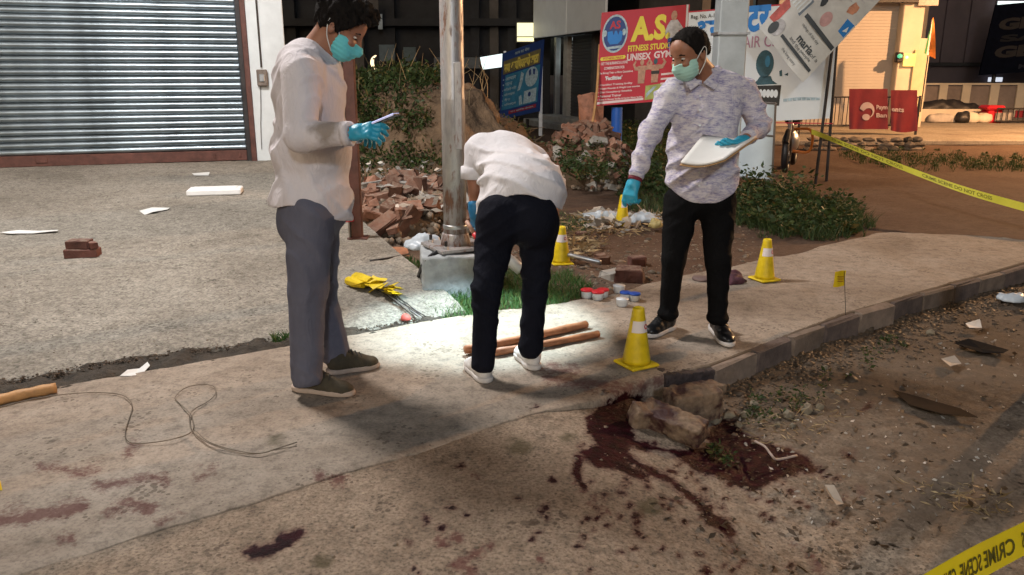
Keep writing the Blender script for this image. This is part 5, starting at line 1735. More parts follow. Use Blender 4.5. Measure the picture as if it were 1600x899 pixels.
mesh('flange', *lathe_geo([(0.108, 0.04), (0.105, 0.075), (0.096, 0.115), (0.094, 0.125), (0.085, 0.128)], 26, pc), MAT['rusty'], pole, True)
mesh('shaft', *lathe_geo([(0.083, 0.1), (0.082, 1.05), (0.0825, 1.06), (0.080, 1.07), (0.078, 4.0), (0.07, 7.5)], 26, pc), MAT['rusty'], pole, True)
mesh('clamp_band', *lathe_geo([(0.084, 0.16), (0.088, 0.163), (0.088, 0.185), (0.084, 0.19)], 26, pc), MAT['grey_metal'], pole, True)
mesh('access_cover', *box_geo(pc + np.array([0.015, -0.094, 0.72]), pc + np.array([0.068, -0.06, 1.30]), 0.006), MAT['rusty'], pole)
for k in range(4):
    t_ = 0.5 + math.pi / 4 + k * math.pi / 2
    b_ = pc + np.array([0.19 * math.cos(t_), 0.19 * math.sin(t_), 0.04])
    bo = mesh('bolt', *lathe_geo([(0.011, 0.0), (0.011, 0.06), (0.008, 0.062)], 8, b_), MAT['dark_metal'], pole)
    mesh('nut', *lathe_geo([(0.02, 0.003), (0.02, 0.022), (0.012, 0.024)], 6, b_), MAT['rusty'], bo)
mesh('cable', *tube_geo(spline([pc + np.array([-0.10, -0.17, 0.03]), at(676, 398, 5.42), at(662, 412, 5.36), gr(652, 436, 0.01)], 18), 0.014, 7), MAT['black'], pole, True)

# ------------------------------------------------------------------ brown steel post behind the man with the phone
bp = on_fore(561, 372)
bpost = thing('brown_post', 'brown painted steel post standing on the edge of the forecourt', 'post', bp)
v, f = box_geo((-0.045, -0.035, 0), (0.045, 0.035, 3.4), 0.006)
mesh('shaft', v + bp + np.array([-0.01, 0, -0.02]), f, MAT['rust_paint'], bpost)
v, f = box_geo((-0.047, -0.038, 0), (-0.032, 0.038, 3.4), 0.003)
mesh('edge_strip', v + bp + np.array([-0.035, 0, -0.02]), f, MAT['concrete'], bpost)
mesh('foot_plate', *box_geo(bp + np.array([-0.09, -0.07, -0.01]), bp + np.array([0.08, 0.07, 0.012]), 0.003), MAT['rust_paint'], bpost)
crumple('red_cloth', at(546, 346, bp[1] - 0.07), 0.035, 0.03, 0.05, MAT['red'], 'small red cloth hanging at the brown post', 'cloth', 23, vox=0.006)

# ------------------------------------------------------------------ brick heaps
def chunk_mesh(name, size, mat, broken):
    v, f = box_geo(-np.asarray(size) / 2, np.asarray(size) / 2, 0.006)
    if broken:
        v[:, 0] = np.where(v[:, 0] > 0, v[:, 0] * (0.55 + 0.5 * rng.random(len(v))), v[:, 0] * (0.8 + 0.25 * rng.random(len(v))))
        v[:, 1] *= 0.85 + 0.25 * rng.random(len(v))
    v += rng.uniform(-0.010, 0.010, v.shape)
    me = mesh_data(name, v, f); me.materials.append(mat)
    return me
CH = [chunk_mesh('brick', (0.21, 0.10, 0.07), MAT['brick'], k > 2) for k in range(9)]
CHC = [chunk_mesh('brick', (0.20, 0.13, 0.07), MAT['concrete'], True) for k in range(3)]
def pile(label, centre, spans, height, n, seed, conc=0.08, soil=True, extra=None):
    r = np.random.default_rng(seed)
    t = thing('brick_heap', label, 'brick heap', centre, 'heaps of broken bricks')
    cx, cy, cz = centre
    def hz(x, y):
        d = ((x - cx) / spans[0]) ** 2 + ((y - cy) / spans[1]) ** 2
        return height * max(0, 1 - d) ** 0.75
    if soil:
        o = sdf_mesh('soil_core', [el((cx, cy, cz), (spans[0] * 0.95, spans[1] * 0.95, height * 0.85), k=0.1), warp(lambda X, Y, Z, D: 0.05 * noise3(X * 5, Y * 5, Z * 5, seed) + 0.03 * noise3(X * 14, Y * 14, Z * 14, seed)), cut((0, 0, cz - 0.08), (0, 0, -1))], 0.04, MAT['soil'], t, 0.1)
    V, F, nn = [], [], 0
    for k in range(int(n * 5)):
        a_, q = r.uniform(0, 6.283), math.sqrt(r.random())
        x, y = cx + spans[0] * 1.15 * q * math.cos(a_), cy + spans[1] * 1.15 * q * math.sin(a_)
        v, f = ico_geo()
        v = v * r.uniform(0.012, 0.05) * (1 + 0.3 * r.uniform(-1, 1, (12, 1))) + np.array([x, y, cz + hz(x, y) * r.uniform(0.85, 1.0) + 0.01])
        V.append(v); F.append(np.array(f) + nn); nn += 12
    mesh('rubble_fill', np.concatenate(V), np.concatenate(F), MAT['pebble'], t)['kind'] = 'stuff'
    for k in range(n):
        a_, q = r.uniform(0, 6.283), math.sqrt(r.random())
        x, y = cx + spans[0] * 1.08 * q * math.cos(a_), cy + spans[1] * 1.08 * q * math.sin(a_)
        z = cz + hz(x, y) * r.uniform(0.9, 1.06) + 0.02
        me = CHC[r.integers(3)] if r.random() < conc else CH[r.integers(9)]
        o = obj('brick', me, None, None)
        o.parent = t
        o.location = Vector((x, y, z)) - t.location
        o.rotation_euler = (r.normal(0, 0.5), r.normal(0, 0.5), r.uniform(0, 6.28))
        s = r.uniform(0.9, 1.6) if q < 0.85 else r.uniform(0.4, 1.1)
        o.scale = (s, s, s)
    return t
pile('heap of broken bricks behind the steel pole and brown post', np.array([at(628, 340, 8.1)[0], 8.25, -0.02]), (0.62, 1.0), 0.40, 125, 5)
pile('tall heap of bricks and weeds under the red signboard', np.array([at(915, 300, 11.6)[0], 11.7, -0.02]), (0.66, 1.0), 0.78, 120, 6, 0.12)
pile('low spill of broken bricks behind the bending man', np.array([at(770, 350, 8.4)[0], 8.5, -0.03]), (0.6, 0.8), 0.16, 70, 8, 0.3)

def lone_brick(px, py, rz, mat, label, size=(0.2, 0.1, 0.075), tilt=0.0, fore=False):
    p = on_fore(px, py) if fore else gr(px, py, -0.03)
    if not fore: p[2] = earth_z(p[0], p[1])
    me = chunk_mesh('loose_brick', size, mat, True)
    o = obj('loose_brick', me)
    o.location = (p[0], p[1], p[2] + size[2] / 2 - 0.004)
    o.rotation_euler = (tilt, 0, rz)
    return tag(o, label, 'brick', 'loose bricks lying about')
MAT['brick_one'] = MAT['brick']
lone_brick(900, 372, 0.2, MAT['brick_dark'], 'loose dark brick just beyond the cone by the pipe', (0.22, 0.1, 0.08))
lone_brick(940, 408, 0.3, MAT['brick'], 'small loose brick at the end of the metal pipe', (0.11, 0.1, 0.075))
lone_brick(996, 412, 0.1, MAT['brick_dark'], 'dark loose brick beside the standing man\'s knee', (0.14, 0.1, 0.08))
lone_brick(985, 436, -0.2, MAT['brick_dark'], 'large dark brick lump behind the sample pots', (0.24, 0.17, 0.095))
lone_brick(958, 432, 0.6, MAT['concrete'], 'greyish broken lump just behind the red-lidded pots', (0.17, 0.15, 0.06))
p = on_fore(130, 401)
bk = thing('stacked_bricks', 'two dark red bricks stacked on the bare forecourt', 'bricks', p)
for (dx, dy, z, rz, sz_) in ((0, 0, 0.032, 0.15, (0.24, 0.115, 0.065)), (-0.02, 0.01, 0.098, 0.05, (0.17, 0.11, 0.065)), (0.085, 0.0, 0.092, 0.8, (0.06, 0.09, 0.05))):
    v, f = box_geo(-np.array(sz_) / 2, np.array(sz_) / 2, 0.006)
    mesh('brick', jitter(v, 0.004) @ rot_z(rz).T * 1.0 + p + np.array([dx, dy, z]), f, MAT['brick_dark'], bk)

# ------------------------------------------------------------------ pipe, bags, bottle, litter
pp = mesh('metal_pipe', *tube_geo([gr(800, 378, 0.06), gr(938, 410, 0.02)], 0.019, 12), MAT['grey_metal'], None, True)
tag(pp, 'long bare metal pipe lying on the earth past the yellow cone', 'pipe')
crumple('plastic_bag', at(664, 386, 6.05), 0.11, 0.10, 0.08, MAT['plastic_bag'], 'crumpled pale plastic bag left of the pole plinth', 'bag', 33, vox=0.01)
crumple('plastic_bag', gr(1004, 345, 0.0), 0.16, 0.12, 0.06, MAT['plastic_bag'], 'white plastic bag heap right of the farthest cone', 'bag', 43, vox=0.012)
crumple('plastic_bag', gr(945, 340, 0.0), 0.20, 0.10, 0.05, MAT['plastic_bag'], 'white plastic litter left of the farthest cone', 'bag', 53, vox=0.012)
crumple('plastic_bag', gr(1025, 355, 0.0), 0.06, 0.06, 0.06, M('ochre_bag', (0.42, 0.34, 0.14), 0.5), 'small ochre bag beside the standing man\'s trousers', 'bag', 63, vox=0.01)
crumple('plastic_bag', gr(1590, 468, -0.12), 0.12, 0.08, 0.04, MAT['plastic_bag'], 'dirty white bag by the kerb at the picture edge', 'bag', 73, vox=0.01)
crumple('plastic_bag', gr(662, 268, 0.0), 0.13, 0.1, 0.14, MAT['plastic_bag'], 'small white bag at the foot of the earth mound', 'bag', 83, vox=0.014)
bt = thing('bottle', 'white bottle with a red cap between the bending man\'s legs', 'bottle', gr(797, 425, 0.0) * np.array([1, 1, 0]))
b0 = at(800, 410, 5.5)
ax = np.array([-0.25, 0.1, 0.2]); ax /= np.linalg.norm(ax)
P = [b0 + ax * t_ for t_ in (-0.09, -0.085, 0.0, 0.05, 0.075, 0.085)]
mesh('body', *tube_geo(P, [0.03, 0.042, 0.042, 0.04, 0.016, 0.014], 14), MAT['clear_plastic'], bt, True)
mesh('cap', *tube_geo([b0 + ax * 0.083, b0 + ax * 0.11], 0.018, 12), MAT['red'], bt, True)

p = on_fore(337, 303)
fb_ = thing('foam_box', 'white foam box lid lying on the forecourt before the shutter', 'box', p)
v, f = box_geo((-0.28, -0.14, 0.0), (0.28, 0.14, 0.065), 0.012)
tray = mesh('tray', v @ rot_z(0.22).T + p, f, MAT['foam'], fb_)
v, f = box_geo((-0.23, -0.10, 0.065), (0.23, 0.10, 0.072), 0.003)
mesh('raised_panel', v @ rot_z(0.22).T + p, f, MAT['foam'], tray)

def scrap(name, pts, z, mat, label, cat='paper', fore=False, curl=0.02):
    P = []
    c = np.mean(pts, axis=0)
    for i, (x, y) in enumerate(pts):
        q = on_fore(x, y) if fore else gr(x, y, z)
        P.append(q + np.array([0, 0, 0.006 + (curl * (0.5 + 0.5 * math.sin(i * 2.1)))]))
    q = on_fore(*c) if fore else gr(c[0], c[1], z)
    P.append(q + np.array([0, 0, 0.008]))
    n = len(pts)
    V = P + [q - np.array([0, 0, 0.003]) for q in P]
    F = [(i, (i + 1) % n, n) for i in range(n)]
    k = n + 1
    F += [tuple(j + k for j in f_[::-1]) for f_ in F] + [(i, k + i, k + (i + 1) % n, (i + 1) % n) for i in range(n)]
    return tag(mesh(name, V, F, mat), label, cat)
scrap('paper_scrap', [(188, 592), (200, 585), (218, 578), (231, 570), (235, 578), (222, 587), (205, 592)], -0.01, MAT['paper'], 'white torn paper scrap on the crumbled seam')
scrap('paper_scrap', [(218, 332), (238, 328), (266, 326), (262, 330), (240, 335), (226, 337)], 0, MAT['paper'], 'white torn paper strip on the forecourt nearer than the foam box', fore=True)
scrap('paper_scrap', [(0, 366), (30, 364), (62, 362), (92, 362), (90, 365), (50, 366), (16, 368)], 0, MAT['paper'], 'long thin white strip on the forecourt at the picture edge', fore=True)
scrap('paper_scrap', [(300, 273), (328, 272), (326, 275), (304, 276)], 0, MAT['paper'], 'tiny paper scrap near the shutter foot', fore=True)
o = crumple('red_crumb', gr(634, 499), 0.016, 0.013, 0.016, M('red_crumb', (0.5, 0.09, 0.07), 0.6), 'tiny red crumpled wrapper on the seam below the flag wires', 'wrapper', 3, vox=0.004)
scrap('cloth_rag', [(1490, 541), (1512, 537), (1545, 540), (1575, 552), (1566, 560), (1535, 553), (1505, 547)], -0.14, M('black_rag', (0.008, 0.009, 0.011), 0.95, spec=0.04), 'flat black rag lying on the road below the kerb', 'rag', curl=0.03)
scrap('leaf_litter', [(1395, 612), (1440, 625), (1500, 640), (1528, 655), (1470, 650), (1420, 634)], -0.14, M('dark_card', (0.05, 0.036, 0.026), 0.95, spec=0.05), 'flat dark trampled cardboard on the road', 'cardboard', curl=0.008)
scrap('paper_scrap', [(1470, 566), (1490, 564), (1502, 570), (1484, 578)], -0.14, M('dull_paper', (0.36, 0.31, 0.26), 0.7), 'dull crumpled paper on the road before the black rag', curl=0.03)
scrap('paper_scrap', [(1288, 765), (1302, 770), (1318, 790), (1306, 797), (1292, 782)], -0.14, M('dull_paper2', (0.34, 0.28, 0.22), 0.7), 'dull leaf-shaped paper right of the dark stain', curl=0.03)
scrap('paper_scrap', [(1508, 448 + 62), (1530, 506), (1534, 514), (1514, 517)], -0.14, MAT['paper'], 'small white paper lying close under the kerb', curl=0.03)
scrap('wood_offcut', [(590, 390), (636, 394), (640, 402), (600, 400)], 0.0, MAT['wood'], 'splintered wood offcut left of the plinth', 'wood', fore=False, curl=0.04)
stick([on_fore(578, 408), on_fore(610, 403), gr(640, 397, 0.05)], 0.008, MAT['dark_metal'], 'thin dark rod lying left of the plinth')

# looped cord on the pavement
cord = [(-40, 640), (0, 636), (60, 622), (130, 614), (185, 616), (206, 630), (203, 650), (197, 668), (196, 682), (205, 692), (235, 692), (275, 685), (300, 674), (301, 655), (293, 642), (278, 628), (274, 620), (290, 606), (315, 601), (334, 604),
        (336, 616), (324, 628), (303, 640), (296, 652), (300, 672), (318, 688), (345, 700), (380, 709), (410, 708), (430, 702), (464, 691)]
P = spline([gr(x, y, 0.008 + 0.004 * (i % 3)) for i, (x, y) in enumerate(cord)], 160)
cw = thing('looped_cord', 'thin grey cord lying in a loop on the pavement', 'cord', gr(300, 660))
mesh('strand', *tube_geo(P, 0.0022, 6), M('cord_grey', (0.17, 0.135, 0.10), 0.7, var=0.2), cw, True)
mesh('strand', *tube_geo(spline([gr(303, 674, 0.014), gr(325, 692, 0.013), gr(360, 704, 0.01), gr(400, 710, 0.012), gr(425, 705, 0.01), gr(462, 699, 0.01)], 40) + np.array([0.002, 0.006, 0.001]), 0.002, 6), bpy.data.materials['cord_grey'], cw, True)
yb = scrap('yellow_marker', [(-20, 762), (2, 760), (4, 768), (-18, 772)], 0.0, MAT['yellow'], 'corner of a yellow marker at the picture edge', 'marker', curl=0.02)

# ------------------------------------------------------------------ broken kerb blocks in the pool
def block(name, c, size, R, label, seed, mat):
    c = np.asarray(c, float)
    o = sdf_mesh(name, [('u', (lambda X, Y, Z: boxd(X, Y, Z, c, size, R)), c - np.linalg.norm(size), c + np.linalg.norm(size), 0.01),
                        warp(lambda X, Y, Z, D: 0.006 * noise3(X * 22, Y * 22, Z * 22, seed) + 0.005 * noise3(X * 60, Y * 60, Z * 60, seed + 1) + 0.006 * noise3(X * 8, Y * 8, Z * 8, seed + 2))], 0.006, mat, None, 0.03)
    return tag(o, label, 'concrete block', 'broken kerb blocks')
def block_mat():
    m, t, b = nt('stained_block')
    tc = t.nodes.new('ShaderNodeTexCoord'); co = tc.outputs['Object']
    n = noise_node(t, 7, 6, 0.65, co); n2 = noise_node(t, 40, 5, 0.7, co)
    base = ramp(t, n2.outputs[0], [(0.3, (0.14, 0.095, 0.06)), (0.7, (0.26, 0.18, 0.12))]).outputs[0]
    f = ramp(t, n.outputs[0], [(0.45, 0.0), (0.58, 0.92)]).outputs[0]
    lk(t, mixc(t, f, base, (0.035, 0.006, 0.008)), b.inputs['Base Color'])
    lk(t, math_node(t, 'SUBTRACT', 0.92, math_node(t, 'MULTIPLY', f, 0.4)), b.inputs['Roughness'])
    lk(t, bump_node(t, n2.outputs[0], 0.6, 0.008), b.inputs['Normal'])
    return m
MAT['block'] = block_mat()
def E_(a, b_, c): return np.array(Euler((a, b_, c)).to_matrix())
block('broken_block', gr(1052, 660, -0.05), (0.155, 0.062, 0.048), E_(0.25, 0.1, -0.66), 'long broken kerb block lying aslant in the dark stain', 5, MAT['block'])
block('broken_block', gr(1080, 630, -0.06), (0.13, 0.07, 0.075), E_(0.1, 0.0, 0.35), 'broken kerb block set against the stained kerb end', 15, MAT['block'])
block('broken_block', gr(1003, 650, -0.035), (0.05, 0.045, 0.05), E_(0.3, 0.2, 0.3), 'small reddened broken block at the end of the long one', 25, MAT['block'])
block('broken_block', gr(1108, 625, -0.09), (0.05, 0.05, 0.09), E_(0.0, 0.1, 0.5), 'short upright kerb fragment beside the first whole kerb stone', 35, MAT['block'])
block('broken_block', gr(1070, 592, -0.06), (0.15, 0.05, 0.05), E_(0.0, 0.05, 0.40), 'blackened crumbled kerb end in front of the standing man', 45, M('black_block', (0.055, 0.042, 0.042), 0.8, var=0.5, vscale=30, bump=0.9, bscale=60, bdist=0.02))
block('broken_block', gr(955, 617, -0.03), (0.07, 0.03, 0.028), E_(0.0, 0.25, 0.55), 'thin broken slab edge left of the stain below the near cone', 55, MAT['block'])
stones = [(1232, 640, 0.035), (1262, 632, 0.04), (1282, 628, 0.028), (1190, 645, 0.022), (1216, 652, 0.02), (1240, 655, 0.018), (1165, 640, 0.03), (1455, 512, 0.03), (1310, 606, 0.022), (1180, 625, 0.025), (1140, 640, 0.03), (1155, 655, 0.022), (1290, 570, 0.02), (1120, 648, 0.035)]
MAT['stone'] = M('grey_stone', (0.22, 0.19, 0.14), 0.9, var=0.35, vscale=18, bump=0.5)
STL = ['grey-green stone below the kerb, tallest of its cluster', 'pale upright stone beside the tallest one below the kerb', 'third stone of the cluster below the kerb', 'stone left of the cluster below the kerb', 'flat stone in front of the cluster', 'small stone nearest the road by the cluster',
       'stone close to the broken block\'s end', 'orange-brown stone under the dark kerb far along', 'small stone past the cluster along the kerb', 'stone tight against the kerb above the cluster', 'stone at the tip of the dark stain', 'stone beside the weed near the broken blocks', 'small stone under the first dark kerb stone', 'lump of rubble right of the broken blocks']
for k, (x, y, r_) in enumerate(stones):
    c = gr(x, y, -0.12)
    v, f = ico_geo()
    v = v * np.array([1.0, 0.8, 0.85]) * (1 + 0.28 * rng.uniform(-1, 1, (12, 1))) * r_
    o = mesh('stone', v @ rot_z(k * 1.3).T + np.array([c[0], c[1], road_z(c[0], c[1]) + r_ * 0.4]), f, MAT['stone'])
    tag(o, STL[k], 'stone', 'stones below the kerb')
# white cord scrap in the stain
tag(mesh('white_strap', *tube_geo(spline([gr(1180, 690, -0.12), gr(1195, 698, -0.11), (gr(1206, 712, -0.10)), gr(1215, 718, -0.12), gr(1245, 712, -0.125)], 24), 0.0055, 6), M('strap', (0.42, 0.34, 0.30), 0.6), None, True), 'pale curled strap lying at the end of the stain', 'strap')

# ------------------------------------------------------------------ barrier tape
MAT['tape'] = M('barrier_tape', (0.86, 0.66, 0.015), 0.35, var=0.06, vscale=4, bump=0.1, bscale=10)
MAT['tape_pale'] = M('barrier_tape_pale', (0.60, 0.56, 0.06), 0.4, var=0.1, vscale=4, bump=0.1, bscale=10)
def tape(pts, w_dir, width, mat, label, n=60, twist=0.0, words=None, tx=None):
    P = spline(pts, n)
    t = thing('barrier_tape', label, 'tape', P[0], 'yellow barrier tape')
    V = []
    for i, q in enumerate(P):
        a_ = twist * math.sin(i / n * 5)
        d = np.asarray(w_dir, float) + np.array([0, a_, 0]); d /= np.linalg.norm(d)
        V += [q - d * width / 2, q + d * width / 2]
    V = np.array(V)
    V2 = V + np.array([0.0, 0.0012, 0.0008])
    F = [(2 * i, 2 * i + 1, 2 * i + 3, 2 * i + 2) for i in range(n - 1)]
    mesh('ribbon', np.concatenate([V, V2]), F + [tuple(q + len(V) for q in f[::-1]) for f in F], mat, t, True)
    if words:
        for (s0, s1, body) in words:
            v, f = text_geo(body, 0.015)
            lo, hi = v.min(0), v.max(0)
            q = (v - lo) / (hi - lo)
            out = []
            for a_, b_, _ in q:
                s = (s0 + (s1 - s0) * a_) * (n - 1)
                i = int(np.clip(s, 0, n - 2)); u_ = s - i
                c0 = V[2 * i] * (1 - u_) + V[2 * i + 2] * u_; c1 = V[2 * i + 1] * (1 - u_) + V[2 * i + 3] * u_
                out.append(c0 + (c1 - c0) * (0.22 + 0.5 * b_) + np.array([0, -0.0025, 0.002]))
            mesh('lettering', out, f, M('tape_ink', (0.10, 0.09, 0.01), 0.6, bump=0) if 'tape_ink' not in bpy.data.materials else bpy.data.materials['tape_ink'], t)
    return t
tape([at(1268, 206, 11.4), at(1300, 218, 10.6), at(1400, 258, 9.0), at(1500, 295, 8.2), at(1600, 324, 7.6), at(1700, 350, 7.2)], (0.0, 0.3, 0.95), 0.075, MAT['tape_pale'], 'pale yellow barrier tape stretched behind, from the clinic board past the weeds', 60, 0.4,
     [(0.2, 0.42, 'CRIME SCENE DO NOT CROSS'), (0.48, 0.7, 'CRIME SCENE DO NOT CROSS')])
P0, P1 = at(1330, 998, 1.75), at(1830, 700, 3.35)
tape([at(1330, 1005, 1.60), at(1480, 907, 1.85), at(1600, 842, 2.15), at(1830, 728, 2.9)], (0.12, 0.62, 0.75), 0.092, MAT['tape'], 'bright yellow barrier tape crossing the near corner of the road', 60, 0.0,
     [(0.64, 0.39, 'CRIME SCENE'), (0.78, 0.66, 'DO NOT CROSS'), (0.37, 0.20, 'CRIME SCENE')])

# two bamboo posts just outside the picture that carry the near tape
for k, (x, y, h) in enumerate(((3.12, 4.27, 2.4), (3.02, 3.92, 2.2))):
    nds = [(0.056, 0.0), (0.055, 0.35), (0.060, 0.36), (0.055, 0.37), (0.054, 0.8), (0.059, 0.81), (0.054, 0.82), (0.053, 1.3), (0.058, 1.31), (0.053, 1.32), (0.050, h)]
    tag(mesh('bamboo_post', *lathe_geo(nds, 10, (x, y, -0.2)), MAT['pale_wood'], None, True), ('bamboo post farther out at the road side carrying the near tape', 'bamboo post nearer the viewer carrying the near tape')[k], 'post', 'bamboo tape posts')

# ------------------------------------------------------------------ street lamps (outside the picture) that light the place, plus an added fill lamp
def street_lamp(loc, dx, dy, label, colour):
    x, y, z = loc
    t = thing('street_lamp', label, 'street lamp', (x + dx, y + dy, 0.0), 'street lamps around the scene')
    b_ = np.array([x + dx, y + dy, 0.0])
    mesh('post', *tube_geo([b_, b_ + np.array([0, 0, z + 0.2])], [0.07, 0.05], 12), MAT['grey_metal'], t, True)
    mesh('arm', *tube_geo(spline([b_ + np.array([0, 0, z + 0.1]), np.array([x + dx * 0.5, y + dy * 0.5, z + 0.35]), np.array([x, y, z + 0.14])], 10), 0.03, 8), MAT['grey_metal'], t, True)
    mesh('head', *box_geo((x - 0.16, y - 0.16, z + 0.10), (x + 0.16, y + 0.16, z + 0.2), 0.03), MAT['grey_metal'], t)
    mesh('diffuser', *box_geo((x - 0.13, y - 0.13, z + 0.085), (x + 0.13, y + 0.13, z + 0.097), 0.004), M('diffuser', colour, 0.5, emit=4), t)
street_lamp(KEY_LOC, -2.4, 0.2, 'white street lamp over the forecourt', (1.0, 0.95, 0.88))
street_lamp(WARM_LOC, 1.2, 0.3, 'orange sodium street lamp by the bank', (1.0, 0.6, 0.25))
street_lamp(FILL_LOC, 0.6, -1.3, 'white fill lamp on a post, added behind the viewer', (0.9, 0.95, 1.0))  # unseen post and head, added to go with the fill lamp
# ------------------------------------------------------------------ vegetation
def leaves(centres, dirs, length, width, name, mat, parent=None, kind=None):
    """many small pointed leaves, each a folded diamond"""
    C, D = np.asarray(centres), np.asarray(dirs)
    n = len(C)
    D = D / (np.linalg.norm(D, axis=1)[:, None] + 1e-9)
    up = rng.normal(size=(n, 3))
    S = np.cross(D, up); S /= np.linalg.norm(S, axis=1)[:, None] + 1e-9
    N = np.cross(S, D)
    L = np.broadcast_to(np.asarray(length), (n,))[:, None]; Wd = np.broadcast_to(np.asarray(width), (n,))[:, None]
    v = np.stack([C, C + D * L * 0.45 + S * Wd * 0.5 + N * L * 0.06, C + D * L - N * L * 0.1, C + D * L * 0.45 - S * Wd * 0.5 + N * L * 0.06], axis=1).reshape(-1, 3)
    f = (np.arange(n)[:, None] * 4 + np.arange(4)[None]).astype(np.int64)
    o = mesh(name, v, f, mat, parent)
    if kind: o['kind'] = kind
    return o


def blades(roots, height, width, lean, name, mat):
    n = len(roots)
    R_ = np.asarray(roots)
    h = np.broadcast_to(np.asarray(height), (n,))
    a_ = rng.uniform(0, 6.283, n)
    S = np.stack([np.cos(a_), np.sin(a_), np.zeros(n)], 1) * (width / 2)
    b_ = rng.uniform(0, 6.283, n)
    K = np.stack([np.cos(b_), np.sin(b_), np.zeros(n)], 1) * (lean * h * rng.uniform(0.2, 1, n))[:, None]
    Z = np.stack([np.zeros(n), np.zeros(n), h], 1)
    v = np.stack([R_ - S, R_ + S, R_ + 0.55 * Z + 0.35 * K + S * 0.7, R_ + 0.55 * Z + 0.35 * K - S * 0.7, R_ + Z + K], 1).reshape(-1, 3)
    k = np.arange(n)[:, None] * 5
    F = np.concatenate([k + np.array([[0, 1, 2]]), k + np.array([[0, 2, 3]]), k + np.array([[3, 2, 4]])]).astype(np.int64)
    return mesh(name, v, F, mat)

# grass round the plinth
def px_points(poly, n, zf, spread=0.0):
    poly = np.array(poly, float)
    lo, hi = poly.min(0), poly.max(0)
    out = []
    while len(out) < n:
        x = rng.uniform(lo[0], hi[0], 4 * n); y = rng.uniform(lo[1], hi[1], 4 * n)
        ok = poly_dist(x, y, poly) + 9 * noise3(x * 0.08, y * 0.12, x * 0, 61) < 0
        for a_, b_ in zip(x[ok], y[ok]):
            p = gr(a_, b_, 0.0); p[2] = zf(p[0], p[1]); out.append(p)
            if len(out) >= n: break
    return np.array(out)
g1 = px_points([(655, 436), (664, 480), (700, 496), (760, 488), (820, 480), (870, 472), (925, 458), (918, 430), (880, 418), (820, 418), (760, 424), (740, 452), (690, 452)], 7000, lambda x, y: -0.03)
tag(blades(g1, rng.uniform(0.02, 0.10, len(g1)) * rng.uniform(0.4, 1, len(g1)), 0.005, 1.3, 'grass_patch', MAT['grass']), 'short green grass patch round the pole plinth', 'grass', kind='stuff')
g1b = np.concatenate([px_points([(628, 408), (645, 440), (665, 452), (668, 420), (650, 405)], 500, lambda x, y: 0.0), px_points([(425, 528), (445, 524), (450, 536), (428, 538)], 160, lambda x, y: -0.02),
                      px_points([(880, 330), (860, 350), (900, 365), (935, 345)], 500, lambda x, y: -0.03)])
tag(blades(g1b, rng.uniform(0.02, 0.07, len(g1b)), 0.006, 0.9, 'grass_tuft', MAT['grass']), 'small grass tufts at the seam and left of the plinth', 'grass', kind='stuff')

# weeds in front of the signboards
def weeds(poly, n_plants, hmin, hmax, leaf, label, name='weed_patch', per=26, mat='leaf', base=lambda x, y: -0.03):
    pts = px_points(poly, n_plants, base)
    C, D = [], []
    for p in pts:
        h = hmin + (hmax - hmin) * rng.random() ** 2.2 * 1.25
        k = int(per * (0.6 + h / hmax))
        t_ = rng.random(k) ** 0.7
        lean = rng.normal(0, 0.15, 2)
        ang_ = rng.uniform(0, 6.283, k)
        rr = rng.uniform(0.01, 0.35, k) * h
        C.append(np.stack([p[0] + lean[0] * h * t_ + rr * np.cos(ang_), p[1] + lean[1] * h * t_ + rr * np.sin(ang_), p[2] + h * t_], 1))
        D.append(np.stack([np.cos(ang_), np.sin(ang_), rng.uniform(-0.3, 0.8, k)], 1))
    C, D = np.concatenate(C), np.concatenate(D)
    sz_ = rng.choice([0.5, 0.8, 1.1, 1.7], len(C), p=[0.3, 0.35, 0.25, 0.1]) * leaf
    o = leaves(C, D, sz_, sz_ * rng.uniform(0.3, 0.65, len(C)), name, MAT[mat])
    return tag(o, label, 'weeds', kind='stuff')
weeds([(1140, 290), (1150, 345), (1230, 362), (1300, 366), (1355, 352), (1330, 325), (1280, 308), (1220, 298)], 300, 0.04, 0.20, 0.05, 'dense green weeds in front of the white display box')
weeds([(1150, 300), (1160, 335), (1260, 340), (1250, 315)], 60, 0.12, 0.42, 0.06, 'taller leafy weeds against the white display box')
weeds([(985, 232), (960, 262), (985, 300), (1045, 318), (1045, 235)], 200, 0.10, 0.48, 0.06, 'green weeds between the brick heap and the standing man')
weeds([(880, 258), (860, 290), (900, 320), (960, 312), (950, 270)], 120, 0.10, 0.36, 0.045, 'weeds growing over the tall brick heap', base=lambda x, y: 0.25)
weeds([(1310, 228), (1320, 250), (1450, 258), (1600, 262), (1600, 246), (1450, 236)], 130, 0.02, 0.08, 0.035, 'grass verge in front of the bank')
weeds([(1000, 210), (940, 225), (1000, 235), (1100, 240)], 160, 0.2, 0.5, 0.06, 'weeds at the foot of the red signboard')
weeds([(1160, 590), (1175, 622), (1260, 600), (1330, 555), (1420, 505), (1400, 495), (1300, 545), (1230, 572)], 34, 0.02, 0.09, 0.022, 'dark weeds along the foot of the kerb', per=18, base=lambda x, y: road_z(x, y))
weeds([(1122, 650), (1110, 672), (1140, 682), (1150, 660)], 6, 0.03, 0.09, 0.024, 'small dark weed sprouting beside the broken blocks', per=22, base=lambda x, y: road_z(x, y))

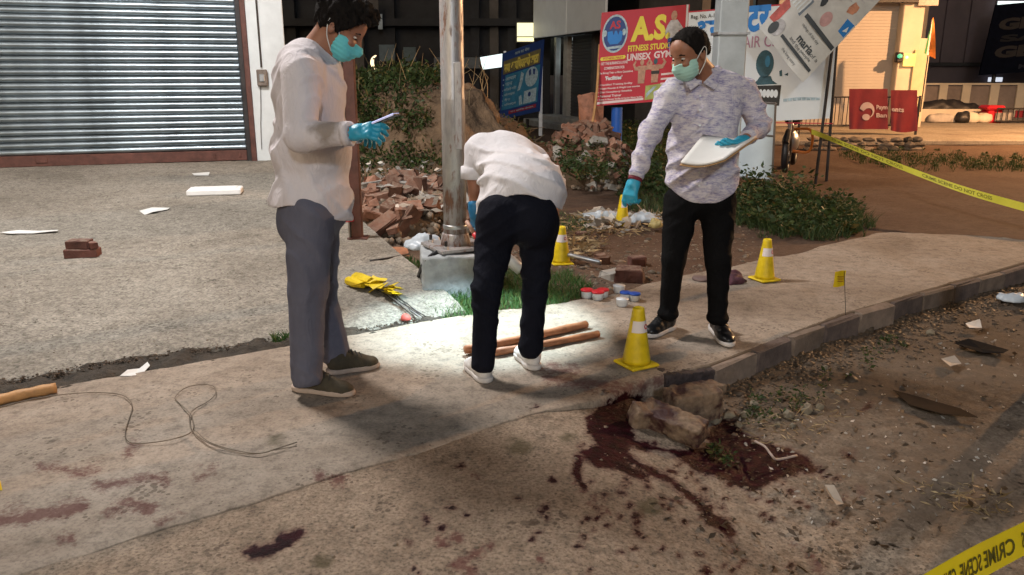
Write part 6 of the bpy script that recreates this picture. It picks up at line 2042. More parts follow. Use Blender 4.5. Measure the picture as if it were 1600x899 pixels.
g2 = np.concatenate([px_points([(1140, 290), (1150, 352), (1230, 368), (1310, 372), (1368, 352), (1335, 325), (1280, 308), (1220, 296)], 7000, lambda x, y: -0.03), px_points([(1312, 236), (1320, 252), (1450, 262), (1600, 266), (1600, 250), (1450, 240)], 2200, lambda x, y: -0.03),
                     px_points([(960, 300), (985, 330), (1045, 335), (1045, 300)], 900, lambda x, y: -0.03)])
tag(blades(g2, rng.uniform(0.03, 0.20, len(g2)) * rng.uniform(0.4, 1, len(g2)), 0.008, 1.1, 'rough_grass', leaf_mat('rough_grass', (0.04, 0.072, 0.022), dead=True)), 'rough dark grass round the weeds and along the bank', 'grass', kind='stuff')

# earth mound with growth on top
mc_ = at(655, 250, 12.6)
mound = thing('earth_mound', 'steep earth mound overgrown at the top behind the steel pole', 'mound', (mc_[0], 12.8, 0))
pr = [el((mc_[0] - 0.1, 13.0, 0.2), (1.35, 1.3, 1.30), k=0.3), el((mc_[0] + 0.55, 12.7, 0.1), (0.85, 1.0, 0.95), k=0.3), el((mc_[0] - 0.9, 12.9, 0.2), (0.9, 1.0, 1.1), k=0.3), el((mc_[0], 12.5, -0.1), (1.7, 1.4, 0.55), k=0.3),
      warp(lambda X, Y, Z, D: 0.16 * noise3(X * 2.2, Y * 2.2, Z * 2.2, 71) + 0.08 * noise3(X * 6, Y * 6, Z * 6, 72) + 0.03 * noise3(X * 15, Y * 15, Z * 15, 73)), cut((0, 0, -0.08), (0, 0, -1))]
mo = sdf_mesh('soil', pr, 0.05, M('mound_soil', (0.15, 0.10, 0.062), 0.95, var=0.5, vscale=3, bump=0.9, bscale=18, bdist=0.05), mound, 0.3)
mv = np.array([tuple(v_.co) for v_ in mo.data.vertices])
mn = np.array([tuple(v_.normal) for v_ in mo.data.vertices])
grow = 0.5 * noise3(mv[:, 0] * 1.6, mv[:, 1] * 1.6, mv[:, 2] * 1.6, 75) + (mv[:, 2] - 0.95) * 1.1 - 0.7 * np.clip((mv[:, 0] - mc_[0] - 0.15) * 1.2, -0.8, 1)
idx = np.where((grow > 0.0) & (mv[:, 1] < 13.4))[0]
pick = rng.choice(idx, 5200)
C = mv[pick] + rng.normal(0, 0.05, (5200, 3)) + mn[pick] * rng.uniform(0, 0.22, (5200, 1))
leaves(C, mn[pick] * 0.5 + rng.normal(0, 0.7, (5200, 3)), rng.uniform(0.04, 0.13, 5200), 0.035, 'foliage', MAT['leaf'], mound)
idx = np.where((mv[:, 2] > 0.02) & (mv[:, 2] < 0.5) & (mv[:, 1] < 12.6))[0]
pick = rng.choice(idx, 2600)
leaves(mv[pick] + mn[pick] * rng.uniform(0, 0.1, (2600, 1)), mn[pick] + rng.normal(0, 0.8, (2600, 3)), rng.uniform(0.04, 0.09, 2600), 0.035, 'low_growth', MAT['leaf'], mound)
roots_ = mv[rng.choice(np.where(mv[:, 2] > 1.0)[0], 60)]
mb = MB()
for q in roots_:
    mb.tube([q, q + np.array([rng.normal(0, 0.05), 0, 0.2]), q + np.array([rng.normal(0, 0.14), -0.05, rng.uniform(0.3, 0.6)])], [0.006, 0.005, 0.002], 4)
mb.build('dry_stems', MAT['straw'], mound)['kind'] = 'stuff'
# brush heap right of the mound
mv2 = at(745, 190, 14.5)
bru = thing('brush_heap', 'low heap of dry brush and twigs right of the mound', 'brush heap', (mv2[0], 14.5, 0))
o = sdf_mesh('soil', [el((mv2[0], 14.5, 0.0), (1.1, 0.9, 0.75), k=0.2), el((mv2[0] - 0.7, 14.3, 0), (0.8, 0.8, 1.0), k=0.2), warp(lambda X, Y, Z, D: 0.1 * noise3(X * 3, Y * 3, Z * 3, 81) + 0.04 * noise3(X * 11, Y * 11, Z * 11, 82)), cut((0, 0, -0.08), (0, 0, -1))], 0.06, MAT['soil'], bru, 0.2)
bv = np.array([tuple(v_.co) for v_ in o.data.vertices])
mb = MB()
for k in range(420):
    q = bv[rng.integers(len(bv))]
    d = rng.normal(0, 1, 3); d[2] = abs(d[2]) * 0.5; d /= np.linalg.norm(d)
    mb.tube([q - d * 0.1, q + d * rng.uniform(0.15, 0.4)], 0.006, 3, False)
mb.build('twigs', M('twig', (0.13, 0.10, 0.065), 0.9, var=0.4), bru)
pick = rng.choice(len(bv), 1500)
leaves(bv[pick] + rng.normal(0, 0.06, (1500, 3)), rng.normal(0, 1, (1500, 3)), 0.07, 0.03, 'leaves', MAT['leaf'], bru)

# straw and scraps around the heaps
def litter(poly, n, lmin, lmax, w, name, mat, label, zf=lambda x, y: -0.01, hz_=0.04):
    p = px_points(poly, n, zf)
    p[:, 2] += rng.uniform(0, hz_, n)
    d = rng.normal(0, 1, (n, 3)); d[:, 2] *= 0.25
    return tag(leaves(p, d, rng.uniform(lmin, lmax, n), w, name, MAT[mat]), label, 'litter', kind='stuff')
litter([(880, 335), (880, 375), (930, 385), (1000, 365), (1040, 350), (1030, 330), (960, 335)], 330, 0.04, 0.14, 0.016, 'straw_litter', 'straw', 'dry straw scattered round the farthest cone')
litter([(900, 335), (930, 362), (1000, 352), (1040, 345), (1020, 330)], 130, 0.05, 0.16, 0.08, 'scrap_litter', 'scraps', 'pale scraps scattered round the farthest cone')
litter([(565, 280), (565, 330), (690, 330), (700, 275), (620, 270)], 420, 0.05, 0.2, 0.04, 'scrap_litter', 'scraps', 'pale scraps between the brick heap and the mound', hz_=0.08)
litter([(565, 330), (565, 300), (700, 300), (700, 380), (640, 385)], 160, 0.04, 0.14, 0.04, 'scrap_litter', 'scraps', 'pale scraps lying over the brick heap', lambda x, y: 0.25, 0.2)
litter([(800, 365), (870, 372), (870, 400), (930, 405), (930, 380), (820, 350)], 260, 0.04, 0.16, 0.025, 'straw_litter', 'straw', 'straw and chips round the metal pipe')
litter([(1170, 620), (1210, 605), (1330, 560), (1340, 600), (1260, 640), (1200, 650)], 170, 0.02, 0.09, 0.006, 'straw_litter', 'straw', 'dry stalks below the kerb', lambda x, y: road_z(x, y), 0.03)
litter([(1420, 700), (1440, 720), (1540, 755), (1600, 745), (1560, 705)], 120, 0.02, 0.08, 0.008, 'straw_litter', 'straw', 'flattened straw patch on the road', lambda x, y: road_z(x, y), 0.008)
litter([(1130, 610), (1350, 540), (1600, 460), (1640, 600), (1500, 780), (1250, 760)], 260, 0.008, 0.03, 0.014, 'leaf_litter', 'scraps', 'tiny pale scraps over the road below the kerb', lambda x, y: road_z(x, y), 0.006)
litter([(1130, 610), (1350, 540), (1600, 470), (1640, 700), (1300, 850), (1000, 800)], 300, 0.01, 0.05, 0.02, 'leaf_litter', 'clod', 'trampled dark leaves over the road', lambda x, y: road_z(x, y), 0.006)
# ------------------------------------------------------------------ people
def cloth_mat(name, c, var=0.08, bump=0.38, scale=3.0, c2=None, rough=0.85):
    m, t, b = nt(name)
    tc = t.nodes.new('ShaderNodeTexCoord'); co = tc.outputs['Object']
    n1 = noise_node(t, 5, 5, 0.6, co)
    col = ramp(t, n1.outputs[0], [(0.3, tuple(np.array(c) * (1 - var))), (0.7, tuple(np.array(c) * (1 + var) if c2 is None else c2))]).outputs[0]
    lk(t, col, b.inputs['Base Color'])
    b.inputs['Roughness'].default_value = rough
    b.inputs['Specular IOR Level'].default_value = 0.08
    mp = t.nodes.new('ShaderNodeMapping'); mp.inputs['Scale'].default_value = (1.5, 1.5, 0.55); mp.inputs['Rotation'].default_value = (0.3, 0.6, 0.2)
    lk(t, co, mp.inputs[0])
    n2 = noise_node(t, 13, 3, 0.5, mp.outputs[0], 1.6); n3 = noise_node(t, 420, 1, 0.5, co)
    rd = math_node(t, 'ABSOLUTE', math_node(t, 'SUBTRACT', n2.outputs[0], 0.5))
    h = math_node(t, 'SUBTRACT', math_node(t, 'MULTIPLY', n3.outputs[0], 0.03), math_node(t, 'POWER', rd, 0.6))
    lk(t, bump_node(t, h, bump, 0.014), b.inputs['Normal'])
    return m, t, b, co, col


MAT['shirt_white'], t_, b_, co_, col_ = cloth_mat('white_shirt', (0.55, 0.50, 0.49), 0.05)
# dirt smudge on the forearm of the man with the phone
MAT['shirt_smudged'], t_, b_, co_, col_ = cloth_mat('smudged_shirt', (0.66, 0.62, 0.645), 0.05)
sm_c = at(510, 200, 3.31)
vm = t_.nodes.new('ShaderNodeVectorMath'); vm.operation = 'DISTANCE'
nz = noise_node(t_, 18, 4, 0.6, co_)
lk(t_, co_, vm.inputs[0]); vm.inputs[1].default_value = tuple(sm_c)
dd = math_node(t_, 'ADD', vm.outputs['Value'], math_node(t_, 'MULTIPLY', math_node(t_, 'SUBTRACT', nz.outputs[0], 0.5), 0.12))
fac = ramp(t_, dd, [(0.03, 0.75), (0.09, 0.0)]).outputs[0]
lk(t_, mixc(t_, fac, col_, (0.20, 0.15, 0.10)), b_.inputs['Base Color'])
MAT['shirt_bright'], *_ = cloth_mat('bright_shirt', (0.68, 0.665, 0.69), 0.04)
MAT['trouser_grey'], *_ = cloth_mat('grey_trousers', (0.12, 0.122, 0.16), 0.15)
MAT['trouser_navy'], *_ = cloth_mat('navy_trousers', (0.0085, 0.0095, 0.016), 0.2)
MAT['trouser_black'], *_ = cloth_mat('black_trousers', (0.0055, 0.0055, 0.0062), 0.2)
MAT['shirt_print'], t_, b_, co_, col_ = cloth_mat('printed_shirt', (0.50, 0.46, 0.52), 0.05)
mp = t_.nodes.new('ShaderNodeMapping'); mp.inputs['Scale'].default_value = (1.0, 1.0, 3.4)
lk(t_, co_, mp.inputs[0])
na = noise_node(t_, 13, 7, 0.75, mp.outputs[0], 0.5); nb_ = noise_node(t_, 42, 5, 0.7, mp.outputs[0], 0.4)
f_ = math_node(t_, 'ADD', math_node(t_, 'MULTIPLY', na.outputs[0], 0.6), math_node(t_, 'MULTIPLY', nb_.outputs[0], 0.4))
pc_ = ramp(t_, f_, [(0.38, (0.20, 0.19, 0.36)), (0.47, (0.44, 0.42, 0.54)), (0.55, (0.64, 0.61, 0.65))]).outputs[0]
lk(t_, pc_, b_.inputs['Base Color'])
MAT['shoe_brown'] = M('brown_canvas', (0.055, 0.045, 0.028), 0.8, var=0.3, vscale=30, bump=0.3)
MAT['shoe_black'] = M('black_leather', (0.010, 0.010, 0.011), 0.35, var=0.2, vscale=30, bump=0.2)
MAT['shoe_white'] = M('white_mesh', (0.60, 0.58, 0.57), 0.7, var=0.15, vscale=30, bump=0.5, bscale=200)
MAT['sole'] = M('rubber_sole', (0.42, 0.33, 0.27), 0.75, var=0.15, vscale=20)
MAT['sole_white'] = M('white_sole', (0.55, 0.52, 0.50), 0.7, var=0.1, vscale=20)
MAT['lace'] = M('lace', (0.03, 0.03, 0.03), 0.8)
MAT['lace_white'] = M('lace_white', (0.55, 0.55, 0.55), 0.8)


def T(prims_fn, c, R, s=1.0):
    """build primitives given in local coordinates at c with axes R"""
    R = np.asarray(R)
    loc = lambda p: np.asarray(c) + R @ (np.asarray(p, float) * s)
    return prims_fn(loc, R, s)


def head_prims(c, R, s=1.0, grow=0.0, ears=True, features=True):
    L = lambda p: np.asarray(c) + R @ (np.asarray(p, float) * s)
    e = lambda p, r, k=0.02, op='u': el(L(p), (np.asarray(r) + grow) * s, R, k, op)
    q = [e((-0.012, 0, 0.03), (0.098, 0.077, 0.09)), e((0.03, 0, -0.035), (0.065, 0.062, 0.085), 0.03), e((0.036, 0, -0.088), (0.046, 0.046, 0.038), 0.03), e((0.05, 0, 0.045), (0.05, 0.062, 0.05), 0.03)]
    if features:
        q += [e((0.083, 0, 0.02), (0.014, 0.048, 0.009), 0.015), e((0.078, 0.036, -0.028), (0.022, 0.024, 0.02), 0.02), e((0.078, -0.036, -0.028), (0.022, 0.024, 0.02), 0.02),
              rc(L((0.094, 0, 0.008)), L((0.115, 0, -0.034)), 0.008 * s, 0.013 * s, 0.015), e((0.100, 0.013, -0.038), (0.012, 0.010, 0.008), 0.008), e((0.100, -0.013, -0.038), (0.012, 0.010, 0.008), 0.008),
              e((0.094, 0, -0.066), (0.011, 0.024, 0.007), 0.008), e((0.090, 0, -0.079), (0.011, 0.020, 0.007), 0.008),
              e((0.099, 0.033, 0.003), (0.016, 0.017, 0.011), 0.012, 's'), e((0.099, -0.033, 0.003), (0.016, 0.017, 0.011), 0.012, 's')]
    if ears:
        for sgn in (1, -1):
            q += [e((-0.012, 0.079 * sgn, -0.008), (0.020, 0.011, 0.032), 0.008), e((-0.008, 0.088 * sgn, -0.005), (0.010, 0.006, 0.018), 0.006, 's')]
    return q


def hand_prims(w, R, s=1.0, grow=0.0, curl=(0.5, 0.6, 0.7, 0.8), thumb=(0.6, 0.3), spread=0.06, side=1):
    """wrist at w; R columns: finger direction, thumb side, back of hand"""
    L = lambda p: np.asarray(w) + R @ (np.asarray(p, float) * np.array([1, side, 1]) * s)
    g = grow
    q = [rc(L((0.0, 0, 0)), L((0.03, 0, 0)), (0.029 + g) * s, (0.030 + g) * s, 0.02)]
    for y in (-0.026, -0.009, 0.009, 0.026):
        q.append(rc(L((0.015, y * 0.6, 0)), L((0.085, y, 0.002)), (0.0145 + g) * s, (0.0125 + g) * s, 0.012))
    lens = (0.066, 0.076, 0.082, 0.074)          # little, ring, middle, index
    for k, (y, ln, cu) in enumerate(zip((-0.030, -0.010, 0.010, 0.030), lens, curl)):
        p = np.array([0.085, y, 0.002]); a = 0.0; yaw = spread * (y / 0.02)
        r0 = (0.0098, 0.0104, 0.0108, 0.0104)[k]
        for j, frac in enumerate((0.48, 0.30, 0.24)):
            a += cu * (0.8, 1.0, 0.7)[j]
            d = np.array([math.cos(a) * math.cos(yaw), math.sin(yaw), -math.sin(a)])
            n = p + d * ln * frac
            q.append(rc(L(p), L(n), (r0 * (1 - 0.10 * j) + g) * s, (r0 * (0.9 - 0.10 * j) + g) * s, 0.004))
            p = n
    p = np.array([0.022, 0.026, -0.004])
    a, b = thumb
    d1 = np.array([math.cos(a), math.sin(a) * 0.9, -0.35]); d1 /= np.linalg.norm(d1)
    d2 = np.array([math.cos(a - b), math.sin(a - b) * 0.9, -0.35 - b * 0.6]); d2 /= np.linalg.norm(d2)
    m = p + d1 * 0.045; e_ = m + d2 * 0.032
    q += [rc(L(p), L(m), (0.0155 + g) * s, (0.0120 + g) * s, 0.012), rc(L(m), L(e_), (0.0115 + g) * s, (0.0095 + g) * s, 0.004)]
    return q


def shoe(parent, heel, toe, mat, sole_mat, lace_mat, z0=0.004, width=0.05, stripe=None):
    heel, toe = np.asarray(heel, float), np.asarray(toe, float)
    d = toe - heel; d[2] = 0
    ln = np.linalg.norm(d)
    R = frame(d / ln, (0, 0, 1))
    c = (heel + toe) / 2; c = np.array([c[0], c[1], z0])
    k = ln / 0.29
    L = lambda p: c + R @ (np.asarray(p, float) * np.array([k, 1, 1]))
    w = width
    up = [el(L((-0.085, 0, 0.055)), (0.055 * k, w * 0.80, 0.055), R, 0.02), el(L((-0.02, 0, 0.045)), (0.085 * k, w * 0.86, 0.05), R, 0.03), el(L((0.06, 0, 0.03)), (0.075 * k, w * 0.95, 0.036), R, 0.03),
          el(L((0.095, 0, 0.026)), (0.045 * k, w * 0.85, 0.028), R, 0.02), rc(L((-0.075, 0, 0.06)), L((-0.07, 0, 0.10)), w * 0.78, w * 0.80, 0.02), rc(L((-0.03, 0, 0.085)), L((0.045, 0, 0.055)), 0.026, 0.022, 0.02),
          cut((0, 0, z0 + 0.016), (0, 0, -1)), warp(lambda X, Y, Z, D: 0.0025 * noise3(X * 45, Y * 45, Z * 45, 91))]
    o = sdf_mesh('shoe', up, 0.0055, mat, parent)
    so = [el(L((-0.085, 0, 0.012)), (0.062 * k, w * 0.92, 0.04), R, 0.03), el(L((-0.01, 0, 0.012)), (0.09 * k, w * 0.88, 0.04), R, 0.03), el(L((0.07, 0, 0.012)), (0.082 * k, w * 1.04, 0.04), R, 0.03), cut((0, 0, z0), (0, 0, -1)), cut((0, 0, z0 + 0.026), (0, 0, 1))]
    sdf_mesh('sole', so, 0.005, sole_mat, o)
    m_ = MB()
    for j in range(4):
        x = 0.045 - j * 0.022
        z = 0.084 + j * 0.011
        m_.tube([L((x, -0.026, z - 0.012)), L((x - 0.006, 0, z + 0.006)), L((x, 0.026, z - 0.012))], 0.0035, 5)
    m_.build('laces', lace_mat, o)
    if stripe is not None:
        pass
    return o


def mask_mesh(parent, c, R, s, mat, ear_sides=(1, -1)):
    L = lambda p: np.asarray(c) + R @ (np.asarray(p, float) * s)
    e = lambda p, r, k=0.02: el(L(p), np.asarray(r) * s, R, k)
    q = [e((0.034, 0, -0.045), (0.079, 0.072, 0.072)), e((0.052, 0, -0.075), (0.055, 0.056, 0.048), 0.03), rc(L((0.098, 0, -0.008)), L((0.118, 0, -0.045)), 0.012 * s, 0.022 * s, 0.02),
         cut(L((0.0, 0, 0.004)), R @ np.array([0.22, 0, 1.0])), cut(L((0.028, 0, 0)), R @ np.array([-1.0, 0, 0.12])), cut(L((0, 0, -0.118)), R @ np.array([-0.1, 0, -1.0]))]
    def pleat(X, Y, Z, D):
        z = (X - c[0]) * R[0, 2] + (Y - c[1]) * R[1, 2] + (Z - c[2]) * R[2, 2]
        return 0.0016 * np.sin(z * 330) + 0.0018 * noise3(X * 40, Y * 40, Z * 40, 95)
    q.append(warp(pleat))
    o = sdf_mesh('face_mask', q, 0.0042, mat, parent)
    for sg in ear_sides:
        m_ = MB()
        m_.tube(spline([L((0.03, 0.072 * sg, -0.022)), L((0.008, 0.083 * sg, 0.004)), L((-0.022, 0.088 * sg, 0.026)), L((-0.036, 0.086 * sg, 0.006)), L((-0.015, 0.082 * sg, -0.05)), L((0.03, 0.068 * sg, -0.10))], 26), 0.0024 * s, 5)
        m_.build('ear_loop', MAT['paper'], o, True)
    return o


def eyes(parent, c, R, s=1.0):
    L = lambda p: np.asarray(c) + R @ (np.asarray(p, float) * s)
    for sg in (1, -1):
        o = sdf_mesh('eye', [el(L((0.080, 0.033 * sg, 0.002)), np.array([0.0125, 0.0135, 0.0065]) * s, R, 0.005)], 0.003, MAT['eye'], parent)
        sdf_mesh('iris', [el(L((0.0905, 0.033 * sg, -0.002)), np.array([0.004, 0.0065, 0.0055]) * s, R, 0.003)], 0.0018, MAT['iris'], o)
        m_ = MB()
        m_.tube(spline([L((0.092, 0.014 * sg, 0.020)), L((0.094, 0.033 * sg, 0.026)), L((0.082, 0.053 * sg, 0.019))], 10), [0.003, 0.0038, 0.004, 0.0045, 0.0045, 0.0045, 0.004, 0.0035, 0.003, 0.002], 6)
        m_.build('eyebrow', MAT['hair'], parent, True)


def folds(seed, amp=0.006, sx=7, sz=16, fine=0.0010, dirs=((0.45, 0.3, 0.85), (-0.6, 0.2, 0.75), (0.75, 0.5, 0.35))):
    """cloth creases: long flowing bands in a few slanting directions, each only in places"""
    def f(X, Y, Z, D):
        out = 0.25 * amp * noise3(X * 5, Y * 5, Z * 5, seed + 5) + fine * noise3(X * 50, Y * 50, Z * 50, seed + 2)
        for k, d in enumerate(dirs):
            d = np.asarray(d) / np.linalg.norm(d)
            w = noise3(X * 3.2, Y * 3.2, Z * 3.2, seed + 10 + k) * 4.0 + noise3(X * 9, Y * 9, Z * 9, seed + 20 + k) * 1.1
            ph = (X * d[0] + Y * d[1] + Z * d[2]) * (6.283 / (0.10, 0.085, 0.12)[k % 3]) + w
            m = np.clip(noise3(X * 4.1, Y * 4.1, Z * 4.1, seed + 30 + k) * 1.8 + 0.15, 0, 1)
            out = out - amp * m * (0.5 + 0.5 * np.sin(ph)) ** 3
        return out
    return warp(f)


def hair_mesh(parent, c, R, s, hairline, grow, mat, extra=(), rough=0.006, strand=0.017):
    L = lambda p: np.asarray(c) + R @ (np.asarray(p, float) * s)
    q = [el(L((-0.012, 0, 0.032)), (np.array([0.098, 0.077, 0.09]) + grow) * s, R, 0.02), el(L((0.045, 0, 0.05)), (np.array([0.05, 0.060, 0.048]) + grow) * s, R, 0.02), *extra(L), ]
    for (p, n) in hairline:
        q.append(cut(L(p), R @ np.asarray(n, float)))
    q.append(warp(lambda X, Y, Z, D: rough * noise3(X * 60, Y * 60, Z * 34, 97) + rough * 0.6 * noise3(X * 130, Y * 130, Z * 60, 98)))
    o = sdf_mesh('hair', q, 0.005, mat, parent)
    hv = np.array([tuple(v_.co) for v_ in o.data.vertices]); hn = np.array([tuple(v_.normal) for v_ in o.data.vertices])
    k = rng.choice(len(hv), 2600)
    d = R @ np.array([0.7, 0.1, -0.3])
    dd_ = d[None] - hn[k] * (hn[k] @ d)[:, None] + hn[k] * 0.35 + rng.normal(0, 0.35, (2600, 3))
    st = leaves(hv[k] - hn[k] * 0.003, dd_, rng.uniform(0.4, 1.0, 2600) * strand, 0.0022, 'hair_strands', mat, o)
    st['kind'] = 'stuff'
    return o


V3 = lambda *a: np.array(a, float)

# ============================================================ man with the phone
Y0 = 3.70
man1 = thing('person', 'man in a white shirt and grey trousers looking down at a phone', 'person', gr(500, 605))
A = lambda px, py, dy=0.0: at(px, py, Y0 + dy)
chest, belly, hip = A(484, 150), A(489, 235), A(488, 305)
hd_c = A(532, 44, 0.0)
f_dir = V3(0.80, -0.06, -0.52); H1 = frame(f_dir, (0.4, 0.02, 1))
hip_n, hip_f = A(486, 335, -0.11), A(496, 335, 0.11)
kn_n, kn_f = at(480, 455, 3.57), at(499, 458, 3.84)
an_n, an_f = at(479, 585, 3.54), at(526, 553, 3.86)
sh_n, el_n, wr_n = at(470, 118, 3.50), at(470, 213, 3.40), at(546, 209, 3.33)
sh_f, el_f, wr_f = at(492, 118, 3.90), at(512, 205, 3.96), at(560, 210, 3.62)
torso = [el(chest, (0.150, 0.195, 0.235), None, 0.06), el(A(478, 95), (0.085, 0.205, 0.075), None, 0.06), el(belly, (0.176, 0.175, 0.20), None, 0.06), el(hip, (0.168, 0.178, 0.15), None, 0.05)]
arm_n = [rc(sh_n, el_n, 0.082, 0.068, 0.05), rc(el_n, wr_n, 0.066, 0.044, 0.02)]
arm_f = [rc(sh_f, el_f, 0.078, 0.060, 0.05), rc(el_f, wr_f, 0.056, 0.042, 0.02)]
neck = [rc(A(492, 82), A(516, 48), 0.066, 0.060, 0.03)]
RH1 = frame((wr_n - el_n) + V3(0, -0.0, 0.02), (0.1, -0.75, 0.6))
hand1 = dict(w=wr_n + (wr_n - el_n) * 0.04, R=RH1, curl=(0.75, 0.7, 0.62, 0.5), thumb=(0.25, 0.25), side=1)
body = head_prims(hd_c, H1) + neck + [el(chest, (0.12, 0.16, 0.21), None, 0.05), el(belly, (0.14, 0.14, 0.18), None, 0.05), el(hip, (0.13, 0.14, 0.12), None, 0.05),
        rc(sh_n, el_n, 0.05, 0.042), rc(el_n, wr_n, 0.040, 0.028), rc(sh_f, el_f, 0.05, 0.042), rc(el_f, wr_f, 0.040, 0.028),
        rc(hip_n, kn_n, 0.08, 0.055), rc(kn_n, an_n + V3(0, 0, 0.02), 0.052, 0.036), rc(hip_f, kn_f, 0.08, 0.055), rc(kn_f, an_f + V3(0, 0, 0.02), 0.052, 0.036)] + hand_prims(**hand1, grow=-0.003)
sdf_mesh('body', body, 0.006, MAT['skin'], man1)
col1 = [rc(A(470, 79, -0.075), A(497, 92, -0.095), 0.016, 0.016, 0.01), rc(A(497, 92, -0.095), A(522, 110, -0.05), 0.016, 0.014, 0.01), rc(A(470, 79, -0.075), A(462, 76, 0.0), 0.016, 0.016, 0.01), rc(A(462, 76, 0), A(470, 79, 0.075), 0.016, 0.016, 0.01), rc(A(470, 79, 0.075), A(500, 92, 0.095), 0.016, 0.016, 0.01), rc(A(500, 92, 0.095), A(522, 110, 0.05), 0.016, 0.014, 0.01)]
hem_c = A(488, 316)
def hem1(X, Y, Z, D):
    zz = hem_c[2] + 0.03 * np.cos((X - hem_c[0]) / 0.17 * 2.6) - 0.02 - 0.035 * (X - hem_c[0]) / 0.17
    return np.maximum(zz - Z, -0.0 * D - D) if False else np.where(zz - Z > D, zz - Z - D, 0)
shirt = torso + arm_n + arm_f + col1 + [el(A(489, 322), (0.178, 0.186, 0.20), None, 0.05), folds(200, 0.0095, dirs=((0.35, 0.5, 0.8), (-0.5, 0.5, 0.6), (0.8, 0.5, 0.2))), warp(hem1), cut(wr_n + (wr_n - el_n) * 0.04, wr_n - el_n, 0.09), cut(wr_f + (wr_f - el_f) * 0.02, wr_f - el_f, 0.075),
        rc(A(506, 66), A(522, 46), 0.062, 0.070, 0.01, 's')]
sh1 = sdf_mesh('shirt', shirt, 0.006, MAT['shirt_smudged'], man1)
cf = MB(); cf.tube([wr_n - (wr_n - el_n) * 0.10, wr_n + (wr_n - el_n) * 0.035], [0.0505, 0.0495], 20); cf.build('cuff', MAT['shirt_smudged'], sh1, True)
tr = [el(A(490, 330), (0.158, 0.165, 0.13), None, 0.04), el(A(478, 352, 0.0), (0.125, 0.155, 0.11), None, 0.06), rc(hip_n, kn_n, 0.110, 0.086, 0.04), rc(kn_n, an_n, 0.085, 0.074, 0.02), rc(hip_f, kn_f, 0.108, 0.082, 0.04), rc(kn_f, an_f, 0.080, 0.070, 0.02),
      folds(210, 0.009), cut(an_n + V3(0.03, 0, -0.045), (0.12, 0, -1), 0.16), cut(an_f + V3(0.02, 0, -0.045), (0.1, 0, -1), 0.14), cut(A(490, 300), (0, 0, 1))]
sdf_mesh('trousers', tr, 0.006, MAT['trouser_grey'], man1)
shoe(man1, gr(451, 612) + V3(0.01, 0.03, 0), gr(553, 619), MAT['shoe_brown'], MAT['sole'], MAT['lace'])
shoe(man1, gr(508, 589) + V3(0, 0.03, 0), gr(592, 573), MAT['shoe_brown'], MAT['sole'], MAT['lace'])
hair_mesh(man1, hd_c, H1, 1.0, [((0.062, 0, 0.035), (1.0, 0, -0.75)), ((-0.03, 0, -0.03), (0.25, 0, -1.0))], 0.017, MAT['hair'],
          lambda L: [el(L((0.055, 0.0, 0.118)), (0.075, 0.062, 0.036), H1, 0.03), el(L((-0.03, 0, 0.05)), (0.10, 0.088, 0.095), H1, 0.03)], 0.010)
fore = sdf_mesh('forelock', [rc(hd_c + H1 @ V3(0.05, 0, 0.13), hd_c + H1 @ V3(0.118, -0.01, 0.098), 0.035, 0.018, 0.02), rc(hd_c + H1 @ V3(0.03, -0.04, 0.12), hd_c + H1 @ V3(0.105, -0.045, 0.085), 0.032, 0.014, 0.02), warp(lambda X, Y, Z, D: 0.008 * noise3(X * 60, Y * 60, Z * 60, 3))], 0.005, MAT['hair'], man1)
mask_mesh(man1, hd_c, H1, 1.0, M('mask_blue', (0.13, 0.55, 0.60), 0.7, var=0.06))
eyes(man1, hd_c, H1)
gl1 = sdf_mesh('glove', hand_prims(**hand1, grow=0.0016) + [warp(lambda X, Y, Z, D: 0.0014 * noise3(X * 90, Y * 90, Z * 90, 5))], 0.0035, MAT['glove'], man1)
RF1 = frame((wr_f - el_f) + V3(0.1, -0.15, 0), (0.1, 0.5, 0.8))
sdf_mesh('glove', hand_prims(wr_f, RF1, curl=(0.5, 0.5, 0.45, 0.4), side=-1), 0.004, MAT['glove'], man1)
# the phone he holds
ph_c = at(596, 189, 3.335)
pa, pb = at(573, 199, 3.35), at(618, 180, 3.32)
ax_ = (pb - pa); pl = np.linalg.norm(ax_); ax_ /= pl
RP = frame(ax_, V3(-0.35, 0.12, 0.9))
phone = thing('phone', 'phone with a glowing screen held in the blue-gloved hand', 'phone', ph_c)
v, f = box_geo((-0.075, -0.036, -0.0045), (0.075, 0.036, 0.0045), 0.003)
mesh('case', v @ RP.T + ph_c, f, MAT['black'], phone)
v, f = box_geo((-0.071, -0.033, 0.0047), (0.071, 0.033, 0.0055))
mesh('screen', v @ RP.T + ph_c, f, M('phone_screen', (0.55, 0.58, 0.95), 0.3, emit=1.6, var=0.05, bump=0), phone)
v, f = box_geo((-0.073, -0.0375, -0.003), (0.073, -0.0362, 0.004))
mesh('edge', v @ RP.T + ph_c, f, M('phone_edge', (0.50, 0.52, 0.75), 0.3, 0.3, emit=0.25), phone)

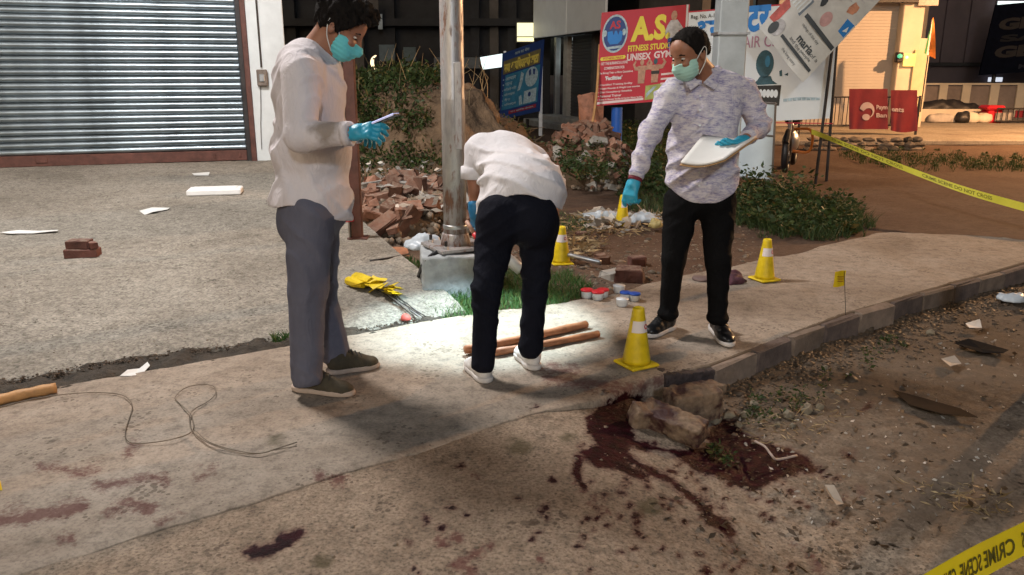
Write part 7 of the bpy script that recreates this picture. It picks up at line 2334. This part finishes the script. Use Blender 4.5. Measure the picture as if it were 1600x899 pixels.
# ============================================================ man bending with a torch
man2 = thing('person', 'man in a bright white shirt bending forward with his back to the viewer', 'person', gr(790, 595))
fdir = V3(-0.28, 0.96, 0); fdir /= np.linalg.norm(fdir)
pel = at(806, 336, 3.95)
lback, uback = at(818, 281, 4.08), at(788, 243, 4.37)
tax = uback - lback; tax /= np.linalg.norm(tax)
RT = frame(tax, (0.15, -0.5, 0.9))            # x along the spine, y across, z out of the back
hl, hr = at(776, 352, 3.93), at(842, 350, 3.97)
kl, kr = at(761, 455, 3.76), at(836, 448, 3.92)
al, ar = at(755, 566, 3.70), at(829, 544, 3.88)
shl, ell, wrl = at(750, 232, 4.38), at(740, 266, 4.36), at(742, 326, 4.34)
shr, elr, wrr = at(832, 250, 4.46), at(828, 292, 4.66), V3(-0.13, 4.70, 0.99)
hc2 = at(772, 262, 4.72)
H2 = frame(V3(-0.3, 0.55, -0.75), V3(-0.2, 0.8, 0.5))
torso2 = [el(lback, (0.23, 0.200, 0.130), RT, 0.07), el(uback, (0.19, 0.185, 0.118), RT, 0.10), el(at(818, 312, 4.0), (0.15, 0.195, 0.135), RT, 0.06)]
body = head_prims(hc2, H2) + [rc(at(786, 240, 4.5), hc2 - H2 @ V3(0.02, 0, 0.05), 0.06, 0.055), el(lback, (0.17, 0.16, 0.10), RT, 0.06), el(uback, (0.15, 0.16, 0.10), RT, 0.06), el(pel, (0.15, 0.13, 0.12), None, 0.05),
        rc(shl, ell, 0.05, 0.042), rc(ell, wrl, 0.041, 0.028, 0.02), rc(shr, elr, 0.05, 0.042), rc(elr, wrr, 0.04, 0.028),
        rc(hl, kl, 0.075, 0.05), rc(kl, al, 0.048, 0.034), rc(hr, kr, 0.075, 0.05), rc(kr, ar, 0.048, 0.034)]
RHL = frame(V3(0.04, -0.05, -1.0), V3(-0.8, -0.6, 0)); RHR = frame(V3(-0.25, 0.1, -0.9), V3(0.6, 0.6, 0))
h2l = dict(w=wrl + V3(0, 0, -0.01), R=RHL, curl=(0.7, 0.65, 0.6, 0.5), thumb=(0.5, 0.3), side=1)
h2r = dict(w=wrr, R=RHR, curl=(0.9, 0.9, 0.9, 0.85), thumb=(0.5, 0.5), side=1)
sdf_mesh('body', body + hand_prims(**h2l, grow=-0.003) + hand_prims(**h2r, grow=-0.003), 0.006, MAT['skin'], man2)
shirt = torso2 + [rc(shl, ell, 0.078, 0.060, 0.04), rc(shr, elr, 0.078, 0.060, 0.04), rc(at(768, 288, 4.03), at(751, 338, 4.00), 0.05, 0.030, 0.04), rc(at(868, 300, 4.08), at(866, 330, 4.04), 0.05, 0.03, 0.04),
         folds(220, 0.012), cut(ell + V3(0, 0, -0.04), V3(0, 0, -1), 0.12)]
hm = at(815, 297, 3.90)
def hem2(X, Y, Z, D):
    px_, py_ = (X - hm[0]), (Z - hm[2])
    zz = hm[2] - 0.016 - 1.35 * px_ ** 2 * np.where(px_ < 0, 1.75, 1.9)
    zz = np.where(np.abs(Y - 3.95) < 0.16, zz, -9)
    return np.where(zz - Z > D, zz - Z - D, 0)
shirt.append(warp(hem2))
sdf_mesh('shirt', shirt, 0.006, MAT['shirt_bright'], man2)
m_ = MB(); m_.tube([ell + V3(0, 0, 0.02), ell + V3(0, 0, -0.045)], [0.070, 0.071], 18); m_.build('rolled_sleeve', MAT['shirt_bright'], man2, True)
tr = [el(at(808, 335, 3.97), (0.185, 0.15, 0.145), None, 0.05), el(at(778, 348, 3.88), (0.105, 0.11, 0.13), None, 0.05), el(at(838, 346, 3.90), (0.105, 0.11, 0.13), None, 0.05),
      rc(hl, kl, 0.102, 0.066, 0.03), rc(kl, al, 0.065, 0.057, 0.02), rc(hr, kr, 0.100, 0.062, 0.03), rc(kr, ar, 0.061, 0.058, 0.02), folds(230, 0.007), cut(al + V3(0, 0, -0.05), (0, -0.12, -1), 0.13), cut(ar + V3(0, 0, -0.05), (0, -0.12, -1), 0.13)]
sdf_mesh('trousers', tr, 0.006, MAT['trouser_navy'], man2)
shoe(man2, gr(762, 601), gr(731, 572) + V3(0.01, -0.0, 0), MAT['shoe_white'], MAT['sole_white'], MAT['lace_white'])
shoe(man2, gr(838, 581), gr(806, 553) + V3(0.02, 0, 0), MAT['shoe_white'], MAT['sole_white'], MAT['lace_white'])
hair_mesh(man2, hc2, H2, 1.0, [((0.065, 0, 0.03), (1.0, 0, -0.6)), ((-0.03, 0, -0.04), (0.3, 0, -1.0))], 0.010, MAT['hair'], lambda L: [], 0.006, 0.012)
mask_mesh(man2, hc2, H2, 1.0, MAT['mask'])
eyes(man2, hc2, H2)
sdf_mesh('glove', hand_prims(**h2l, grow=0.002) + [rc(wrl + V3(0, 0, 0.02), wrl, 0.037, 0.034, 0.02)], 0.0035, M('glove_blue', (0.02, 0.17, 0.36), 0.42, var=0.12, vscale=20), man2)
sdf_mesh('glove', hand_prims(**h2r, grow=0.002), 0.004, MAT['glove'], man2)
tube_t = thing('sample_tube', 'small pale sample tube with a red cap in the bending man\'s glove', 'sample tube', at(740, 362, 4.3))
q0, q1, q2 = at(729, 346, 4.32), at(741, 365, 4.28), at(748, 377, 4.26)
mesh('tube', *tube_geo([q0, q1], 0.012, 10), M('tan_tube', (0.42, 0.24, 0.17), 0.5), tube_t, True)
mesh('cap', *tube_geo([q1, q2], 0.0155, 10), M('red_cap', (0.62, 0.03, 0.04), 0.4), tube_t, True)
torch = thing('torch', 'lit torch held low by the bending man, hidden behind his legs', 'torch', TORCH_LOC)
tl = V3(*TORCH_LOC); td = V3(-0.20, 4.64, 0) - tl; td /= np.linalg.norm(td)
mesh('barrel', *tube_geo([tl - td * 0.17, tl - td * 0.05, tl - td * 0.045, tl - td * 0.006], [0.015, 0.015, 0.022, 0.024], 14), MAT['black'], torch, True)

# ============================================================ man with the file
man3 = thing('person', 'man in a printed lilac shirt and black trousers holding a file and pointing', 'person', gr(1085, 530))
Y3 = 4.45
A3 = lambda px, py, dy=0.0: at(px, py, Y3 + dy)
ch3, be3, hi3 = A3(1104, 170), A3(1098, 235), A3(1095, 290)
RY = rot_z(-0.22)
hd3 = A3(1078, 84, -0.10)
H3 = frame(V3(-0.80, -0.50, -0.36), V3(-0.30, -0.18, 1))
hL, hR_ = A3(1064, 322), A3(1121, 322)
kL, kR = at(1053, 405, 4.40), at(1122, 410, 4.36)
aL, aR = at(1044, 487, 4.44), at(1121, 494, 4.34)
sL, eL, wL = A3(1052, 146, -0.02), A3(1015, 210, -0.12), A3(993, 278, -0.20)
sR, eR, wR = A3(1163, 142, 0.02), A3(1186, 197, 0.04), A3(1166, 216, -0.20)
torso3 = [el(ch3, (0.188, 0.125, 0.21), RY, 0.06), el(A3(1108, 132), (0.185, 0.085, 0.07), RY, 0.06), el(be3, (0.192, 0.130, 0.20), RY, 0.06), el(hi3, (0.200, 0.140, 0.19), RY, 0.05)]
neck3 = [rc(A3(1107, 122), A3(1088, 98, -0.06), 0.062, 0.056, 0.03)]
RH3 = frame((wL - eL) + V3(0.0, 0, -0.02), V3(-0.55, -0.75, 0.1))
h3l = dict(w=wL + (wL - eL) * 0.05, R=RH3, curl=(0.95, 0.95, 0.85, 0.55), thumb=(0.35, 0.45), side=-1)
RH4 = frame(V3(-0.80, -0.42, -0.12), V3(0.1, -0.35, -0.9))
h3r = dict(w=wR + V3(-0.01, -0.015, -0.012), R=RH4, curl=(0.25, 0.22, 0.2, 0.2), thumb=(0.5, 0.35), side=1)
body = head_prims(hd3, H3) + neck3 + [el(ch3, (0.15, 0.09, 0.19), RY, 0.05), el(be3, (0.15, 0.10, 0.18), RY, 0.05), el(hi3, (0.15, 0.10, 0.12), RY, 0.05), rc(sL, eL, 0.046, 0.038), rc(eL, wL, 0.037, 0.026), rc(sR, eR, 0.046, 0.038), rc(eR, wR, 0.037, 0.026),
        rc(hL, kL, 0.07, 0.048), rc(kL, aL, 0.042, 0.030), rc(hR_, kR, 0.07, 0.048), rc(kR, aR, 0.042, 0.030)] + hand_prims(**h3l, grow=-0.003) + hand_prims(**h3r, grow=-0.003)
sdf_mesh('body', body, 0.006, MAT['skin'], man3)
col3 = [rc(A3(1110, 112, -0.07), A3(1092, 128, -0.12), 0.016, 0.013, 0.01), rc(A3(1122, 108, 0.0), A3(1110, 112, -0.07), 0.016, 0.016, 0.01), rc(A3(1122, 108, 0), A3(1100, 112, 0.05), 0.016, 0.016, 0.01), rc(A3(1078, 122, -0.08), A3(1090, 129, -0.12), 0.015, 0.013, 0.01), rc(A3(1122, 106, -0.03), A3(1116, 122, -0.10), 0.014, 0.012, 0.01)]
hm3 = A3(1093, 305)
def hem3(X, Y, Z, D):
    zz = hm3[2] - 0.028 + 3.6 * np.clip(np.abs(X - hm3[0]) - 0.03, 0, 1) ** 2
    zz = np.where(np.abs(X - hm3[0]) < 0.25, zz, -9)
    return np.where(zz - Z > D, zz - Z - D, 0)
def placket(X, Y, Z, D):
    x0 = ch3[0] - 0.035 + (hm3[0] - ch3[0] + 0.02) * (ch3[2] - Z) / (ch3[2] - hm3[2])
    return np.where((np.abs(X - x0) < 0.017) & (Y < Y3), -0.005, 0)
shirt = torso3 + [rc(sL, eL, 0.072, 0.054, 0.05), rc(eL, wL, 0.054, 0.038, 0.02), rc(sR, eR, 0.072, 0.056, 0.05), rc(eR, wR, 0.056, 0.042, 0.02)] + col3 + [folds(240, 0.014), warp(placket), warp(hem3), cut(wL, wL - eL, 0.07), cut(wR, wR - eR, 0.055), rc(A3(1098, 116, -0.08), A3(1082, 100, -0.12), 0.050, 0.058, 0.01, 's')]
sh3 = sdf_mesh('shirt', shirt, 0.0055, MAT['shirt_print'], man3)
def flap(pts, nm='collar_flap'):
    P = [A3(x, y, d) for x, y, d in pts]
    n = np.cross(P[1] - P[0], P[2] - P[0]); n /= np.linalg.norm(n)
    Q = [q + n * 0.006 for q in P]
    k = len(P)
    mesh(nm, P + Q, [tuple(range(k)), tuple(range(2 * k - 1, k - 1, -1))] + [(i, (i + 1) % k, k + (i + 1) % k, k + i) for i in range(k)], MAT['shirt_print'], sh3)
flap([(1124, 104, -0.045), (1131, 116, -0.085), (1117, 140, -0.150), (1099, 129, -0.142)])
flap([(1083, 120, -0.105), (1071, 127, -0.110), (1079, 142, -0.155), (1094, 131, -0.145)])
for q in (150, 172, 196, 270, 290):
    bp_ = A3(np.interp(q, [140, 305], [1094, 1092]), q, -0.146)
    mesh('button', *tube_geo([bp_, bp_ + V3(0, -0.006, 0)], 0.006, 8), MAT['clear_plastic'], sh3)
tr = [el(A3(1094, 308), (0.180, 0.12, 0.12), RY, 0.04), rc(hL, kL, 0.096, 0.066, 0.03), rc(kL, aL, 0.064, 0.050, 0.02), rc(hR_, kR, 0.098, 0.066, 0.03), rc(kR, aR, 0.064, 0.052, 0.02),
      el(aL + V3(0, -0.01, -0.01), (0.060, 0.062, 0.035), None, 0.02), el(aR + V3(0, -0.01, -0.01), (0.062, 0.062, 0.035), None, 0.02), folds(250, 0.007), cut(A3(1094, 285), (0, 0, 1))]
sdf_mesh('trousers', tr, 0.006, MAT['trouser_black'], man3)
shoe(man3, gr(1054, 514) + V3(0, 0.03, 0), gr(1009, 529), MAT['shoe_black'], MAT['sole_white'], MAT['lace'])
shoe(man3, gr(1117, 515) + V3(0, 0.05, 0), gr(1140, 544), MAT['shoe_black'], MAT['sole_white'], MAT['lace'])
hair_mesh(man3, hd3, H3, 1.0, [((0.052, 0, 0.060), (1.0, 0, -0.5)), ((-0.02, 0, -0.015), (0.35, 0, -1.0))], 0.010, MAT['hair'], lambda L: [el(L((-0.040, 0, 0.005)), (0.070, 0.080, 0.070), H3, 0.02)], 0.004, 0.016)
mask_mesh(man3, hd3, H3, 1.0, M('mask_mint', (0.36, 0.60, 0.53), 0.7, var=0.06))
eyes(man3, hd3, H3)
sdf_mesh('glove', hand_prims(**h3l, grow=0.003), 0.0035, MAT['glove'], man3)
sdf_mesh('glove', hand_prims(**h3r, grow=0.002), 0.0035, MAT['glove'], man3)
wb_ = MB(); d_ = (wL - eL) / np.linalg.norm(wL - eL); wb_.tube([wL - d_ * 0.002, wL + d_ * 0.018], 0.038, 18); wb_.build('wristband', M('maroon_band', (0.16, 0.015, 0.03), 0.7), man3, True)
# the file and papers
fl3 = thing('file', 'open buff file with white papers in the standing man\'s hand', 'file', at(1120, 240, 4.1))
FA, FB, FC, FD = at(1062, 254, 4.06), at(1098, 210, 4.30), at(1184, 212, 4.24), at(1134, 247, 3.98)
def sheet(name, off, mat, sag, th, shrink=0.0, parent=fl3):
    n = 10
    V = []
    cen = (FA + FB + FC + FD) / 4
    for i in range(n + 1):
        for j in range(n + 1):
            u_, v_ = i / n, j / n
            p = (FA * (1 - u_) + FD * u_) * (1 - v_) + (FB * (1 - u_) + FC * u_) * v_
            p = p + (cen - p) * shrink
            V.append(p + V3(0, 0, off - sag * math.sin(math.pi * u_) * (1 - 0.4 * v_)))
    V = np.array(V)
    V2 = V - V3(0, 0, th)
    F = [(i * (n + 1) + j, (i + 1) * (n + 1) + j, (i + 1) * (n + 1) + j + 1, i * (n + 1) + j + 1) for i in range(n) for j in range(n)]
    k = len(V)
    E_r = []
    ring = [i * (n + 1) for i in range(n + 1)] + [n * (n + 1) + j for j in range(1, n + 1)] + [i * (n + 1) + n for i in range(n - 1, -1, -1)] + [j for j in range(n - 1, 0, -1)]
    for a_, b2 in zip(ring, ring[1:] + ring[:1]): E_r.append((a_, k + a_, k + b2, b2))
    return mesh(name, np.concatenate([V, V2]), F + [tuple(q + k for q in f[::-1]) for f in F] + E_r, mat, parent, True)
sheet('cover', -0.012, M('buff_card', (0.36, 0.22, 0.10), 0.7, var=0.15), 0.02, 0.004)
sheet('papers', 0.002, MAT['paper'], 0.02, 0.010, 0.03)
